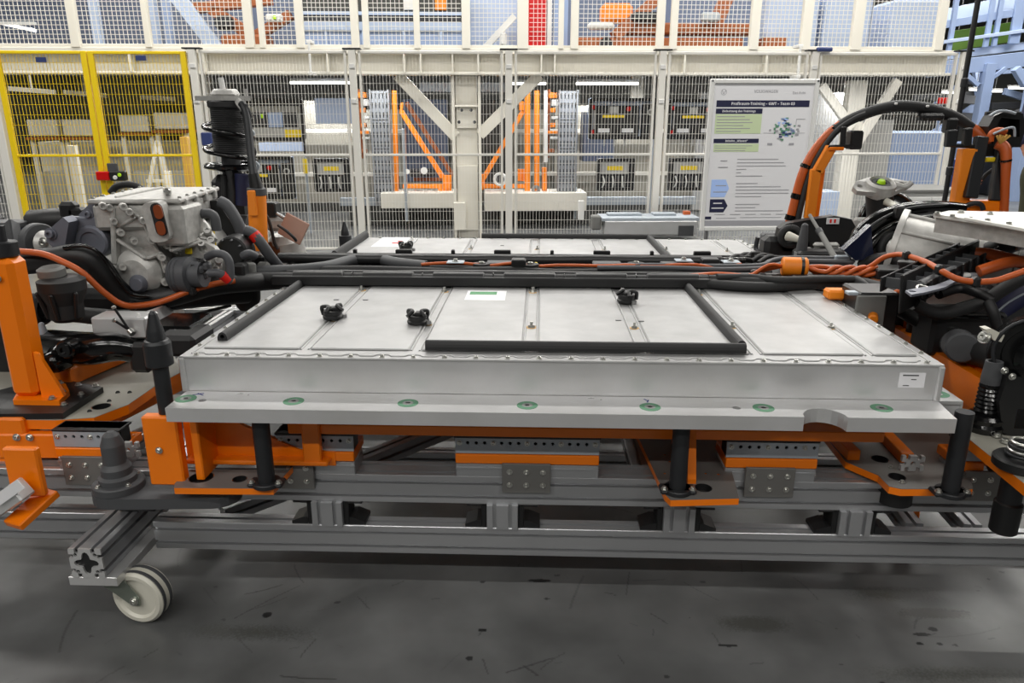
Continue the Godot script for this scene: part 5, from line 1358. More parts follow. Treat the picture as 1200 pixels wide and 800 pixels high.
func harness():
	var t := thing("cable_tray", "long flat black cable tray running across the middle of the lid", "cable tray", Vector3(0.05, 0.7, -0.96))
	part_box(t, "tray_floor", M.tray_dark, Vector3(0.05, 0.7075, -0.965), Vector3(1.95, 0.01, 0.4))
	for q in [[-0.74, 0.018], [-1.175, 0.016]]: part_box(t, "tray_wall", M.black_plastic, Vector3(0.05, 0.72, q[0]), Vector3(1.95, 0.03, q[1]), 0.003)
	for i in 9: part_box(t, "wall_clip", M.black_plastic, Vector3(-0.75 + i * 0.19, 0.74, -1.175), Vector3(0.014 + 0.05 * (i % 2), 0.02, 0.02), 0.003)
	for q in [[-0.17, 0.11], [0.2, 0.1], [0.45, 0.12]]: part_box(t, "grey_cover", M.dark_grey, Vector3(q[0], 0.742, -0.95), Vector3(q[1], 0.012, 0.06), 0.003)
	for q in [[-0.33, -0.9], [0.47, -0.96], [0.63, -0.94]]:
		part_box(t, "steel_bracket", M.galvanised, Vector3(q[0], 0.755, q[1]), Vector3(0.06, 0.004, 0.05))
		bolt(t, Vector3(q[0], 0.757, q[1]), Vector3.UP, 0.008, M.bolt_steel, "nut")
	for q in [[-0.24, -0.905], [0.3, -0.93], [-0.07, -0.9]]:
		var b := Mb.new(); b.ring(Vector3(q[0], 0.738, q[1]), Vector3.UP, 0.014, 0.03, 0.012, 20); obj("grommet", b, M.black_rubber, t)
		bolt(t, Vector3(q[0], 0.745, q[1]), Vector3.UP, 0.01, M.bolt_steel, "nut")
	part_box(t, "yellow_dot", M.yellow_tag, Vector3(-0.05, 0.745, -0.93), Vector3(0.012, 0.01, 0.012))
	part_box(t, "dark_box", M.black_plastic, Vector3(-0.11, 0.75, -0.9), Vector3(0.05, 0.035, 0.05), 0.004)
	part_box(t, "dark_box", M.black_plastic, Vector3(0.56, 0.75, -0.95), Vector3(0.06, 0.03, 0.05), 0.004)
	var hose := func(label: String, x0: float, x1: float, y: float, z: float, r: float, m: Material, amp: float, s: int, cat := "hose"):
		var b := Mb.new(); b.tube(wavy(x0, x1, y, z, amp, s), r, 10, 3)
		return solo("cable_conduit" if cat == "hose" else "thin_cable", b, m, label, cat, Vector3((x0 + x1) / 2, y - r, z), "black conduits across the pack" if cat == "hose" else "")
	var h1: Node3D = hose.call("front black conduit with sleeves, nearest the camera on the cable tray", -0.98, 0.98, 0.724, -0.765, 0.018, M.black_rubber, 0.004, 1)
	for i in 8:
		var b := Mb.new(); var x: float = -0.86 + i * 0.235
		b.cyl(Vector3(x, 0.724, -0.765), Vector3(x + 0.17, 0.724, -0.765), 0.0235, -1, 12, 0.003)
		obj("sleeve", b, M.black_plastic, h1)
		b = Mb.new(); b.torus(Vector3(x + 0.2, 0.724, -0.765), Vector3.RIGHT, 0.0195, 0.0022, 14, 5); obj("cable_tie", b, M.black_gloss, h1)
	hose.call("second black conduit on the tray, just behind the front one", -0.98, 0.98, 0.727, -0.82, 0.015, M.black_plastic, 0.005, 2)
	hose.call("third black conduit, in front of the thin orange wire", -0.98, 0.75, 0.73, -0.868, 0.013, M.black_rubber, 0.006, 3)
	hose.call("thick glossy black pipe along the rear of the tray", -1.0, 0.62, 0.738, -1.035, 0.02, M.black_plastic, 0.003, 4)
	hose.call("slim black pipe lying right behind the thick pipe", -1.0, 0.72, 0.732, -1.09, 0.012, M.black_gloss, 0.003, 5)
	hose.call("rearmost thin black cable along the far tray wall", -0.9, 0.6, 0.728, -1.14, 0.008, M.black_rubber, 0.003, 6)
	hose.call("thin orange wire weaving along the middle of the tray", -0.45, 0.66, 0.746, -0.905, 0.0055, M.orange_cable, 0.012, 7, "cable")
	var b := Mb.new(); b.tube([Vector3(-1.0022,0.735,-0.8074),Vector3(-0.8661,0.735,-0.8417),Vector3(-0.7799,0.735,-0.9055),Vector3(-0.7262,0.735,-1.0204),Vector3(-0.6459,0.735,-1.0573),Vector3(-0.5514,0.735,-0.9772),Vector3(-0.4346,0.735,-0.9181)], 0.02, 10, 4)
	solo("cable_conduit", b, M.dark_grey, "humped grey black conduit bending over the left end of the tray", "hose", Vector3(-0.6, 0.715, -1.1), "black conduits across the pack")
	for k: int in 2:
		b = Mb.new(); b.tube([[Vector3(0.1631,0.745,-0.9043),Vector3(0.3999,0.745,-0.913),Vector3(0.574,0.745,-0.9041),Vector3(0.7255,0.745,-0.9249),Vector3(0.7984,0.745,-1.023),Vector3(0.8914,0.745,-1.0767),Vector3(1.072,0.745,-1.0663)], [Vector3(0.1597,0.745,-0.8589),Vector3(0.3926,0.745,-0.8674),Vector3(0.5749,0.745,-0.8447),Vector3(0.7419,0.745,-0.8801),Vector3(0.8092,0.745,-0.959),Vector3(0.8849,0.745,-1.0097),Vector3(1.0765,0.745,-1.0006)]][k], 0.009, 8, 4)
		solo("coolant_line", b, M.grey_hose, ["upper of the two grey coolant lines at the right end of the tray", "lower of the two grey coolant lines at the right end of the tray"][k], "pipe", Vector3(0.6, 0.73, -1.15))
	# orange high-voltage bundle and its connector
	t = thing("orange_connector", "orange round plug joining the orange cables at the right end of the tray", "connector", Vector3(0.8282,0.74,-0.8788))
	var p := Vector3(0.7641,0.765,-0.8093)
	var q := Vector3(0.8438,0.765,-0.7977)
	part_cyl(t, "plug_body", M.orange_far, p, q, 0.032, -1, 18, 0.005)
	part_cyl(t, "plug_collar", M.black_plastic, q - (q - p) * 0.28, q - (q - p) * 0.16, 0.0335, -1, 18)
	part_box(t, "plug_clip", M.black_plastic, p.lerp(q, 0.4) - Vector3(0, 0.04, 0), Vector3(0.04, 0.03, 0.04), 0.004)
	for k: int in 4:
		b = Mb.new()
		var pts := [q]
		for i in 6: pts.append(q + Vector3(0.05 + i * 0.035, -0.012 + 0.014 * sin(i * 1.3 + k * 1.6), 0.02 * cos(i * 1.3 + k * 1.6)))
		pts.append(Vector3(1.0446,0.75,-0.837) + Vector3(0, 0.006 * (k - 1.5), 0.006 * k))
		b.tube(pts, 0.0075, 8, 4); obj("twisted_cable", b, M.orange_cable, t)
	for k: int in 3:
		b = Mb.new(); b.tube([p, p + Vector3(-0.05, -0.012 + 0.01 * k, 0.01 * k), p + Vector3(-0.12, -0.03, 0.02 + 0.012 * k), Vector3(0.6256,0.735,-0.7827) + Vector3(0, 0, 0.01 * k)], 0.006, 8, 4); obj("lead", b, M.orange_cable, t)
	b = Mb.new(); b.tube([Vector3(0.376,0.735,-0.7601),Vector3(0.4652,0.735,-0.7905),Vector3(0.5563,0.735,-0.8216),Vector3(0.6291,0.735,-0.7965)], 0.008, 8, 4); solo("orange_lead", b, M.orange_cable, "short orange cable lying on the tray left of the orange plug", "cable", Vector3(0.5191,0.727,-0.8446))
	# black bundle and clips at the right end
	for k: int in 3:
		b = Mb.new(); b.tube([[Vector3(0.4384,0.72,-0.7922),Vector3(0.5615,0.72,-0.7187),Vector3(0.6917,0.72,-0.6985),Vector3(0.8408,0.72,-0.7416),Vector3(1.0066,0.72,-0.7476),Vector3(1.0772,0.72,-0.6061)], [Vector3(0.4903,0.73,-0.7743),Vector3(0.6204,0.73,-0.7394),Vector3(0.7506,0.73,-0.7184),Vector3(0.8832,0.73,-0.749),Vector3(1.0107,0.73,-0.7279),Vector3(1.0678,0.73,-0.5091)], [Vector3(0.538,0.74,-0.7424),Vector3(0.6488,0.74,-0.7465),Vector3(0.7199,0.74,-0.7098),Vector3(0.8609,0.74,-0.7279),Vector3(0.9705,0.74,-0.7319)]][k], [0.016, 0.014, 0.012][k], 10, 4)
		solo("cable_conduit", b, M.black_rubber, ["lowest black conduit bending away at the right end of the tray", "middle black conduit at the right end, running toward the rear axle", "short black conduit at the right end below the orange plug"][k], "hose", Vector3(0.739,0.7,-0.8548), "black conduits across the pack")
	t = thing("end_plate", "dark flat junction plate with clips at the right end of the tray", "plate", Vector3(0.9247,0.71,-0.898))
	part_box(t, "plate", M.tray_dark, Vector3(0.9138,0.716,-0.8693), Vector3(0.42, 0.012, 0.18), 0.004)
	for k: int in 5: part_box(t, "clip", M.black_plastic, [Vector3(0.6781,0.735,-0.8121), Vector3(0.6882,0.735,-0.7581), Vector3(0.8933,0.74,-0.796), Vector3(0.7908,0.74,-0.806), Vector3(0.9974,0.74,-0.7998)][k], Vector3(0.025, 0.035, 0.025), 0.005)
	for k: int in 6:
		b = Mb.new(); var a: Vector3 = [Vector3(0.7065,0.72,-1.1697), Vector3(0.7482,0.72,-1.2067), Vector3(0.7859,0.72,-1.2261), Vector3(0.8087,0.72,-1.191), Vector3(0.8245,0.72,-1.1566), Vector3(0.7083,0.72,-1.1014)][k]
		b.tube([a + Vector3(-0.05, 0, 0.05), a + Vector3(0, 0.015, 0), a + Vector3(0.06, 0, -0.06)], 0.008, 6, 3)
		obj("loose_lead", b, M.black_rubber, t)

# ---------------------------------------------------------------- left: front axle on its table
func front_axle():
	var b: Mb
	# table plate
	var t := thing("axle_table", "orange edged grey table plate at the left with a deep orange side web", "table", Vector3(-1.35, 0.36, -0.3))
	var pl := [Vector2(-1.5889,0.1095),Vector2(-1.3009,0.1086),Vector2(-1.2103,0.1292),Vector2(-1.1685,0.2216),Vector2(-1.1666,0.3851),Vector2(-1.1479,0.4932),Vector2(-1.2388,0.6437),Vector2(-1.4045,0.7124),Vector2(-1.9062,0.5147)]
	b = Mb.new(); b.prism(flat_at(0.453), pl, 0.026, [circle([Vector2(-1.2343,0.2066)][0], 0.024)]); obj("plate", b, M.orange, t)
	b = Mb.new(); b.prism(flat_at(0.479), pl, 0.0012, [circle([Vector2(-1.2343,0.2066)][0], 0.025)]); obj("plate_face", b, M.table_face, t)
	liner(t, [Vector2(-1.2343,0.2066)][0], 0.4525, 0.0275, 0.0237)
	part_bar(t, "side_web", M.orange, Vector3(-1.2676,0.43,-0.1921), Vector3(-1.186,0.43,-0.5601), 0.07, 0.012)
	part_bar(t, "side_web", M.orange, Vector3(-1.6, 0.41, -0.1), Vector3(-1.28, 0.41, -0.11), 0.07, 0.03)
	for k: int in 4: part_cyl(t, "hole_mark", M.tray_dark, [Vector3(-1.247,0.48,-0.3111), Vector3(-1.2126,0.48,-0.3124), Vector3(-1.2456,0.48,-0.1693), Vector3(-1.2344,0.48,-0.2448)][k], [Vector3(-1.2446,0.4815,-0.3073), Vector3(-1.2103,0.4815,-0.3085), Vector3(-1.2433,0.4815,-0.1657), Vector3(-1.2321,0.4815,-0.2411)][k], 0.006, -1, 10)
	part_bar(t, "cross_rib", M.orange, Vector3(-1.4378,0.51,-0.3514), Vector3(-1.3753,0.51,-0.6658), 0.05, 0.07)
	part_bar(t, "cross_rib", M.orange, Vector3(-1.6576,0.5,-0.4817), Vector3(-1.5775,0.5,-0.7605), 0.03, 0.05)
	for k: int in 2: part_box(t, "foot_block", M.orange, [Vector3(-1.4403,0.4535,-0.12), Vector3(-1.4316,0.4043,-0.12)][k] - Vector3(0, [0.0, 0.04][k], 0), Vector3(0.12, 0.07, 0.05), 0.006)
	for x: float in [-1.4, -1.365]: bolt(t, Vector3(x, 0.438, -0.09), Vector3.BACK, 0.007, M.bolt_steel)
	# black base and orange post
	t = thing("orange_post", "tall square orange post with gusset bolted on a black base plate at the left", "post", Vector3(-1.39, 0.481, -0.23))
	b = Mb.new(); b.prism(flat_at(0.4812), [Vector2(-1.4658,0.1017),Vector2(-1.2821,0.1142),Vector2(-1.2878,0.3109),Vector2(-1.492,0.3903),Vector2(-1.58,0.2592)], 0.016); obj("base_plate", b, M.black_plastic, t)
	b = Mb.new(); b.prism(flat_at(0.4972), [Vector2(-1.45,0.1674),Vector2(-1.3221,0.1659),Vector2(-1.341,0.2418),Vector2(-1.3837,0.2946),Vector2(-1.4493,0.3348),Vector2(-1.4967,0.263)], 0.014); obj("flange", b, M.orange, t)
	var c := Vector3(-1.432, 0.511, -0.222)
	b = Mb.new(); b.box(c + Vector3(0, 0.19, 0), Vector3(0.072, 0.38, 0.072), 0.014); obj("tube", b, M.orange, t)
	b = Mb.new(); b.cyl(c + Vector3(0, 0.38, 0), c + Vector3(0, 0.42, 0), 0.034, -1, 20, 0.003); b.cyl(c + Vector3(0, 0.42, 0), c + Vector3(0, 0.46, 0), 0.012, -1, 12); obj("post_cap", b, M.blackened_steel, t)
	b = Mb.new(); b.prism(Transform3D(Basis(), c + Vector3(0.041, 0, 0.012)), [Vector2(0, 0), Vector2(0.062, 0), Vector2(0.056, 0.02), Vector2(0.012, 0.12), Vector2(0, 0.125)], 0.012); obj("gusset", b, M.orange, t)
	for k: int in 3: bolt(t, [Vector3(-1.3471,0.513,-0.1756), Vector3(-1.3514,0.513,-0.2272), Vector3(-1.4008,0.513,-0.2939)][k], Vector3.UP, 0.007, M.bolt_steel)
	for k: int in 4: bolt(t, [Vector3(-1.3141,0.498,-0.1712), Vector3(-1.3136,0.498,-0.2481), Vector3(-1.3123,0.498,-0.3166), Vector3(-1.3657,0.498,-0.3218)][k], Vector3.UP, 0.0065, M.bolt_steel)
	bolt(t, c + Vector3(0.0, 0.33, 0.041), Vector3.BACK, 0.006, M.bolt_steel)
	# conical pin beside the pack
	t = thing("guide_pin", "tall black conical guide pin standing left of the pack corner", "pin", Vector3(-0.93, 0.56, 0.02))
	b = Mb.new(); b.lathe(Vector3(-0.93, 0.56, 0.02), Vector3.UP, [[0.018, 0], [0.018, 0.115], [0.031, 0.122], [0.031, 0.175], [0.027, 0.182], [0.022, 0.184], [0.019, 0.205], [0.009, 0.245], [0.004, 0.252], [0, 0.252]], 24); obj("pin_body", b, M.blackened_steel, t)
	# lower control arm, glossy black
	t = thing("lower_wishbone", "glossy black lower control arm with bushing above the left table", "control arm", Vector3(-1.2971,0.561,-0.3))
	part_tube(t, "arm_tube", M.black_gloss, [Vector3(-1.6298,0.5668,-0.5),Vector3(-1.4932,0.5875,-0.42),Vector3(-1.376,0.6033,-0.34),Vector3(-1.2877,0.6169,-0.3),Vector3(-1.2134,0.6227,-0.3),Vector3(-1.1544,0.5988,-0.33)], [0.04, 0.046, 0.05, 0.046, 0.04, 0.036], 14, 5)
	part_tube(t, "arm_branch", M.black_gloss, [Vector3(-1.376,0.6033,-0.34),Vector3(-1.3916,0.5853,-0.3),Vector3(-1.4045,0.5791,-0.28),Vector3(-1.4698,0.564,-0.3)], [0.04, 0.038, 0.03, 0.03], 12, 4)
	b = Mb.new(); var a := Vector3(-1.3252,0.6333,-0.27); b.cyl(a, a + Vector3(0, 0, 0.04), 0.026, -1, 20, 0.004); b.ring(a + Vector3(0, 0, 0.04), Vector3.BACK, 0.01, 0.018, 0.006, 18); obj("bushing", b, M.black_gloss, t)
	part_box(t, "arm_end", M.black_plastic, Vector3(-1.1548,0.5943,-0.32), Vector3(0.06, 0.09, 0.08), 0.012)
	part_cyl(t, "grey_stud", M.galvanised, Vector3(-1.4965,0.6253,-0.4), Vector3(-1.4973,0.6618,-0.4), 0.013, 0.008, 12, 0.003)
	# pinkish aluminium block with two clamp levers
	t = thing("clamp_block", "grey aluminium block with two thin chrome levers beside the guide pin", "block", Vector3(-1.1954,0.652,-0.32))
	part_box(t, "block", M.aluminium, Vector3(-1.2074,0.6763,-0.34), Vector3(0.155, 0.06, 0.08), 0.005)
	part_bar(t, "channel", M.aluminium, Vector3(-1.15,0.6839,-0.36), Vector3(-1.2627,0.6154,-0.75), 0.05, 0.03)
	for k: int in 2:
		a = [Vector3(-1.1731,0.6758,-0.29), Vector3(-1.1775,0.6782,-0.29)][k]
		var e: Vector3 = [Vector3(-1.1924,0.7417,-0.27), Vector3(-1.1957,0.7056,-0.27)][k]
		part_cyl(t, "lever", M.blackened_steel, a, e, 0.0035, -1, 8); b = Mb.new(); b.cyl(e, e + (e - a).normalized() * 0.006, 0.006, -1, 10); obj("lever_tip", b, M.bolt_steel, t)
	part_cyl(t, "lever_hub", M.bolt_steel, Vector3(-1.171,0.6734,-0.29), Vector3(-1.16,0.6651,-0.285), 0.009, -1, 12)
	part_cyl(t, "white_cap", M.white_paint, Vector3(-1.1585,0.7022,-0.32), Vector3(-1.1566,0.7145,-0.32), 0.006, 0.004, 10)
	# subframe with the S-shaped member and its cable
	t = thing("subframe", "black S-shaped subframe member sweeping under the left motor", "subframe", Vector3(-1.3126,0.6991,-0.55))
	part_tube(t, "main_member", M.tray_dark, [Vector3(-1.7634,0.8259,-0.5),Vector3(-1.6068,0.8192,-0.5),Vector3(-1.4999,0.8303,-0.5),Vector3(-1.4066,0.8412,-0.5),Vector3(-1.3653,0.7987,-0.52),Vector3(-1.348,0.7313,-0.55),Vector3(-1.3034,0.6864,-0.58),Vector3(-1.2026,0.6962,-0.6),Vector3(-1.0839,0.7219,-0.65),Vector3(-0.9832,0.7121,-0.75),Vector3(-0.9038,0.6862,-0.9)], [0.036, 0.036, 0.036, 0.036, 0.036, 0.036, 0.034, 0.034, 0.034, 0.032, 0.03], 12, 5)
	part_tube(t, "upper_lip", M.black_gloss, [Vector3(-1.4349,0.8693,-0.47),Vector3(-1.3746,0.8773,-0.47),Vector3(-1.3337,0.8505,-0.48),Vector3(-1.3116,0.7849,-0.5),Vector3(-1.2928,0.7229,-0.53),Vector3(-1.244,0.7078,-0.55)], 0.006, 8, 5)
	part_tube(t, "rear_member", M.tray_dark, [Vector3(-1.879,0.8661,-1),Vector3(-1.7813,0.879,-1),Vector3(-1.6872,0.8602,-1.05),Vector3(-1.6223,0.8343,-1.1)], [0.05, 0.045, 0.04, 0.03], 10, 4)
	part_tube(t, "brace_rod", M.black_plastic, [Vector3(-1.2325,0.6096,-0.5),Vector3(-1.2208,0.5993,-0.7),Vector3(-1.1442,0.5907,-0.9)], 0.006, 6, 2)
	part_box(t, "bracket_end", M.tray_dark, Vector3(-1.0308,0.6387,-0.32), Vector3(0.11, 0.06, 0.14), 0.012)
	part_box(t, "bracket_web", M.black_gloss, Vector3(-1.0795,0.666,-0.4), Vector3(0.13, 0.02, 0.16), 0.008)
	part_cyl(t, "bracket_bolt", M.bolt_steel, Vector3(-1.0535,0.6517,-0.26), Vector3(-1.0522,0.6614,-0.26), 0.009, -1, 10)
	part_tube(t, "rear_cross_tube", M.black_rubber, [Vector3(-1.6779,0.6352,-0.55),Vector3(-1.5718,0.6502,-0.56),Vector3(-1.4068,0.6244,-0.6),Vector3(-1.2225,0.6208,-0.62)], 0.026, 10, 3)
	part_tube(t, "under_arm", M.tray_dark, [Vector3(-1.2426,0.6771,-0.62),Vector3(-1.1114,0.6703,-0.7),Vector3(-1.0371,0.656,-0.8)], [0.034, 0.03, 0.03], 10, 3)
	part_tube(t, "drop_bush", M.black_rubber, [Vector3(-1.0603,0.6745,-0.85),Vector3(-1.0597,0.6225,-0.85),Vector3(-1.0569,0.5917,-0.85)], [0.05, 0.045, 0.03], 12, 2)
	part_box(t, "cross_block", M.tray_dark, Vector3(-1.5306,0.655,-0.7), Vector3(0.3, 0.1, 0.12), 0.03)
	b = Mb.new(); b.tube([Vector3(-1.5787,0.8643,-0.45),Vector3(-1.4863,0.8592,-0.44),Vector3(-1.4228,0.8389,-0.43),Vector3(-1.3678,0.8067,-0.43),Vector3(-1.3283,0.7465,-0.45),Vector3(-1.2955,0.7003,-0.48),Vector3(-1.2608,0.6878,-0.51),Vector3(-1.2059,0.6919,-0.55),Vector3(-1.1303,0.7181,-0.58),Vector3(-1.07,0.7315,-0.62),Vector3(-1.0171,0.7343,-0.66)], 0.0095, 10, 5)
	var cab := solo("orange_cable", b, M.orange_cable, "thick orange cable following the black S-shaped subframe at the left", "cable", Vector3(-1.2861,0.6954,-0.5), "orange cables")
	for k: int in 4:
		a = [Vector3(-1.5253,0.8482,-0.5), Vector3(-1.3754,0.7928,-0.46), Vector3(-1.2825,0.6851,-0.52), Vector3(-1.1191,0.7209,-0.58)][k]
		part_box(cab, "cable_clip", M.black_plastic, a, Vector3(0.022, 0.028, 0.028), 0.006)
	b = Mb.new(); b.tube([Vector3(-1.0419,0.6948,-0.8),Vector3(-1.0226,0.69,-0.85),Vector3(-1.0045,0.6885,-0.9),Vector3(-0.9653,0.7,-0.95),Vector3(-0.9133,0.691,-0.98),Vector3(-0.6938,0.6958,-0.98)], 0.009, 10, 4); solo("orange_cable", b, M.orange_cable, "short orange cable entering the left end of the cable tray", "cable", Vector3(-0.9953,0.6885,-0.9), "orange cables")
	# rubber engine mount, bellows
	t = thing("motor_mount", "black cone shaped motor mount with grey cap under the orange cable", "mount", Vector3(-1.3871,0.6815,-0.36))
	b = Mb.new(); a = Vector3(-1.3871,0.6815,-0.36)
	b.lathe(a, Vector3.UP, [[0, 0], [0.035, 0], [0.045, 0.01], [0.046, 0.05], [0.062, 0.09], [0.062, 0.118], [0.045, 0.128], [0, 0.128]], 26); obj("cone", b, M.black_rubber, t)
	for k: int in 5: part_bar(t, "rib", M.black_plastic, a + Vector3(cos(k * 1.0 + 0.5) * 0.045, 0.01, sin(k * 1.0 + 0.5) * 0.045), a + Vector3(cos(k * 1.0 + 0.5) * 0.064, 0.09, sin(k * 1.0 + 0.5) * 0.064), 0.012, 0.012)
	b = Mb.new(); b.lathe(a + Vector3(-0.022, 0.126, 0), Vector3(0, 1, 0.1), [[0.026, 0], [0.036, 0.004], [0.036, 0.024], [0.026, 0.03], [0.016, 0.02], [0, 0.02]], 24); obj("grey_cap", b, M.deck_grey, t)
	b = Mb.new(); a = Vector3(-1.5817,0.6766,-0.5)
	var pr := []
	for i in 17: pr.append([0.042 + 0.007 * (i % 2), i * 0.008])
	b.lathe(a + Vector3(-0.09, 0, 0), Vector3.RIGHT, pr, 20); solo("bellows", b, M.black_rubber, "black ribbed rubber bellows right of the orange post", "bellows", a - Vector3(0, 0.05, 0))
	t = thing("hub_disc", "dark grey hub disc with a metal flange at the far left", "hub", Vector3(-1.6906,0.7992,-0.72))
	part_cyl(t, "disc", M.dark_grey, Vector3(-1.711,0.8423,-0.75), Vector3(-1.711,0.8423,-0.75) + Vector3(0.03, 0, 0.012), 0.062, -1, 28, 0.004)
	part_cyl(t, "flange", M.cast_alu, Vector3(-1.6987,0.8411,-0.74) + Vector3(0.028, 0, 0.012), Vector3(-1.6987,0.8411,-0.74) + Vector3(0.06, 0, 0.02), 0.042, 0.03, 20, 0.003)
	bolt(t, Vector3(-1.6345,0.8513,-0.68), Vector3.BACK, 0.012, M.bolt_steel)
	# dark frame at the left edge
	t = thing("dark_rack", "dark upright frame and panels at the left edge behind the orange post", "frame", Vector3(-1.9619,0.7554,-0.95))
	part_bar(t, "top_bar", M.dark_grey, Vector3(-2.0323,0.8723,-0.95), Vector3(-1.8693,0.8731,-0.95), 0.02, 0.1)
	part_bar(t, "upright", M.blackened_steel, Vector3(-1.8924,0.8799,-0.9), Vector3(-1.7564,0.6734,-0.7), 0.04, 0.04)
	part_box(t, "blue_panel", M.navy, Vector3(-1.9802,0.7854,-1.05), Vector3(0.14, 0.15, 0.03), 0.004)
	part_box(t, "dark_panel", M.tray_dark, Vector3(-2.0572,0.7456,-1), Vector3(0.12, 0.3, 0.05), 0.01)
	part_box(t, "lower_panel", M.tray_dark, Vector3(-1.7219,0.5155,-0.5), Vector3(0.12, 0.4, 0.05), 0.01)
	# small black parts above the motor mount
	t = thing("plug_bracket", "small black plug and bracket standing left of the motor against the yellow gate", "bracket", Vector3(-1.7018,0.8861,-0.95))
	part_box(t, "plug", M.black_plastic, Vector3(-1.7047,0.9223,-0.95), Vector3(0.06, 0.06, 0.05), 0.012, ); part_box(t, "plug_side", M.black_plastic, Vector3(-1.6779,0.9164,-0.95), Vector3(0.05, 0.03, 0.05), 0.008)
	part_tube(t, "stay", M.black_rubber, [Vector3(-1.889,0.897,-1),Vector3(-1.8425,0.891,-1),Vector3(-1.7963,0.8666,-1),Vector3(-1.7221,0.8758,-0.98)], [0.02, 0.02, 0.016, 0.014], 8, 4)
	b = Mb.new(); b.tube([Vector3(-1.6628,0.9625,-1.15),Vector3(-1.6395,0.9848,-1.15),Vector3(-1.5986,0.9944,-1.15),Vector3(-1.5602,0.9882,-1.15),Vector3(-1.5367,0.9693,-1.15)], 0.013, 10, 5); solo("black_hoop", b, M.black_rubber, "black rubber hoop sticking up behind the motor top", "hoop", Vector3(-1.6035,0.9627,-1.15))
	motor_left()
	strut()

func boss(t: Node3D, p: Vector3, d: Vector3, r := 0.011, l := 0.05):
	var b := Mb.new(); b.lathe(p - d.normalized() * l * 0.5, d, [[r * 0.9, 0], [r, 0.004], [r, l - 0.004], [r * 0.85, l], [r * 0.5, l], [r * 0.5, l - 0.006], [0, l - 0.006]], 14)
	obj("bolt_boss", b, M.cast_alu, t)

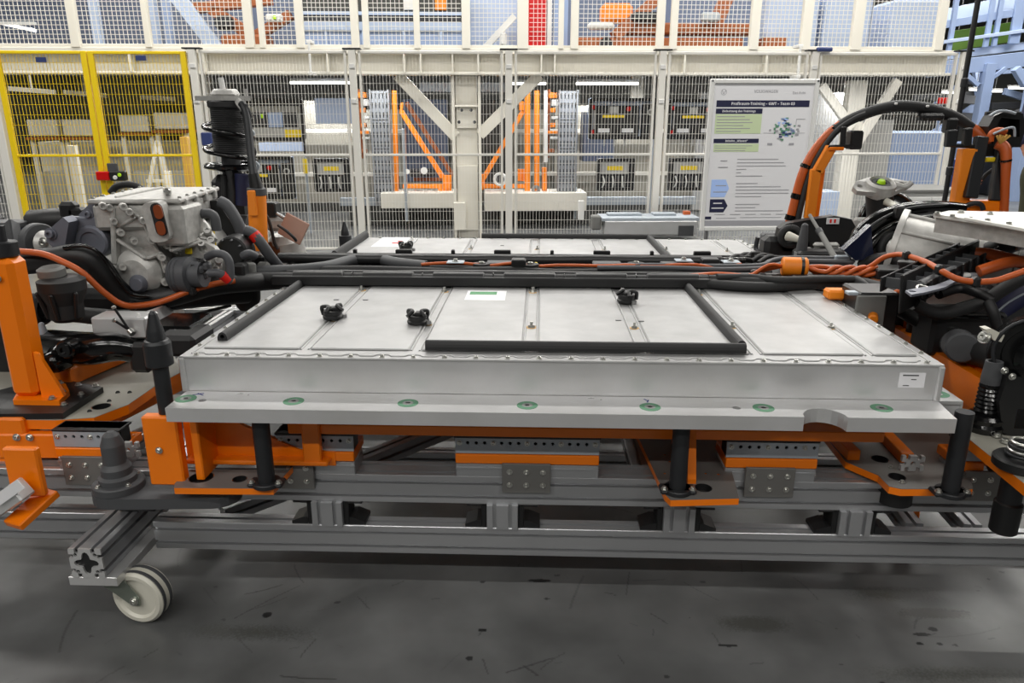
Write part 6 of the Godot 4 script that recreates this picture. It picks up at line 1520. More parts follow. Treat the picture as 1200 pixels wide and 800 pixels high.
func motor_left():
	var b: Mb
	var t := thing("drive_unit", "silver cast electric drive unit with square inverter box at the left", "electric motor", Vector3(-1.3685,0.6767,-0.7))
	# gear housing: stepped castings facing the camera
	b = Mb.new(); b.prism(face_at(-0.86), [Vector2(-1.4296,0.9812),Vector2(-1.2955,0.9869),Vector2(-1.2257,0.9561),Vector2(-1.1894,0.8724),Vector2(-1.1814,0.7922),Vector2(-1.209,0.7293),Vector2(-1.2635,0.6929),Vector2(-1.336,0.6867),Vector2(-1.386,0.7196),Vector2(-1.3804,0.8232),Vector2(-1.3988,0.8765),Vector2(-1.4286,0.9239)], 0.2); obj("gear_case", b, M.cast_alu, t)
	b = Mb.new(); b.prism(face_at(-0.665), [Vector2(-1.3477,0.9763),Vector2(-1.2971,0.9765),Vector2(-1.2439,0.9405),Vector2(-1.2177,0.8616),Vector2(-1.2058,0.792),Vector2(-1.2298,0.7374),Vector2(-1.278,0.7067),Vector2(-1.3335,0.7034),Vector2(-1.3678,0.7307),Vector2(-1.364,0.8233)], 0.05); obj("case_cover", b, M.cast_alu, t)
	b = Mb.new(); var a := Vector3(-1.2954,0.771,-0.62); b.lathe(a, Vector3.BACK, [[0, 0.05], [0.045, 0.048], [0.06, 0.036], [0.075, 0.02], [0.08, 0]], 30); obj("round_cover", b, M.cast_alu, t)
	a = Vector3(-1.2843,0.7424,-0.575); part_cyl(t, "drive_flange", M.cast_dark, a, a + Vector3(0, 0, 0.02), 0.03, 0.022, 20, 0.003)
	b = Mb.new(); b.lathe(Vector3(-1.4294,0.8656,-0.65), Vector3.BACK, [[0.052, 0], [0.052, 0.05], [0.046, 0.056], [0.034, 0.056], [0.032, 0.05], [0, 0.05]], 26); obj("end_cap", b, M.cast_dark, t)
	part_cyl(t, "stub", M.cast_alu, Vector3(-1.4755,0.8621,-0.62), Vector3(-1.5056,0.862,-0.62), 0.02, -1, 16, 0.003)
	b = Mb.new(); b.prism(face_at(-0.66), [Vector2(-1.4671,0.9498),Vector2(-1.4171,0.9915),Vector2(-1.3869,0.9813),Vector2(-1.3866,0.9345),Vector2(-1.4698,0.9341)], 0.04); obj("mount_plate", b, M.cast_dark, t)
	bolt(t, Vector3(-1.4299,0.9513,-0.61), Vector3.BACK, 0.011, M.cast_dark)
	part_bar(t, "mount_arm", M.cast_dark, Vector3(-1.5002,0.9234,-0.62), Vector3(-1.3971,0.9239,-0.62), 0.04, 0.03)
	b = Mb.new(); b.prism(face_at(-0.60), [Vector2(-1.4742,0.9498),Vector2(-1.4585,0.9344),Vector2(-1.4857,0.8562),Vector2(-1.5182,0.8533),Vector2(-1.5401,0.8794),Vector2(-1.5232,0.9134)], 0.05); obj("mount_ear", b, M.cast_dark, t)
	bolt(t, Vector3(-1.5194,0.8993,-0.55), Vector3.BACK, 0.013, M.cast_dark)
	part_bar(t, "white_rib", M.cast_alu, Vector3(-1.3397,0.9764,-0.6), Vector3(-1.3625,0.799,-0.6), 0.016, 0.03)
	for q in [[Vector3(-1.3336,0.9138,-0.6), Vector3(-1.2752,0.9455,-0.6)], [Vector3(-1.3475,0.8768,-0.6), Vector3(-1.2512,0.8197,-0.58)], [Vector3(-1.2512,0.8197,-0.58), Vector3(-1.208,0.835,-0.6)], [Vector3(-1.2554,0.9352,-0.6), Vector3(-1.2374,0.8748,-0.6)], [Vector3(-1.2374,0.8748,-0.6), Vector3(-1.2122,0.8243,-0.6)], [Vector3(-1.2129,0.8189,-0.6), Vector3(-1.2061,0.7703,-0.6)], [Vector3(-1.3629,0.7963,-0.6), Vector3(-1.3542,0.7473,-0.6)], [Vector3(-1.2979,0.9714,-0.6), Vector3(-1.26,0.9404,-0.6)]]:
		part_bar(t, "casting_rib", M.cast_alu, q[0], q[1], 0.011, 0.02)
	b = Mb.new(); b.prism(face_at(-0.622), [Vector2(-1.2678,0.8507),Vector2(-1.2239,0.8563),Vector2(-1.2176,0.8243),Vector2(-1.2571,0.8132)], 0.03); obj("facet", b, M.cast_alu, t)
	var fw := Vector3(0.15, 0.05, 1)
	for p: Vector3 in [Vector3(-1.3647,0.9811,-0.58), Vector3(-1.3018,0.9788,-0.58), Vector3(-1.2857,0.9635,-0.58), Vector3(-1.3378,0.9349,-0.58), Vector3(-1.2472,0.9379,-0.58), Vector3(-1.3161,0.9026,-0.57), Vector3(-1.2776,0.8768,-0.57), Vector3(-1.2294,0.878,-0.58), Vector3(-1.3272,0.797,-0.57), Vector3(-1.2048,0.8253,-0.58), Vector3(-1.2041,0.8557,-0.62), Vector3(-1.2004,0.792,-0.6), Vector3(-1.2153,0.743,-0.6), Vector3(-1.3561,0.9737,-0.6)]: boss(t, p, fw + Vector3(0.5, 0, 0), 0.0115, 0.055)
	# stator with its cooling ribs
	a = Vector3(-1.1982,0.797,-0.75)
	part_cyl(t, "stator", M.cast_alu, Vector3(a.x - 0.02, a.y - 0.01, -0.66), Vector3(a.x - 0.06, a.y - 0.01, -1.15), 0.115, -1, 30, 0.01)
	for i in 9: part_bar(t, "stator_rib", M.cast_alu, Vector3(-1.2,0.8621,-0.63).lerp(Vector3(-1.1445,0.8894,-0.72), i / 8.0), Vector3(-1.1729,0.8353,-0.6).lerp(Vector3(-1.1074,0.8655,-0.68), i / 8.0), 0.008, 0.03)
	part_bar(t, "rib_ledge", M.cast_alu, Vector3(-1.183,0.8405,-0.6), Vector3(-1.1102,0.8605,-0.66), 0.012, 0.03)
	# inverter box with bolted lid
	b = Mb.new(); var yb := Basis(Vector3.UP, 0.12)
	var o := Vector3(-1.4133,0.9246,-0.8)
	b.box(Vector3(-1.30, 0.945, -0.80), Vector3(0.26, 0.085, 0.4), 0.012, yb); obj("inverter_body", b, M.cast_alu, t)
	b = Mb.new(); b.box(Vector3(-1.30, 0.992, -0.80), Vector3(0.275, 0.014, 0.415), 0.004, yb); var lid := obj("inverter_lid", b, M.cast_alu, t)
	for i in 6:
		for s: float in [-1.0, 1.0]: bolt(lid, Vector3(-1.30, 0.999, -0.80) + yb * Vector3(s * 0.128, 0, -0.18 + i * 0.072), Vector3.UP, 0.005, M.bolt_steel)
	for i in 4: part_box(lid, "lid_tab", M.cast_alu, Vector3(-1.30, 0.985, -0.80) + yb * Vector3(0.135, -0.006, -0.15 + i * 0.1), Vector3(0.014, 0.03, 0.02), 0.003)
	part_bar(lid, "lid_bead", M.cast_alu, Vector3(-1.35, 1.0, -0.63), Vector3(-1.36, 1.0, -0.95), 0.012, 0.006)
	part_cyl(lid, "vent", M.bolt_steel, Vector3(-1.2883,1,-0.8384), Vector3(-1.1596,1.025,-0.5819), 0.014, 0.01, 12, 0.003)
	b = Mb.new(); b.prism(Transform3D(yb * Basis(Vector3.BACK, 0.12), Vector3(-1.1994,0.9361,-0.595)), rect(-0.026, -0.06, 0.034, 0.06, 0.02), 0.05); obj("connector_housing", b, M.cast_alu, t)
	part_box(t, "connector_block", M.cast_alu, Vector3(-1.1743,0.9168,-0.66), Vector3(0.1, 0.12, 0.14), 0.008)
	b = Mb.new(); b.prism(Transform3D(yb * Basis(Vector3.BACK, 0.12), Vector3(-1.1732,0.9462,-0.54)), rect(-0.017, -0.049, 0.017, 0.049, 0.0165), 0.006); obj("connector_seal", b, M.tray_dark, t)
	for k: int in 2: b = Mb.new(); b.prism(Transform3D(yb * Basis(Vector3.BACK, 0.12), [Vector3(-1.17,0.9696,-0.535), Vector3(-1.169,0.9215,-0.535)][k]), rect(-0.012, -0.021, 0.012, 0.021, 0.0115), 0.007); obj("connector_insert", b, M.amber, t)
	# pipes and bracket right of the inverter
	part_tube(t, "coolant_pipe", M.dark_grey, [Vector3(-1.1785,0.9304,-0.72),Vector3(-1.1156,0.9417,-0.72),Vector3(-1.0887,0.9336,-0.72),Vector3(-1.0833,0.909,-0.72),Vector3(-1.083,0.8869,-0.72)], 0.016, 10, 5)
	b = Mb.new(); b.prism(face_at(-0.68), [Vector2(-1.1159,0.8675),Vector2(-1.0695,0.8434),Vector2(-1.0556,0.8217),Vector2(-1.0906,0.805),Vector2(-1.1506,0.8101),Vector2(-1.1671,0.81)], 0.025, [circle([Vector2(-1.1058,0.8377)][0], 0.014)]); obj("bracket", b, M.cast_alu, t)
	part_box(t, "yellow_tag", M.yellow_tag, Vector3(-1.1481,0.8329,-0.645), Vector3(0.024, 0.02, 0.003))
	part_tube(t, "cast_runner", M.cast_alu, [Vector3(-1.173,0.9044,-0.75),Vector3(-1.1447,0.9045,-0.75),Vector3(-1.1208,0.8782,-0.74),Vector3(-1.0982,0.8536,-0.72)], [0.02, 0.018, 0.016, 0.014], 8, 3)
	for p: Vector3 in [Vector3(-1.1055,0.8843,-0.7), Vector3(-1.098,0.854,-0.7), Vector3(-1.1116,0.8496,-0.66)]: boss(t, p, Vector3(0.4, 0.6, 1), 0.012, 0.04)
	part_box(t, "yellow_strip", M.fence_yellow, Vector3(-1.103,0.8615,-0.74), Vector3(0.008, 0.07, 0.008))
	# compressor below
	t = thing("compressor", "dark ribbed compressor drum with plugs below the left motor's bracket", "compressor", Vector3(-1.1488,0.717,-0.62))
	a = Vector3(-1.1606,0.7652,-0.6)
	b = Mb.new(); b.lathe(a + Vector3(-0.02, 0, 0), Vector3(1, 0.05, 0.1), [[0, 0], [0.05, 0], [0.056, 0.01], [0.052, 0.014], [0.056, 0.02], [0.052, 0.026], [0.056, 0.034], [0.056, 0.06], [0.04, 0.064], [0.04, 0.1], [0, 0.1]], 26); obj("drum", b, M.grey_hose, t)
	for k: int in 6: part_box(t, "plug", [M.black_plastic, M.dark_grey][k % 2], [Vector3(-1.1048,0.7913,-0.58), Vector3(-1.0839,0.7861,-0.58), Vector3(-1.098,0.7666,-0.57), Vector3(-1.0845,0.7658,-0.6), Vector3(-1.0852,0.8037,-0.6), Vector3(-1.0638,0.797,-0.58)][k], Vector3(0.022, 0.025, 0.03), 0.006, )
	for k: int in 3: boss(t, [Vector3(-1.0623,0.8006,-0.66), Vector3(-1.0769,0.77,-0.66), Vector3(-1.0762,0.7772,-0.68)][k], Vector3(0.5, 0.3, 1), 0.013, 0.05)
	part_box(t, "cast_body", M.cast_alu, Vector3(-1.1115,0.7652,-0.74), Vector3(0.07, 0.07, 0.08), 0.015)
	# hoses
	for h in [["grey hose looping over the compressor to the right", [Vector3(-1.0695,0.8226,-0.6), Vector3(-1.035,0.8371,-0.58), Vector3(-1.0063,0.832,-0.58), Vector3(-0.993,0.8081,-0.58), Vector3(-0.9958,0.7599,-0.58)], 0.0125], ["dark hose leaving the compressor toward a red band", [Vector3(-1.0519,0.7797,-0.56), Vector3(-1.0226,0.7799,-0.56), Vector3(-1.0072,0.7646,-0.57), Vector3(-0.997,0.7491,-0.58)], 0.013], ["grey hose descending beside the orange strut post", [Vector3(-1.1417,0.9599,-0.9), Vector3(-1.1165,0.9455,-0.9), Vector3(-1.0915,0.9017,-0.9), Vector3(-1.0779,0.8604,-0.9), Vector3(-1.077,0.8126,-0.9)], 0.02], ["grey hose with red band running down to the cable tray", [Vector3(-1.0399,0.868,-0.85), Vector3(-1.0145,0.8565,-0.85), Vector3(-0.9912,0.8244,-0.85), Vector3(-0.9715,0.7688,-0.88), Vector3(-0.9698,0.7187,-0.95)], 0.019]]:
		b = Mb.new(); b.tube(h[1], h[2], 10, 5)
		var ho := solo("coolant_hose", b, M.grey_hose, h[0], "hose", h[1][0], "coolant hoses at the left motor")
		if h[0].contains("red band"):
			var n: int = h[1].size()
			var p: Vector3 = h[1][n - 2] if n == 4 else h[1][1].lerp(h[1][2], 0.3)
			var d: Vector3 = (h[1][n - 1] - h[1][n - 2]) if n == 4 else (h[1][2] - h[1][1])
			b = Mb.new(); b.cyl(p - d.normalized() * 0.012, p + d.normalized() * 0.014, h[2] + 0.0015, -1, 16); obj("red_band", b, M.cap_red, ho)
	t = thing("pump", "black round ribbed pump behind the hoses, left of the cable tray", "pump", Vector3(-1.0585,0.7498,-0.82))
	a = Vector3(-1.0708,0.8003,-0.85)
	part_cyl(t, "pump_body", M.black_plastic, a, a + Vector3(0.01, 0.01, 0.09), 0.058, 0.05, 24, 0.006)
	for k in 10: part_bar(t, "pump_rib", M.dark_grey, a + Vector3(cos(k * 0.63) * 0.055, sin(k * 0.63) * 0.055, 0.02), a + Vector3(cos(k * 0.63) * 0.05, sin(k * 0.63) * 0.05, 0.1), 0.008, 0.008)
	part_tube(t, "outlet", M.grey_hose, [Vector3(-1.0202,0.7982,-0.75),Vector3(-0.9964,0.8069,-0.75),Vector3(-0.9851,0.7948,-0.77)], 0.014, 8, 3)
	# dark housings filling the corner
	t = thing("ancillary_block", "cluster of black housings and small valves between left motor and cable tray", "housing", Vector3(-1.0845,0.6743,-0.85))
	b = Mb.new(); b.prism(face_at(-1.0), [Vector2(-1.196,0.9601),Vector2(-1.1596,0.9603),Vector2(-1.0983,0.8529),Vector2(-1.0834,0.7613),Vector2(-1.171,0.7545),Vector2(-1.1898,0.8584)], 0.08); obj("slanted_panel", b, M.black_plastic, t)
	part_box(t, "lower_block", M.tray_dark, Vector3(-1.1205,0.7051,-0.95), Vector3(0.2, 0.13, 0.14), 0.02)
	part_box(t, "upright_block", M.tray_dark, Vector3(-1.0175,0.7413,-0.72), Vector3(0.04, 0.08, 0.05), 0.008)
	for k: int in 9: part_box(t, "small_valve", [M.dark_grey, M.black_plastic, M.deck_grey][k % 3], [Vector3(-1.0169,0.7364,-0.8), Vector3(-1.0024,0.7206,-0.82), Vector3(-0.9902,0.7444,-0.85), Vector3(-1.0124,0.7184,-0.76), Vector3(-0.9852,0.7203,-0.88), Vector3(-0.9772,0.7277,-0.92), Vector3(-1.0386,0.7539,-0.8), Vector3(-1.0192,0.7557,-0.9), Vector3(-0.9632,0.7124,-0.92)][k], Vector3(0.026 + 0.008 * (k % 3), 0.03 + 0.01 * (k % 2), 0.03), 0.008)
	part_cyl(t, "grey_valve", M.deck_grey, Vector3(-1.0101,0.7288,-0.78), Vector3(-1.0059,0.7697,-0.78), 0.019, 0.016, 16, 0.003)
	part_box(t, "white_label", M.paper, Vector3(-0.933,0.7032,-0.82), Vector3(0.05, 0.022, 0.02), 0.003, )
	part_box(t, "silver_clip", M.galvanised, Vector3(-0.9649,0.6984,-0.8), Vector3(0.03, 0.025, 0.02), 0.004)
	for k: int in 5: part_tube(t, "thin_lead", M.black_rubber, [[Vector3(-0.9546,0.7062,-0.92), Vector3(-0.9331,0.7184,-1.05), Vector3(-0.8891,0.7217,-1.12)], [Vector3(-1.0014,0.7159,-0.8), Vector3(-0.965,0.7266,-0.85), Vector3(-0.9181,0.7066,-0.95)], [Vector3(-0.965,0.7151,-1), Vector3(-0.9414,0.7283,-1.1), Vector3(-0.8776,0.7261,-1.15)], [Vector3(-0.9633,0.7042,-0.9), Vector3(-0.9339,0.709,-1), Vector3(-0.8218,0.7063,-1.05)], [Vector3(-1.1067,0.7739,-0.8), Vector3(-1.039,0.7773,-0.8), Vector3(-1.0125,0.7889,-0.85)]][k], 0.006, 6, 4)
	for k: int in 4: part_box(t, "loom_clip", M.black_plastic, [Vector3(-0.9486,0.7247,-1.05), Vector3(-0.902,0.7249,-1.12), Vector3(-0.8747,0.728,-1.14), Vector3(-0.9178,0.7115,-1.02)][k], Vector3(0.035, 0.014, 0.03), 0.003)

func strut():
	var b: Mb
	var z := -1.5
	var p := Vector3(-1.3254,1.3009,-1.5)
	var q := Vector3(-1.3378,0.7996,-1.5)
	var ax := (p - q).normalized()
	var t := thing("suspension_strut", "tall black suspension strut with coil spring and silver top mount at the left", "strut", q)
	b = Mb.new(); b.prism(Transform3D(Basis(Vector3.RIGHT, 0.0) * flat_at(0).basis, p), [Vector2(-0.125, -0.01), Vector2(-0.11, -0.035), Vector2(0.02, -0.07), Vector2(0.11, -0.02), Vector2(0.095, 0.02), Vector2(0.02, 0.07), Vector2(-0.1, 0.03)], 0.018); obj("top_mount", b, M.cast_alu, t)
	part_cyl(t, "mount_dome", M.cast_alu, p + Vector3(0, 0.018, 0), p + Vector3(0, 0.045, 0), 0.058, 0.05, 24, 0.006)
	part_bar(t, "mount_arm", M.cast_alu, p + Vector3(0.05, 0.012, 0.03), p + Vector3(0.1, -0.04, 0.06), 0.03, 0.02)
	part_cyl(t, "mount_stud", M.white_paint, p + Vector3(-0.02, 0.04, -0.03), p + Vector3(-0.025, 0.09, -0.03), 0.012, -1, 10)
	part_cyl(t, "mount_stud", M.cast_alu, p + Vector3(0.085, 0.01, 0), p + Vector3(0.085, 0.045, 0), 0.009, -1, 10)
	part_cyl(t, "spring_seat", M.black_rubber, p - ax * 0.03, p, 0.075, -1, 24, 0.006)
	var pr := []
	var l := 0.185
	for i in 49: pr.append([0.064 + 0.003 * (i % 2), -0.03 - i * l / 48.0])
	b = Mb.new(); b.lathe(p, ax, pr, 22); obj("dust_bellows", b, M.black_rubber, t)
	part_cyl(t, "damper_tube", M.dark_grey, p - ax * 0.2, q, 0.038, -1, 18)
	var coil := []
	var x := ax.cross(Vector3.FORWARD).normalized()
	var y := ax.cross(x)
	for i in 61:
		var k := i / 60.0
		var a := k * TAU * 2.4 + 2.6
		coil.append(p - ax * (0.045 + 0.215 * k) + (x * cos(a) + y * sin(a)) * lerpf(0.094, 0.1, k))
	b = Mb.new(); b.tube(coil, 0.0095, 8, 2); obj("coil_spring", b, M.black_gloss, t)
	b = Mb.new(); b.lathe(p - ax * 0.275, ax, [[0.036, -0.01], [0.085, 0.0], [0.108, 0.006], [0.112, 0.018], [0.1, 0.026], [0.08, 0.018], [0.04, 0.02]], 30); obj("lower_seat", b, M.black_gloss, t)
	part_box(t, "knuckle", M.tray_dark, Vector3(-1.3528,0.8972,-1.5), Vector3(0.13, 0.22, 0.1), 0.03)
	part_box(t, "lower_knuckle", M.tray_dark, Vector3(-1.3108,0.7496,-1.4), Vector3(0.22, 0.2, 0.12), 0.04)
	part_cyl(t, "navy_tube", M.navy, Vector3(-1.2578,1.0133,-1.42), Vector3(-1.2712,0.8886,-1.42), 0.03, -1, 14)
	for k: int in 4: part_tube(t, "wire_loop", [M.black_rubber, M.galvanised][k % 2], [[Vector3(-1.2148,1.2864,-1.42), Vector3(-1.2019,1.2441,-1.42), Vector3(-1.2147,1.2211,-1.42)], [Vector3(-1.2168,1.2014,-1.42), Vector3(-1.1952,1.175,-1.42), Vector3(-1.214,1.1617,-1.42)], [Vector3(-1.2161,1.1417,-1.42), Vector3(-1.1957,1.1016,-1.42), Vector3(-1.2125,1.0746,-1.42)], [Vector3(-1.2132,1.0678,-1.42), Vector3(-1.1871,1.0475,-1.42), Vector3(-1.2082,1.0134,-1.42)]][k], 0.007, 6, 4)
	for k: int in 2: part_tube(t, "side_rod", M.black_rubber, [[Vector3(-1.3489,1.0074,-1.45),Vector3(-1.3533,0.9377,-1.45),Vector3(-1.3662,0.8564,-1.45)], [Vector3(-1.3047,1.0282,-1.4),Vector3(-1.2966,0.9428,-1.4),Vector3(-1.3118,0.8383,-1.4)]][k], 0.013, 8, 2)
	# orange post that carries the strut
	t = thing("strut_post", "orange tube post with black cap and bent black rod holding the strut", "post", Vector3(-1.187,0.7194,-1.33))
	part_cyl(t, "tube", M.orange_far, Vector3(-1.1863,0.6912,-1.33), Vector3(-1.1718,0.9399,-1.33), 0.036, -1, 20)
	part_box(t, "flat_plate", M.orange_far, Vector3(-1.1771,0.9105,-1.29), Vector3(0.03, 0.1, 0.02), 0.003)
	part_cyl(t, "cap", M.dark_grey, Vector3(-1.1721,0.9365,-1.33), Vector3(-1.1708,0.9668,-1.33), 0.038, -1, 20, 0.003)
	part_cyl(t, "cap_neck", M.black_plastic, Vector3(-1.1708,0.9668,-1.33), Vector3(-1.177,1.0234,-1.33), 0.026, 0.02, 16)
	part_tube(t, "bent_rod", M.blackened_steel, [Vector3(-1.1781,1.0135,-1.33),Vector3(-1.191,1.0977,-1.36),Vector3(-1.2064,1.1951,-1.4),Vector3(-1.2203,1.2669,-1.42),Vector3(-1.2356,1.2898,-1.43)], 0.0155, 10, 4)
	# far wheel hub
	t = thing("far_hub", "shiny far wheel hub with pinkish tag, right of the orange strut post", "hub", Vector3(-1.156,0.6417,-1.5))
	b = Mb.new(); b.lathe(Vector3(-1.1443,0.6209,-1.55), Vector3(-0.06, 1, 0.1), [[0.07, 0], [0.095, 0.01], [0.085, 0.04], [0.08, 0.1], [0.05, 0.13], [0, 0.135]], 28); obj("drum", b, M.cast_alu, t)
	b = Mb.new(); b.box(Vector3(-1.065,0.7907,-1.42), Vector3(0.105, 0.1, 0.008), 0.003, Basis(Vector3.BACK, -0.5)); obj("pink_tag", b, mat("pinkish", Color(0.72, 0.58, 0.52), 0.6), t)
	part_cyl(t, "stand", M.tray_dark, Vector3(-1.1436,0.6285,-1.55) * Vector3(1, 0, 1), Vector3(-1.1436,0.6285,-1.55), 0.03)
	part_box(t, "black_box", M.black_plastic, Vector3(-1.1873,0.8619,-1.5), Vector3(0.07, 0.06, 0.06), 0.006)
	part_cyl(t, "caliper_pin", M.steel, Vector3(-1.1418,0.8503,-1.45), Vector3(-1.1075,0.8291,-1.45), 0.008, -1, 8)
	part_tube(t, "brake_hose", M.black_rubber, [Vector3(-1.1804,0.8634,-1.4),Vector3(-1.1588,0.8284,-1.4),Vector3(-1.1428,0.7327,-1.4),Vector3(-1.1307,0.7077,-1.4)], 0.007, 8, 4)
	part_tube(t, "cable_loop", M.black_rubber, [Vector3(-1.1144,0.8103,-1.38),Vector3(-1.0774,0.7924,-1.36),Vector3(-1.0479,0.7645,-1.36),Vector3(-1.0452,0.7473,-1.38)], 0.006, 8, 4)
	part_box(t, "cast_arm", M.cast_alu, Vector3(-1.1563,0.8005,-1.5), Vector3(0.1, 0.06, 0.06), 0.015)
	part_box(t, "rusty_block", M.rust, Vector3(-1.1716,0.6752,-1.5), Vector3(0.09, 0.1, 0.08), 0.02)
	t = thing("guide_pin", "black conical guide pin standing behind the far left corner of the pack", "pin", Vector3(-0.9609,0.6308,-1.85))
	b = Mb.new(); b.lathe(Vector3(-0.971,0.5923,-1.88), Vector3.UP, [[0.02, -0.62], [0.02, 0.04], [0.03, 0.042], [0.03, 0.1], [0.02, 0.102], [0.018, 0.12], [0.005, 0.165], [0, 0.165]], 20); obj("pin_body", b, M.blackened_steel, t)

# ---------------------------------------------------------------- right: rear axle
func rear_axle():
	var b: Mb
	# long orange plank and grey topped table
	var t := thing("side_beam", "broad orange side beam running back along the right end of the pack", "beam", Vector3(1.12, 0.36, -0.5))
	b = Mb.new(); b.prism(Transform3D(Basis(Vector3.BACK, Vector3.UP, Vector3.LEFT), Vector3(1.14, 0, 0)), [Vector2(-1.5, 0.5), Vector2(-0.08, 0.5), Vector2(-0.05, 0.52), Vector2(-0.05, 0.57), Vector2(-0.09, 0.588), Vector2(-1.5, 0.588)], 0.03); obj("web", b, M.orange, t)
	part_bar(t, "top_flange", M.orange, Vector3(1.16, 0.59, -1.5), Vector3(1.16, 0.59, -0.1), 0.06, 0.012)
	part_box(t, "lower_foot", M.orange, Vector3(1.16, 0.44, -0.75), Vector3(0.08, 0.14, 1.3), 0.006)
	t = thing("rear_table", "orange edged plate with pale top at the lower right corner", "table", Vector3(1.2, 0.36, -0.1))
	var pl := [Vector2(0.998,0.0602),Vector2(1.035,0.1138),Vector2(1.1138,0.1495),Vector2(1.3014,0.1129),Vector2(1.0644,-0.3128),Vector2(0.9862,-0.2822)]
	b = Mb.new(); b.prism(flat_at(0.474), pl, 0.025); obj("plate", b, M.orange, t)
	b = Mb.new(); b.prism(flat_at(0.499), pl, 0.0012); obj("plate_face", b, M.table_face, t)
	b = Mb.new(); b.box(Vector3(1.2, 0.42, -0.15), Vector3(0.08, 0.11, 0.1), 0.004); obj("table_foot", b, M.orange, t)
	for k: int in 3: bolt(t, [Vector3(1.0696,0.503,-0.087), Vector3(1.0679,0.503,-0.0066), Vector3(1.0679,0.503,-0.0409)][k], Vector3.UP, 0.008, M.bolt_steel)
	part_cyl(t, "under_bush", M.navy, Vector3(1.1099,0.4,-0.0806), Vector3(1.0763,0.46,-0.0416), 0.022, 0.026, 18, 0.003)
	t = thing("damping_foot", "black flanged foot with silver spring coil at the right edge", "foot", Vector3(1.0246,0.505,0.1202))
	var a := Vector3(1.0246,0.505,0.1202)
	part_cyl(t, "flange", M.black_plastic, a - Vector3(0, 0.004, 0), a + Vector3(0, 0.02, 0), 0.055, -1, 28, 0.004)
	for k: int in 4: b = Mb.new(); b.torus(a + Vector3(0, 0.028 + k * 0.009, 0), Vector3.UP, 0.03 - 0.002 * k, 0.0042, 22, 8); obj("coil", b, M.bolt_steel if k % 2 else M.blackened_steel, t)
	part_cyl(t, "under_tube", M.blackened_steel, a + Vector3(0.035, -0.17, -0.06), a + Vector3(0.035, -0.03, -0.06), 0.025, -1, 20)
	part_cyl(t, "under_collar", M.black_plastic, a + Vector3(0.035, -0.2, -0.06), a + Vector3(0.035, -0.12, -0.06), 0.03, -1, 20, 0.004)
	# bump stop column with ribbed rubber
	t = thing("rubber_buffer", "black ribbed rubber buffer with grey tube end standing on the right table", "buffer", Vector3(1.0525,0.5,-0.0776))
	a = Vector3(1.0627,0.5,-0.0883)
	var pr := [[0, 0], [0.042, 0], [0.046, 0.016], [0.042, 0.024], [0.044, 0.036], [0.037, 0.044]]
	for i in 7: pr.append_array([[0.025 - i * 0.0004, 0.048 + i * 0.0105], [0.0285 - i * 0.0006, 0.053 + i * 0.0105]])
	pr.append_array([[0.022, 0.125], [0, 0.125]])
	var up := Vector3(-0.03, 1, 0).normalized()
	b = Mb.new(); b.lathe(a, up, pr, 26); obj("ribbed_body", b, M.black_gloss, t)
	b = Mb.new(); b.lathe(a + up * 0.12, up, [[0.023, 0], [0.023, 0.016], [0.019, 0.058], [0.013, 0.058], [0.012, 0.025], [0, 0.025]], 22); obj("grey_tube", b, M.dark_grey, t)
	# knuckle with drum at the right edge
	t = thing("rear_knuckle", "large black wheel knuckle and drum at the right edge", "knuckle", Vector3(1.1008,0.5903,-0.05))
	a = Vector3(1.1689,0.6862,-0.12)
	b = Mb.new(); b.lathe(a, Vector3(-0.5, 0.1, 1), [[0, 0], [0.10, 0], [0.10, 0.05], [0.09, 0.06], [0.075, 0.06], [0.07, 0.04], [0.05, 0.04], [0.05, 0.09], [0.035, 0.1], [0, 0.1]], 32); obj("drum", b, M.black_gloss, t)
	b = Mb.new(); b.prism(face_at(-0.1), [Vector2(1.0712,0.6512),Vector2(1.0635,0.5858),Vector2(1.086,0.5083),Vector2(1.1696,0.4757),Vector2(1.1739,0.6525)], 0.05); obj("carrier", b, M.black_plastic, t)
	part_box(t, "carrier_block", M.tray_dark, Vector3(1.1486,0.567,-0.14), Vector3(0.1, 0.16, 0.1), 0.02)
	part_tube(t, "link_arm", M.black_rubber, [Vector3(1.1136,0.6332,-0.4),Vector3(1.1348,0.6289,-0.35),Vector3(1.1631,0.6353,-0.3),Vector3(1.1708,0.6424,-0.22)], [0.03, 0.04, 0.045, 0.05], 12, 4)
	part_cyl(t, "link_bush", M.dark_grey, Vector3(1.1196,0.6405,-0.36), Vector3(1.1009,0.6442,-0.3), 0.042, -1, 20, 0.005)
	b = Mb.new(); b.prism(face_at(-0.12), [Vector2(1.0251,0.7553),Vector2(1.0386,0.7576),Vector2(1.0737,0.741),Vector2(1.0689,0.7238),Vector2(1.0501,0.7279)], 0.025); obj("white_bracket", b, M.nylon_white, t)
	bolt(t, Vector3(1.0309,0.7341,-0.1), Vector3(-1, 0.4, 0.5), 0.011, M.bolt_steel)
	for p: Vector3 in [Vector3(1.0603,0.6674,-0.05), Vector3(1.0742,0.6562,-0.04)]: bolt(t, p, Vector3.BACK, 0.006, M.bolt_steel)
	b = Mb.new(); b.torus(Vector3(1.1278,0.7051,-0.06), Vector3(-0.5, 0.1, 1), 0.082, 0.005, 30, 6); obj("rim_edge", b, M.blackened_steel, t)
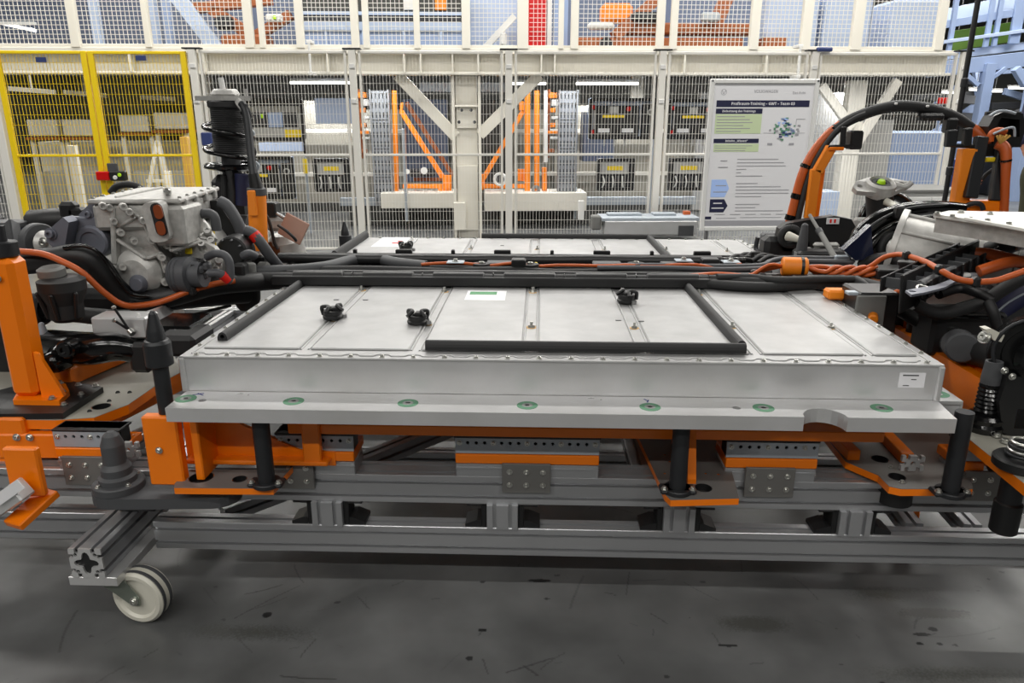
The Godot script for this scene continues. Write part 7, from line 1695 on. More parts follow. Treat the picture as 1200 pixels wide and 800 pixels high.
	# black posts near the pack corner
	for k: int in 3:
		var base: Vector3 = [Vector3(1.1474,0.55,-0.6564), Vector3(1.1398,0.55,-0.7525), Vector3(1.1461,0.55,-0.46)][k]
		var top: Vector3 = [Vector3(base.x, 0.80, base.z), Vector3(base.x, 0.79, base.z), Vector3(base.x, 0.66, base.z)][k]
		t = thing("black_pillar", ["thick black pillar under the ribbed cable trough, right one", "thick black pillar under the ribbed cable trough, left one", "short black pillar with round head near the pack's right rear edge"][k], "pillar", base, "black pillars at the right end")
		part_cyl(t, "shaft", M.black_plastic, base, top, [0.022, 0.02, 0.015][k], -1, 20, 0.003)
		part_cyl(t, "head", M.black_plastic, top - Vector3(0, 0.008, 0), top + Vector3(0, 0.006, 0), 0.027, -1, 20, 0.003)
		if k == 2: bolt(t, top + Vector3(0, 0.006, 0), Vector3.UP, 0.008, M.blackened_steel)
	# grey fronted black box right behind the pack
	t = thing("black_box", "black box with grey front and open top beside the pack's right edge", "box", Vector3(0.959,0.6264,-0.55))
	part_box(t, "body", M.black_plastic, Vector3(0.9481,0.6875,-0.55), Vector3(0.115, 0.13, 0.14), 0.006)
	part_box(t, "grey_front", M.deck_grey, Vector3(0.9206,0.6963,-0.475), Vector3(0.085, 0.1, 0.01), 0.003)
	part_box(t, "silver_tab", M.galvanised, Vector3(0.8724,0.7484,-0.5), Vector3(0.03, 0.01, 0.03), 0.002)
	part_box(t, "orange_block", M.orange_far, Vector3(0.8746,0.7177,-0.62), Vector3(0.06, 0.03, 0.05), 0.006)
	part_cyl(t, "orange_stub", M.orange_far, Vector3(0.9295,0.6874,-0.47), Vector3(0.9175,0.6827,-0.44), 0.014, -1, 14, 0.003)
	part_bar(t, "orange_arm", M.orange, Vector3(0.8895,0.7232,-0.62), Vector3(0.9268,0.6744,-0.6), 0.03, 0.02)
	# ribbed black cable trough with orange cables
	t = thing("cable_trough", "ribbed black plastic cable trough rising to the right, over two pillars", "trough", Vector3(1.0969,0.7446,-0.45))
	var lo := Vector3(0.9389,0.7793,-0.35)
	var hi := Vector3(1.3566,0.814,-0.75)
	var d := (hi - lo).normalized()
	var sd := d.cross(Vector3.UP).normalized()
	part_bar(t, "floor", M.black_plastic, lo, hi, 0.11, 0.008)
	for s: float in [-1.0, 1.0]: part_bar(t, "trough_wall", M.black_plastic, lo + sd * s * 0.055 + Vector3(0, 0.018, 0), hi + sd * s * 0.055 + Vector3(0, 0.018, 0), 0.042, 0.005)
	part_bar(t, "centre_wall", M.black_plastic, lo + Vector3(0, 0.016, 0), hi + Vector3(0, 0.016, 0), 0.035, 0.005)
	for i in 10:
		var p := lo.lerp(hi, (i + 0.5) / 10.0)
		part_bar(t, "rib", M.dark_grey, p - sd * 0.055 + Vector3(0, 0.02, 0), p + sd * 0.055 + Vector3(0, 0.02, 0), 0.03, 0.004)
		part_bar(t, "outer_rib", M.black_plastic, p + sd * 0.062 + Vector3(0, -0.005, 0), p + sd * 0.062 + Vector3(0, 0.045, 0), 0.006, 0.01)
	part_tube(t, "side_channel", M.dark_grey, [Vector3(0.9928,0.7987,-0.36),Vector3(1.071,0.8101,-0.42),Vector3(1.1541,0.8137,-0.5)], 0.018, 8, 3)
	b = Mb.new(); b.prism(flat_at(0.806), [Vector2(0.9047,0.2567),Vector2(0.9499,0.288),Vector2(1.01,0.3208),Vector2(1.0671,0.3758),Vector2(1.1139,0.422),Vector2(1.1054,0.3882),Vector2(1.0288,0.301),Vector2(0.9479,0.239),Vector2(0.8974,0.2089)], 0.006, [circle([Vector2(0.9177,0.2475)][0], 0.009, 12)]); obj("mount_flange", b, M.cast_dark, t)
	b = Mb.new(); b.torus(Vector3(0.9692,0.8074,-0.3), Vector3(0, 1, 0.4), 0.014, 0.004, 18, 6); obj("ring", b, M.bolt_steel, t)
	for k: int in 4: part_box(t, "silver_clip", [M.galvanised, M.white_paint][k % 2], [Vector3(1.1747,0.7913,-0.5), Vector3(1.1838,0.7882,-0.48), Vector3(1.2179,0.8,-0.52), Vector3(1.187,0.8039,-0.5)][k], Vector3(0.025, 0.012, 0.02), 0.003)
	for k: int in 5: part_box(t, "loom_piece", [M.black_plastic, M.dark_grey][k % 2], [Vector3(1.2274,0.7666,-0.5), Vector3(1.2424,0.7768,-0.5), Vector3(1.2471,0.7688,-0.48), Vector3(1.2114,0.7679,-0.45), Vector3(1.2144,0.7715,-0.5)][k], Vector3(0.03, 0.016, 0.03), 0.003, )
	for h in [["thick orange cable leaving the trough top, upper one at the right edge", [Vector3(1.2976,0.838,-0.66),Vector3(1.3296,0.8392,-0.64),Vector3(1.3703,0.8301,-0.62),Vector3(1.4164,0.8207,-0.55)], 0.0185], ["thick orange cable leaving the trough, lower one at the right edge", [Vector3(1.2237,0.8142,-0.5),Vector3(1.2641,0.8294,-0.5),Vector3(1.3095,0.8421,-0.5),Vector3(1.3803,0.8451,-0.5)], 0.0165], ["thin orange cable arching over the right axle to the trough", [Vector3(1.0261,0.7385,-0.85),Vector3(1.049,0.7689,-0.8),Vector3(1.077,0.8011,-0.78),Vector3(1.1073,0.8179,-0.75),Vector3(1.1166,0.8225,-0.68),Vector3(1.0703,0.8404,-0.5),Vector3(1.0479,0.8421,-0.38),Vector3(1.0727,0.8272,-0.34),Vector3(1.113,0.8204,-0.33),Vector3(1.168,0.8231,-0.33),Vector3(1.2096,0.8373,-0.33),Vector3(1.2706,0.8629,-0.33)], 0.0085], ["short thick orange cable entering the trough's lower end", [Vector3(1.0207,0.6265,-0.66),Vector3(1.0221,0.6811,-0.62),Vector3(1.0152,0.7275,-0.55),Vector3(1.0128,0.7618,-0.48)], 0.0125]]:
		b = Mb.new(); b.tube(h[1], h[2], 12, 5)
		var o := solo("orange_cable", b, M.orange_cable, h[0], "cable", h[1][1] - Vector3(0, h[2], 0), "orange cables")
		if h[2] < 0.012:
			for k: int in 3: part_box(o, "cable_clip", M.black_plastic, [Vector3(1.11,0.8242,-0.7), Vector3(1.0479,0.8421,-0.38), Vector3(1.1197,0.8204,-0.33)][k], Vector3(0.02, 0.028, 0.028), 0.006)
	# rear subframe members
	t = thing("rear_subframe", "black tubular rear subframe and bracket box at the right", "subframe", Vector3(1.1418,0.6183,-0.45))
	part_tube(t, "rear_hose", M.black_rubber, [Vector3(1.1081,0.73,-1),Vector3(1.1416,0.7641,-0.95),Vector3(1.176,0.7737,-0.9),Vector3(1.2107,0.766,-0.85),Vector3(1.2554,0.7489,-0.85)], 0.024, 10, 4)
	part_tube(t, "upper_tube", M.black_rubber, [Vector3(1.0172,0.7363,-0.42),Vector3(1.058,0.7169,-0.42),Vector3(1.0993,0.7099,-0.42),Vector3(1.1555,0.7253,-0.42),Vector3(1.21,0.7479,-0.42),Vector3(1.2685,0.8063,-0.4),Vector3(1.351,0.8497,-0.4)], 0.019, 10, 4)
	part_tube(t, "branch_tube", M.black_rubber, [Vector3(1.1931,0.7552,-0.38),Vector3(1.2003,0.729,-0.36),Vector3(1.2156,0.6953,-0.36),Vector3(1.2362,0.659,-0.36)], 0.014, 8, 4)
	part_tube(t, "thin_hose", M.tray_dark, [Vector3(1.0948,0.757,-0.45),Vector3(1.1681,0.7681,-0.48),Vector3(1.1953,0.7649,-0.42),Vector3(1.2164,0.7529,-0.4)], 0.014, 8, 4)
	part_box(t, "bracket_box", M.tray_dark, Vector3(1.1933,0.6404,-0.5), Vector3(0.21, 0.13, 0.12), 0.01)
	part_box(t, "bracket_lip", M.black_gloss, Vector3(1.1876,0.6975,-0.48), Vector3(0.17, 0.012, 0.12), 0.004)
	part_tube(t, "low_member", M.tray_dark, [Vector3(0.9793,0.7277,-0.75),Vector3(1.0495,0.6903,-0.65),Vector3(1.0978,0.6624,-0.55),Vector3(1.1656,0.6297,-0.5)], [0.024, 0.024, 0.028, 0.03], 10, 3)
	part_tube(t, "big_arm", M.navy, [Vector3(1.2799,0.6777,-0.5),Vector3(1.3506,0.7174,-0.55),Vector3(1.4255,0.7429,-0.6),Vector3(1.5188,0.7778,-0.6)], [0.03, 0.05, 0.06, 0.06], 14, 4)
	part_tube(t, "arm_edge", M.galvanised, [Vector3(1.2529,0.7112,-0.43),Vector3(1.2929,0.7364,-0.45),Vector3(1.3436,0.7569,-0.47)], 0.003, 6, 3)
	part_box(t, "dark_mass", M.tray_dark, Vector3(1.357,0.6172,-0.55), Vector3(0.24, 0.2, 0.14), 0.04)
	part_box(t, "silver_patch", M.galvanised, Vector3(1.2239,0.7332,-0.44), Vector3(0.04, 0.014, 0.02), 0.004)
	for k: int in 4: part_box(t, "steel_plate", [M.dark_grey, M.rust, M.galvanised, M.black_plastic][k], [Vector3(1.0978,0.7303,-0.85), Vector3(1.0771,0.7285,-0.75), Vector3(1.0768,0.7184,-0.85), Vector3(1.1358,0.741,-0.8)][k], [Vector3(0.1, 0.012, 0.1), Vector3(0.07, 0.014, 0.06), Vector3(0.05, 0.012, 0.05), Vector3(0.16, 0.05, 0.1)][k], 0.004)
	# motor
	t = thing("drive_unit", "silver rear electric motor with round ribbed shell and flat inverter lid at the right", "electric motor", Vector3(1.3871,0.6874,-0.95))
	var m0 := Vector3(1.1625,0.8182,-0.72)
	var ax := (Vector3(1.2261,0.8597,-0.55) - Vector3(1.2692,0.8153,-0.9)).normalized()
	a = Vector3(1.3538,0.7476,-0.95)
	var ax2 := Vector3(0.62, -0.12, 0.35).normalized()
	b = Mb.new(); b.cyl(a - ax2 * 0.16, a + ax2 * 0.2, 0.145, -1, 40, 0.012); obj("shell", b, M.cast_alu, t)
	for q in [[-0.165, 0.158], [0.2, 0.155]]: b = Mb.new(); b.ring(a + ax2 * q[0], ax2, 0.10, q[1], 0.02, 40); obj("shell_ring", b, M.cast_alu, t)
	for k: int in 4:
		var an := [0.7, 1.35, 2.0, 2.6][k] as float
		var u := ax2.cross(Vector3.UP).normalized()
		var dir := u.cross(ax2).normalized() * sin(an) + u * cos(an)
		part_bar(t, "shell_rib", M.cast_alu, a - ax2 * 0.155 + dir * 0.147, a + ax2 * 0.195 + dir * 0.147, 0.012, 0.012)
	part_box(t, "end_casting", M.cast_alu, Vector3(1.2733,0.78,-1), Vector3(0.1, 0.14, 0.14), 0.03)
	part_cyl(t, "end_flange", M.cast_alu, Vector3(1.2195,0.7638,-1.02), Vector3(1.2388,0.7737,-1), 0.06, 0.05, 24, 0.008)
	b = Mb.new(); b.prism(flat_at(0.9), [Vector2(1.1686,0.6746),Vector2(1.2541,0.7611),Vector2(1.5922,0.6901),Vector2(1.332,0.2652),Vector2(1.2694,0.4103),Vector2(1.2308,0.5437)], 0.046); obj("inverter_body", b, M.cast_alu, t)
	b = Mb.new(); b.prism(flat_at(0.946), [Vector2(1.1606,0.6756),Vector2(1.252,0.7639),Vector2(1.6115,0.7128),Vector2(1.3223,0.2466),Vector2(1.2568,0.3911),Vector2(1.2191,0.5244)], 0.010); var lid := obj("inverter_lid", b, M.white_cast, t)
	for k: int in 7: bolt(lid, [Vector3(1.1626,0.957,-0.6598), Vector3(1.1775,0.957,-0.6009), Vector3(1.1965,0.957,-0.545), Vector3(1.2272,0.957,-0.5099), Vector3(1.246,0.957,-0.4416), Vector3(1.2573,0.957,-0.7047), Vector3(1.3226,0.957,-0.6657)][k], Vector3.UP, 0.007, M.bolt_steel)
	for p: Vector3 in [Vector3(1.3391,0.894,-0.98), Vector3(1.3878,0.891,-0.94), Vector3(1.4354,0.8825,-0.9), Vector3(1.4897,0.8717,-0.86), Vector3(1.5143,0.8652,-0.83)]: boss(t, p, Vector3(-0.3, 1, 0.3), 0.013, 0.05)
	for k: int in 3: part_box(t, "casting_pocket", M.cast_dark, [Vector3(1.3667,0.8903,-0.965), Vector3(1.4155,0.881,-0.93), Vector3(1.4622,0.8734,-0.885)][k], Vector3(0.05, 0.035, 0.03), 0.008)
	part_bar(t, "lid_bead", M.white_cast, Vector3(1.1876,0.958,-0.5556), Vector3(1.229,0.958,-0.2939), 0.012, 0.006)
	part_tube(t, "black_elbow", M.black_rubber, [Vector3(1.3877,0.8334,-0.75),Vector3(1.4053,0.8479,-0.73),Vector3(1.4301,0.8524,-0.72),Vector3(1.4541,0.8633,-0.72),Vector3(1.5118,0.8743,-0.72)], 0.026, 12, 4)
	part_cyl(t, "pipe_cuff", M.cast_alu, Vector3(1.4312,0.8664,-0.7), Vector3(1.458,0.8745,-0.7), 0.03, -1, 18, 0.004)
	part_cyl(t, "black_plug", M.black_plastic, Vector3(1.443,0.8862,-0.78), Vector3(1.4794,0.884,-0.76), 0.022, -1, 14, 0.004)
	part_tube(t, "plug_lead", M.black_gloss, [Vector3(1.4604,0.9001,-0.76),Vector3(1.4815,0.8963,-0.75),Vector3(1.5272,0.8912,-0.75)], 0.01, 8, 3)
	part_cyl(t, "steel_boss", M.cast_alu, Vector3(1.4064,0.8532,-0.78), Vector3(1.4076,0.838,-0.74), 0.024, -1, 16, 0.004)
	# swooping black trailing arms
	t = thing("trailing_arm", "glossy black pressed trailing arm sweeping over the rear motor", "suspension arm", Vector3(1.1485,0.7329,-1.1))
	part_tube(t, "upper_arm", M.black_gloss, [Vector3(1.1155,0.7485,-1.1),Vector3(1.1358,0.8272,-1.1),Vector3(1.1985,0.8775,-1.12),Vector3(1.2994,0.9083,-1.15),Vector3(1.4307,0.9154,-1.2),Vector3(1.5616,0.9069,-1.25)], [0.03, 0.036, 0.034, 0.03, 0.026, 0.02], 12, 5)
	part_tube(t, "lower_arm", M.black_gloss, [Vector3(1.1317,0.7516,-1.05),Vector3(1.1547,0.8043,-1.05),Vector3(1.216,0.8462,-1.08),Vector3(1.2971,0.8714,-1.1),Vector3(1.4109,0.8839,-1.15)], [0.02, 0.018, 0.016, 0.014, 0.012], 10, 4)
	part_tube(t, "arm_highlight_lip", M.blackened_steel, [Vector3(1.1034,0.7965,-1.04),Vector3(1.1355,0.8562,-1.05),Vector3(1.2085,0.8982,-1.08),Vector3(1.3136,0.9243,-1.12),Vector3(1.4759,0.925,-1.2)], 0.006, 6, 4)
	b = Mb.new(); b.prism(face_at(-1.02), [Vector2(1.0287,0.7906),Vector2(1.0706,0.8332),Vector2(1.1116,0.8783),Vector2(1.1287,0.7973),Vector2(1.1397,0.7608),Vector2(1.0751,0.7543)], 0.04); obj("navy_fin", b, M.navy_gloss, t)
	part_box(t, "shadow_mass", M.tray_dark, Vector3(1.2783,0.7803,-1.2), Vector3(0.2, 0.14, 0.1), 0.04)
	b = Mb.new(); b.torus(Vector3(1.23,0.7832,-1.05), Vector3(0.3, 0.2, 1), 0.05, 0.016, 26, 8); obj("round_bush", b, M.black_rubber, t)
	part_cyl(t, "white_dot", M.white_paint, Vector3(1.2625,0.8342,-1.02), Vector3(1.2528,0.8372,-1), 0.011, -1, 12)
	part_box(t, "clip_block", M.black_plastic, Vector3(1.2488,0.9105,-1.08), Vector3(0.035, 0.045, 0.035), 0.006)
	# left pressing with round bush, sticker and rods
	t = thing("black_pressing", "black triangular pressed carrier with round bush and white sticker at the rear right", "carrier", Vector3(1.0842,0.7201,-1.45))
	b = Mb.new(); b.prism(face_at(-1.5), [Vector2(0.9472,0.7618),Vector2(0.9505,0.7971),Vector2(0.976,0.8182),Vector2(1.054,0.8326),Vector2(1.1655,0.8505),Vector2(1.2359,0.8369),Vector2(1.2787,0.7743),Vector2(1.259,0.7141),Vector2(1.0517,0.6985),Vector2(0.9741,0.7052)], 0.05); obj("pressing", b, M.tray_dark, t)
	b = Mb.new(); b.torus(Vector3(0.9855,0.7703,-1.42), Vector3(-0.2, 0, 1), 0.036, 0.014, 28, 10); obj("bush_ring", b, M.black_rubber, t)
	part_cyl(t, "white_arm", M.nylon_white, Vector3(0.9648,0.7767,-1.4), Vector3(1.0075,0.766,-1.36), 0.02, 0.012, 16, 0.004)
	part_box(t, "sticker", M.paper, Vector3(1.1573,0.831,-1.44), Vector3(0.052, 0.026, 0.003))
	for k: int in 2: part_box(t, "sticker_print", M.cap_red, [Vector3(1.1476,0.8313,-1.437), Vector3(1.1647,0.8314,-1.437)][k], Vector3(0.008, 0.015, 0.002))
	part_box(t, "lower_housing", M.tray_dark, Vector3(0.9979,0.6929,-1.5), Vector3(0.2, 0.14, 0.1), 0.02)
	part_box(t, "left_catch", M.dark_grey, Vector3(0.9385,0.7205,-1.55), Vector3(0.06, 0.09, 0.06), 0.008)
	part_tube(t, "left_loop", M.blackened_steel, [Vector3(0.8782,0.7536,-1.5),Vector3(0.8758,0.703,-1.5),Vector3(0.8886,0.6831,-1.45),Vector3(0.9172,0.6712,-1.4)], 0.01, 8, 4)
	for k: int in 4: part_box(t, "silver_fitting", M.cast_alu, [Vector3(1.0394,0.7231,-1.35), Vector3(1.0731,0.7234,-1.35), Vector3(1.1073,0.7477,-1.35), Vector3(1.1426,0.7341,-1.35)][k], [Vector3(0.03, 0.03, 0.03), Vector3(0.03, 0.03, 0.03), Vector3(0.1, 0.02, 0.03), Vector3(0.05, 0.012, 0.03)][k], 0.008)
	part_box(t, "fitting_base", M.black_plastic, Vector3(1.0835,0.7118,-1.3), Vector3(0.22, 0.05, 0.1), 0.01)
	t = thing("guide_pin", "dark conical guide pin with pale base at the rear right of the pack", "pin", Vector3(1.0004,0.7113,-1.3))
	b = Mb.new(); b.lathe(Vector3(0.9955,0.7248,-1.3), Vector3(0.02, 1, 0), [[0, 0], [0.022, 0], [0.02, 0.04], [0.012, 0.11], [0.006, 0.116], [0, 0.116]], 20); obj("pin_body", b, M.dark_grey, t)
	part_cyl(t, "pin_base", M.steel, Vector3(0.9919,0.6976,-1.3), Vector3(0.9918,0.7282,-1.3), 0.024, -1, 18)
	t = thing("support_rod", "thin grey telescopic rod leaning over the rear of the cable tray", "rod", Vector3(1.0709,0.71,-1.1))
	part_cyl(t, "lower_tube", M.deck_grey, Vector3(1.0507,0.7197,-1.05), Vector3(1.059,0.8061,-1.3), 0.0115, 0.0105, 12)
	part_cyl(t, "upper_rod", M.deck_grey, Vector3(1.059,0.8061,-1.3), Vector3(1.0547,0.8572,-1.42), 0.007, -1, 10)
	part_cyl(t, "collar", M.dark_grey, Vector3(1.0594,0.801,-1.29), Vector3(1.0549,0.8147,-1.31), 0.013, -1, 12)
	part_box(t, "foot_bracket", M.galvanised, Vector3(1.0548,0.7354,-1.05), Vector3(0.05, 0.05, 0.02), 0.004)
	# strut top at the rear
	t = thing("strut_mount", "silver strut mount with lime green cap on a black cylinder at the rear right", "strut mount", Vector3(1.374,0.8133,-1.5))
	a = Vector3(1.3508,0.9528,-1.5)
	part_cyl(t, "cylinder", M.tray_dark, Vector3(1.385,0.785,-1.5), a, 0.053, -1, 28, 0.004)
	b = Mb.new(); b.prism(Transform3D(Basis(Vector3.RIGHT, 0.5) * flat_at(0).basis, a), [Vector2(-0.115, -0.01), Vector2(-0.105, -0.04), Vector2(-0.04, -0.05), Vector2(0.05, -0.04), Vector2(0.115, 0.0), Vector2(0.12, 0.03), Vector2(0.08, 0.045), Vector2(0, 0.07), Vector2(-0.09, 0.03)], 0.02, [circle(Vector2(-0.085, -0.005), 0.011, 12), circle(Vector2(0.09, 0.015), 0.011, 12)]); obj("mount_plate", b, M.cast_alu, t)
	b = Mb.new(); b.lathe(a, Vector3(0.02, 1, 0.4), [[0.06, -0.02], [0.062, 0.0], [0.058, 0.03], [0.046, 0.038], [0.042, 0.03], [0.034, 0.02], [0, 0.02]], 28); obj("mount_cup", b, M.cast_alu, t)
	b = Mb.new(); b.ring(a + Vector3(0, 0.02, 0.008), Vector3(0.02, 1, 0.4), 0.02, 0.036, 0.01, 24); obj("cup_rubber", b, M.black_rubber, t)
	part_cyl(t, "lime_cap", M.lime, a + Vector3(0, 0.018, 0.007), a + Vector3(0, 0.04, 0.016), 0.019, 0.014, 16, 0.003)
	part_tube(t, "mount_arm", M.cast_alu, [a + Vector3(0.06, 0.02, 0), a + Vector3(0.1, 0.012, 0.01), a + Vector3(0.122, 0.03, 0.01)], 0.012, 8, 3)
	part_tube(t, "white_arm", M.nylon_white, [Vector3(1.3627,0.9099,-1.45),Vector3(1.378,0.8996,-1.42),Vector3(1.3796,0.8807,-1.38)], [0.016, 0.014, 0.011], 8, 3)
	b = Mb.new(); b.torus(Vector3(1.4605,0.7971,-1.62), Vector3(0.1, 0.1, 1), 0.118, 0.02, 36, 10); solo("black_tyre_ring", b, M.black_gloss, "glossy black ring behind the lime capped strut mount", "ring", Vector3(1.4755,0.6935,-1.62))
	b = Mb.new(); b.box(Vector3(1.3221,0.8061,-1.55), Vector3(0.07, 0.05, 0.04), 0.01); solo("ring_fitting", b, M.wall_grey, "small grey fitting left of the black strut cylinder", "fitting", Vector3(1.324,0.7917,-1.55))
	arch()

func arch():
	var b: Mb
	var t := thing("cable_arch", "tall arch of black and orange cable conduit spanning above the rear axle", "cable arch", Vector3(1.0361,0.7977,-1.6))
	part_tube(t, "orange_run", M.orange_cable, [Vector3(1.0361,0.7977,-1.6),Vector3(1.0484,0.885,-1.6),Vector3(1.0675,1.0028,-1.6),Vector3(1.1032,1.0938,-1.6),Vector3(1.1542,1.1661,-1.6),Vector3(1.2015,1.207,-1.6)], 0.0195, 12, 4)
	part_tube(t, "black_run", M.black_rubber, [Vector3(1.0619,0.8007,-1.58),Vector3(1.0726,0.8981,-1.58),Vector3(1.0925,1.0043,-1.58),Vector3(1.1272,1.0982,-1.58),Vector3(1.1799,1.1802,-1.58),Vector3(1.243,1.2274,-1.58),Vector3(1.2885,1.2474,-1.58)], 0.0125, 10, 4)
	part_tube(t, "black_sleeve", M.black_rubber, [Vector3(1.1797,1.1866,-1.6),Vector3(1.2341,1.2239,-1.6),Vector3(1.2963,1.2508,-1.6),Vector3(1.3625,1.2709,-1.6),Vector3(1.4333,1.2809,-1.6),Vector3(1.5202,1.2742,-1.6),Vector3(1.6092,1.2542,-1.6),Vector3(1.679,1.2273,-1.6),Vector3(1.741,1.1869,-1.6)], 0.0225, 12, 4)
	part_tube(t, "orange_tail", M.orange_cable, [Vector3(1.733,1.1937,-1.6),Vector3(1.7685,1.1637,-1.58),Vector3(1.8049,1.1273,-1.56),Vector3(1.837,1.1075,-1.55)], [0.021, 0.025, 0.028, 0.02], 12, 4)
	for p: Vector3 in [Vector3(1.4014,1.2888,-1.57), Vector3(1.5288,1.2789,-1.57)]: part_box(t, "white_rivet", M.white_paint, p, Vector3(0.012, 0.01, 0.012), 0.003)
	for q in [[Vector3(1.0346,0.8124,-1.6), Vector3(1.0395,0.8343,-1.6)], [Vector3(1.05,0.903,-1.6), Vector3(1.0548,0.9246,-1.6)], [Vector3(1.075,1.0309,-1.6), Vector3(1.0805,1.045,-1.6)], [Vector3(1.1735,1.1798,-1.6), Vector3(1.1862,1.19,-1.6)], [Vector3(1.2704,1.2374,-1.6), Vector3(1.2834,1.2441,-1.6)]]: part_cyl(t, "tie", M.black_gloss, q[0], q[1], 0.0225, -1, 14)
	part_box(t, "black_box", M.black_plastic, Vector3(1.2572,1.1463,-1.58), Vector3(0.05, 0.075, 0.06), 0.006)
	part_box(t, "sleeve_clip", M.black_plastic, Vector3(1.5505,1.2374,-1.58), Vector3(0.1, 0.03, 0.05), 0.01)
	part_box(t, "sleeve_clip", M.black_plastic, Vector3(1.6347,1.204,-1.58), Vector3(0.045, 0.06, 0.05), 0.008)
	# orange stands
	t = thing("arch_stand", "left orange stand with angled top and black clamp arm under the cable arch", "stand", Vector3(1.1234,0.8274,-1.6), "orange stands under the arch")
	part_bar(t, "upright", M.orange_far, Vector3(1.1027,0.8253,-1.56), Vector3(1.1072,1.0302,-1.56), 0.042, 0.03)
	part_bar(t, "upright_back", M.orange, Vector3(1.1459,0.8176,-1.62), Vector3(1.1501,1.0263,-1.62), 0.03, 0.03)
	part_bar(t, "slanted_head", M.orange_far, Vector3(1.1124,1.0163,-1.56), Vector3(1.1592,1.1196,-1.56), 0.042, 0.03)
	part_bar(t, "clamp_arm", M.black_plastic, Vector3(1.1416,1.12,-1.55), Vector3(1.2448,1.1235,-1.55), 0.014, 0.02)
	part_bar(t, "clamp_post", M.black_plastic, Vector3(1.2042,1.1197,-1.56), Vector3(1.2008,1.2007,-1.56), 0.02, 0.02)
	part_box(t, "top_plate", M.orange, Vector3(1.1739,1.1128,-1.56), Vector3(0.06, 0.014, 0.05), 0.003)
	t = thing("arch_stand", "right orange stand of square tube with shelf below the charging socket", "stand", Vector3(1.6907,0.871,-1.5), "orange stands under the arch")
	part_bar(t, "upright", M.orange_far, Vector3(1.6828,0.857,-1.5), Vector3(1.6789,1.116,-1.5), 0.06, 0.05)
	part_box(t, "shelf", M.orange, Vector3(1.7688,0.891,-1.48), Vector3(0.14, 0.045, 0.06), 0.005)
	part_bar(t, "clamp_arm", M.black_plastic, Vector3(1.5892,1.1292,-1.5), Vector3(1.7046,1.1227,-1.5), 0.014, 0.02)
	part_bar(t, "clamp_post", M.blackened_steel, Vector3(1.6071,1.1226,-1.5), Vector3(1.6027,1.1886,-1.5), 0.04, 0.03)
	part_bar(t, "clamp_post", M.black_plastic, Vector3(1.671,1.1226,-1.5), Vector3(1.665,1.1952,-1.5), 0.03, 0.03)
	part_tube(t, "hose_clip", M.black_rubber, [Vector3(1.6839,0.8941,-1.45),Vector3(1.7046,0.9066,-1.43),Vector3(1.7326,0.9,-1.43),Vector3(1.743,0.8796,-1.43)], 0.01, 8, 3)
	# charging socket with black carrier
	t = thing("charge_socket", "black charging socket with orange cables and yellow wires on a black frame at the right", "socket", Vector3(1.8072,0.8923,-1.5))
	part_bar(t, "carrier_leg", M.blackened_steel, Vector3(1.7011,0.9238,-1.46), Vector3(1.7243,1.1624,-1.5), 0.05, 0.03)
	part_bar(t, "carrier_leg", M.blackened_steel, Vector3(1.8008,0.9139,-1.46), Vector3(1.8137,1.1129,-1.5), 0.045, 0.03)
	part_box(t, "carrier_plate", M.black_plastic, Vector3(1.7846,1.1082,-1.53), Vector3(0.16, 0.05, 0.03), 0.006)
	b = Mb.new(); b.prism(face_at(-1.6), [Vector2(1.7563,1.2008),Vector2(1.7728,1.2408),Vector2(1.807,1.2573),Vector2(1.8826,1.2507),Vector2(1.9037,1.1942),Vector2(1.8941,1.1202),Vector2(1.7982,1.1201)], 0.08, [[Vector2(1.7891,1.2075),Vector2(1.8012,1.2341),Vector2(1.8736,1.2275),Vector2(1.8863,1.1607),Vector2(1.7977,1.1606)]]); obj("socket_body", b, M.black_plastic, t)
	part_box(t, "socket_back", M.tray_dark, Vector3(1.8498,1.1938,-1.6), Vector3(0.14, 0.13, 0.02))
	part_tube(t, "socket_rim", M.galvanised, [Vector3(1.7433,1.2408,-1.5),Vector3(1.7668,1.257,-1.5),Vector3(1.7993,1.2602,-1.5),Vector3(1.8408,1.2505,-1.5)], 0.006, 6, 3)
	part_tube(t, "orange_loop", M.orange_cable, [Vector3(1.7613,1.1426,-1.5),Vector3(1.7625,1.1723,-1.5),Vector3(1.7868,1.1854,-1.5),Vector3(1.8147,1.1789,-1.5)], 0.014, 10, 4)
	part_tube(t, "orange_down", M.orange_cable, [Vector3(1.7777,1.1367,-1.48),Vector3(1.8008,1.124,-1.47),Vector3(1.8111,1.0916,-1.46),Vector3(1.8193,0.9993,-1.45),Vector3(1.8381,0.8639,-1.45)], [0.022, 0.022, 0.02, 0.017, 0.017], 12, 4)
	for k: int in 5: part_tube(t, "yellow_wire", M.yellow_gold, [Vector3(1.7793,1.1374,-1.46), Vector3(1.7638,1.154,-1.45) + Vector3(0.007 * k, 0, 0), Vector3(1.7548,1.167,-1.45) + Vector3(0.013 * k, 0.004 * (k % 2), 0)], 0.0045, 6, 3)
	part_tube(t, "thin_lead", M.galvanised, [Vector3(1.7577,1.1727,-1.48),Vector3(1.7886,1.1926,-1.46),Vector3(1.8208,1.1959,-1.46),Vector3(1.8304,1.1635,-1.46)], 0.005, 6, 4)
	part_cyl(t, "down_tie", M.black_gloss, Vector3(1.8095,1.0753,-1.455), Vector3(1.8108,1.0687,-1.455), 0.022, -1, 12)
	part_box(t, "yellow_clip", M.yellow_tag, Vector3(1.7741,1.0728,-1.5), Vector3(0.04, 0.018, 0.02), 0.004)
	part_tube(t, "black_lead", M.black_rubber, [Vector3(1.8189,1.0494,-1.5),Vector3(1.8033,1.0312,-1.52),Vector3(1.7827,1.0065,-1.53),Vector3(1.7705,0.979,-1.53)], 0.008, 8, 4)
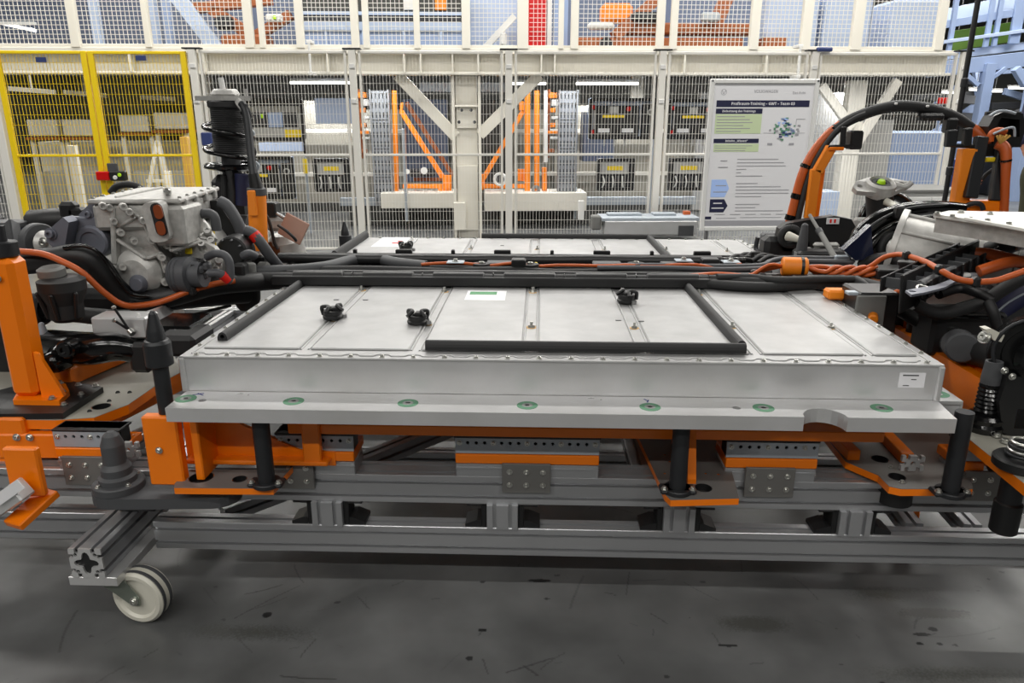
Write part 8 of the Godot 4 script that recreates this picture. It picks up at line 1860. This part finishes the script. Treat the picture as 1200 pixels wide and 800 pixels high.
	part_tube(t, "lead_tip", M.skin, [Vector3(1.7715,0.9928,-1.53),Vector3(1.7671,0.9713,-1.54)], 0.01, 6, 1)
	# tall black pole leaning from nothing but standing behind the arch
	t = thing("black_pole", "tall thin black pole standing behind the right end of the cable arch", "pole", Vector3(3.9828,0,-6.0266) * Vector3(1, 0, 1))
	var a := Vector3(2.4136,1.1727,-3)
	part_cyl(t, "tube", M.black_plastic, Vector3(a.x, 0.0, -3.0), Vector3(a.x, 2.4, -3.0), 0.0145, -1, 14)
	part_cyl(t, "base", M.black_plastic, Vector3(a.x, 0, -3.0), Vector3(a.x, 0.02, -3.0), 0.2, -1, 28, 0.004)
	for y: float in [0.9, 1.4]: part_cyl(t, "clamp", M.blackened_steel, Vector3(a.x, y, -3.0), Vector3(a.x, y + 0.05, -3.0), 0.019, -1, 14, 0.004)

func extras():
	worker()
	for k: int in 2:
		var a: Vector3 = [Vector3(-1.8473,1.9066,-0.85), Vector3(2.8539,1.8857,-0.85)][k]
		var c: Vector3 = [Vector3(-1.8533,1.627,-0.85), Vector3(2.8606,1.6057,-0.85)][k]
		var r := thing("white_rod", ["thin white rod with end caps hanging on the beam above the switch panel", "thin white rod hanging on the beam above the poster's right corner"][k], "rod", c, "white rods on the beam", true)
		part_cyl(r, "rod", M.white_paint, a, c, 0.012, -1, 10)
		for e: Vector3 in [a, c]: part_box(r, "end_cap", M.white_paint, e + Vector3(0, 0, -0.06), Vector3(0.05, 0.03, 0.14), 0.004)
	for k: int in 2:
		var p: Vector3 = [Vector3(-2.581,1.0506,0.04), Vector3(2.7038,1.7844,0.03)][k]
		var lk := Mb.new(); lk.box(p, [Vector3(0.09, 0.11, 0.05), Vector3(0.13, 0.035, 0.05)][k], 0.008)
		solo("blue_lock", lk, M.deep_blue, ["small blue lock box on the fence post right of the yellow gate", "dark blue clip on top of the fence post right of the poster"][k], "lock", p - Vector3(0, 0.05, 0), "", true)
	for k: int in 2:
		var p: Vector3 = [Vector3(-2.1293,0.7203,-1.55), Vector3(1.6373,1.2207,-1.55)][k]
		var tg := Mb.new(); tg.box(p, Vector3(0.05, 0.16, 0.01), 0.002); 
		var sg := solo("yellow_sign", tg, M.yellow_tag, ["narrow yellow sign on a slim post between two low control boxes", "narrow yellow sign on a slim post right of the large black control box"][k], "sign", p * Vector3(1, 0, 1), "", true)
		part_box(sg, "slim_post", M.galvanised, p * Vector3(1, 0.5, 1) + Vector3(0, 0.05, -0.015), Vector3(0.02, p.y + 0.1, 0.02))
	# orange chain block glimpsed below the right plate, and rear bits under the trolley
	var t := thing("orange_fitting", "small orange cast fitting seen under the right support plate", "fitting", Vector3(1.0925,0.0742,-0.4))
	part_box(t, "body", M.orange, Vector3(1.0895,0.0771,-0.4), Vector3(0.05, 0.08, 0.04), 0.012)
	part_box(t, "side_lug", M.orange, Vector3(1.111,0.0863,-0.4), Vector3(0.015, 0.07, 0.03), 0.006)
	for k: int in 3: part_cyl(t, "hole", M.tray_dark, Vector3(1.0759,0.0936,-0.376) + Vector3(0, 0.02 * (k - 1), 0), Vector3(1.0748,0.0948,-0.374) + Vector3(0, 0.02 * (k - 1), 0), 0.006, -1, 10)

# a person standing at the right edge, mostly outside the frame
func worker():
	var t := thing("person", "person in olive trousers with bare forearm hanging, cut off by the right edge", "person", Vector3(2.75, 0, -2.5))
	var bx := 2.75
	var z := -2.5
	var J := {"pel": [Vector3(bx, 0.96, z), 0.15], "chest": [Vector3(bx + 0.01, 1.28, z), 0.155], "neck": [Vector3(bx, 1.50, z), 0.06], "head": [Vector3(bx, 1.66, z + 0.02), 0.1], "sl": [Vector3(bx - 0.19, 1.42, z), 0.06], "sr": [Vector3(bx + 0.19, 1.42, z), 0.06], "el": [Vector3(bx - 0.245, 1.13, z + 0.03), 0.045], "er": [Vector3(bx + 0.25, 1.13, z), 0.045], "wl": [Vector3(bx - 0.19, 0.90, z + 0.14), 0.03], "wr": [Vector3(bx + 0.2, 0.9, z + 0.12), 0.03], "hl": [Vector3(bx - 0.09, 0.93, z), 0.095], "hr": [Vector3(bx + 0.09, 0.93, z), 0.095], "kl": [Vector3(bx - 0.1, 0.5, z + 0.02), 0.065], "kr": [Vector3(bx + 0.1, 0.5, z + 0.02), 0.065], "al": [Vector3(bx - 0.1, 0.09, z), 0.045], "ar": [Vector3(bx + 0.1, 0.09, z), 0.045], "tl": [Vector3(bx - 0.11, 0.05, z + 0.16), 0.04], "tr": [Vector3(bx + 0.11, 0.05, z + 0.16), 0.04]}
	var skin := blob(J, [["neck", "head"], ["el", "wl"], ["er", "wr"], ["neck", "neck"]], 0.02, 0.016)
	obj("body", skin, M.skin, t)
	obj("trousers", blob(J, [["pel", "hl"], ["pel", "hr"], ["hl", "kl"], ["hr", "kr"], ["kl", "al"], ["kr", "ar"]], 0.04, 0.024, 0.012), M.olive, t)
	obj("shirt", blob(J, [["pel", "chest"], ["chest", "sl"], ["chest", "sr"], ["sl", "el"], ["sr", "er"], ["chest", "neck"]], 0.05, 0.024, 0.012), M.navy, t)
	obj("shoe", blob(J, [["al", "tl"]], 0.02, 0.016, 0.008), M.tray_dark, t)
	obj("shoe", blob(J, [["ar", "tr"]], 0.02, 0.016, 0.008), M.tray_dark, t)
	var hb := Mb.new(); hb.lathe(J.head[0] + Vector3(0, 0.0, -0.02), Vector3(0, 1, -0.25), [[0.105, 0], [0.108, 0.05], [0.085, 0.09], [0.04, 0.115], [0, 0.12]], 20); obj("hair", hb, M.tray_dark, t)
	for s: float in [-1.0, 1.0]:
		var w: Vector3 = J.wl[0] if s < 0 else J.wr[0]
		var hbx := Mb.new()
		var dn := Vector3(0.1 * -s, -0.9, 0.35).normalized()
		hbx.tube([w, w + dn * 0.05, w + dn * 0.095], [0.026, 0.036, 0.03], 10, 3, 0.6)
		for i in 4: hbx.tube([w + dn * 0.085 + Vector3(0, 0, (i - 1.5) * 0.018), w + dn * 0.13 + Vector3(0.01 * -s, 0, (i - 1.5) * 0.019), w + dn * [0.155, 0.168, 0.162, 0.145][i] + Vector3(0.03 * -s, 0, (i - 1.5) * 0.018)], [0.0095, 0.009, 0.007], 8, 3)
		hbx.tube([w + dn * 0.03 + Vector3(0, 0, 0.025), w + dn * 0.065 + Vector3(0, 0, 0.048), w + dn * 0.1 + Vector3(0.01 * -s, 0, 0.05)], [0.012, 0.011, 0.008], 8, 3)
		obj("hand", hbx, M.skin, t)

# one continuous skin over tapered capsules: surface nets on a grid
func blob(J: Dictionary, bones: Array, k: float, cell: float, grow := 0.0) -> Mb:
	var lo := Vector3(1e9, 1e9, 1e9)
	var hi := -lo
	for bn in bones:
		for e in bn:
			var r: float = J[e][1] + grow + cell * 2.0
			lo = lo.min(J[e][0] - Vector3(r, r, r)); hi = hi.max(J[e][0] + Vector3(r, r, r))
	var n := Vector3i(((hi - lo) / cell).ceil()) + Vector3i.ONE
	var val := PackedFloat32Array(); val.resize(n.x * n.y * n.z)
	for iz in n.z:
		for iy in n.y:
			for ix in n.x:
				var p := lo + Vector3(ix, iy, iz) * cell
				var acc := 0.0
				for bn in bones:
					var a: Vector3 = J[bn[0]][0]
					var c: Vector3 = J[bn[1]][0]
					var ra: float = J[bn[0]][1] + grow
					var rb: float = J[bn[1]][1] + grow
					var d := c - a
					var u := clampf((p - a).dot(d) / maxf(d.length_squared(), 1e-9), 0.0, 1.0)
					acc += exp(-((p - a - d * u).length() - lerpf(ra, rb, u)) / (k * 0.35))
				val[(iz * n.y + iy) * n.x + ix] = -log(maxf(acc, 1e-30)) * k * 0.35
	var mb := Mb.new()
	var vert := {}
	var dirs := [1, n.x, n.x * n.y]
	var grad := func(p: Vector3i) -> Vector3:
		var i := (p.z * n.y + p.y) * n.x + p.x
		return Vector3(val[i + 1] - val[i], val[i + n.x] - val[i], val[i + n.x * n.y] - val[i]).normalized()
	for iz in n.z - 1:
		for iy in n.y - 1:
			for ix in n.x - 1:
				var i := (iz * n.y + iy) * n.x + ix
				var sum := Vector3.ZERO
				var cnt := 0
				for e in 12:
					var ax := e / 4
					var o := Vector3i.ZERO
					o[(ax + 1) % 3] = e & 1; o[(ax + 2) % 3] = (e >> 1) & 1
					var i0: int = i + o.x + o.y * n.x + o.z * n.x * n.y
					var i1: int = i0 + dirs[ax]
					if (val[i0] < 0.0) != (val[i1] < 0.0):
						var p := Vector3(o); p[ax] += val[i0] / (val[i0] - val[i1])
						sum += p; cnt += 1
				if cnt > 0: vert[i] = [lo + (Vector3(ix, iy, iz) + sum / cnt) * cell, grad.call(Vector3i(ix, iy, iz))]
	for iz in range(1, n.z - 1):
		for iy in range(1, n.y - 1):
			for ix in range(1, n.x - 1):
				var i := (iz * n.y + iy) * n.x + ix
				for ax in 3:
					if (val[i] < 0.0) == (val[i + dirs[ax]] < 0.0): continue
					var du: int = dirs[(ax + 1) % 3]
					var dv: int = dirs[(ax + 2) % 3]
					if not (vert.has(i) and vert.has(i - du) and vert.has(i - du - dv) and vert.has(i - dv)): continue
					var q := [vert[i], vert[i - du], vert[i - du - dv], vert[i - dv]]
					mb.tri(q[0][0], q[1][0], q[2][0], q[0][1], q[1][1], q[2][1])
					mb.tri(q[0][0], q[2][0], q[3][0], q[0][1], q[2][1], q[3][1])
	return mb
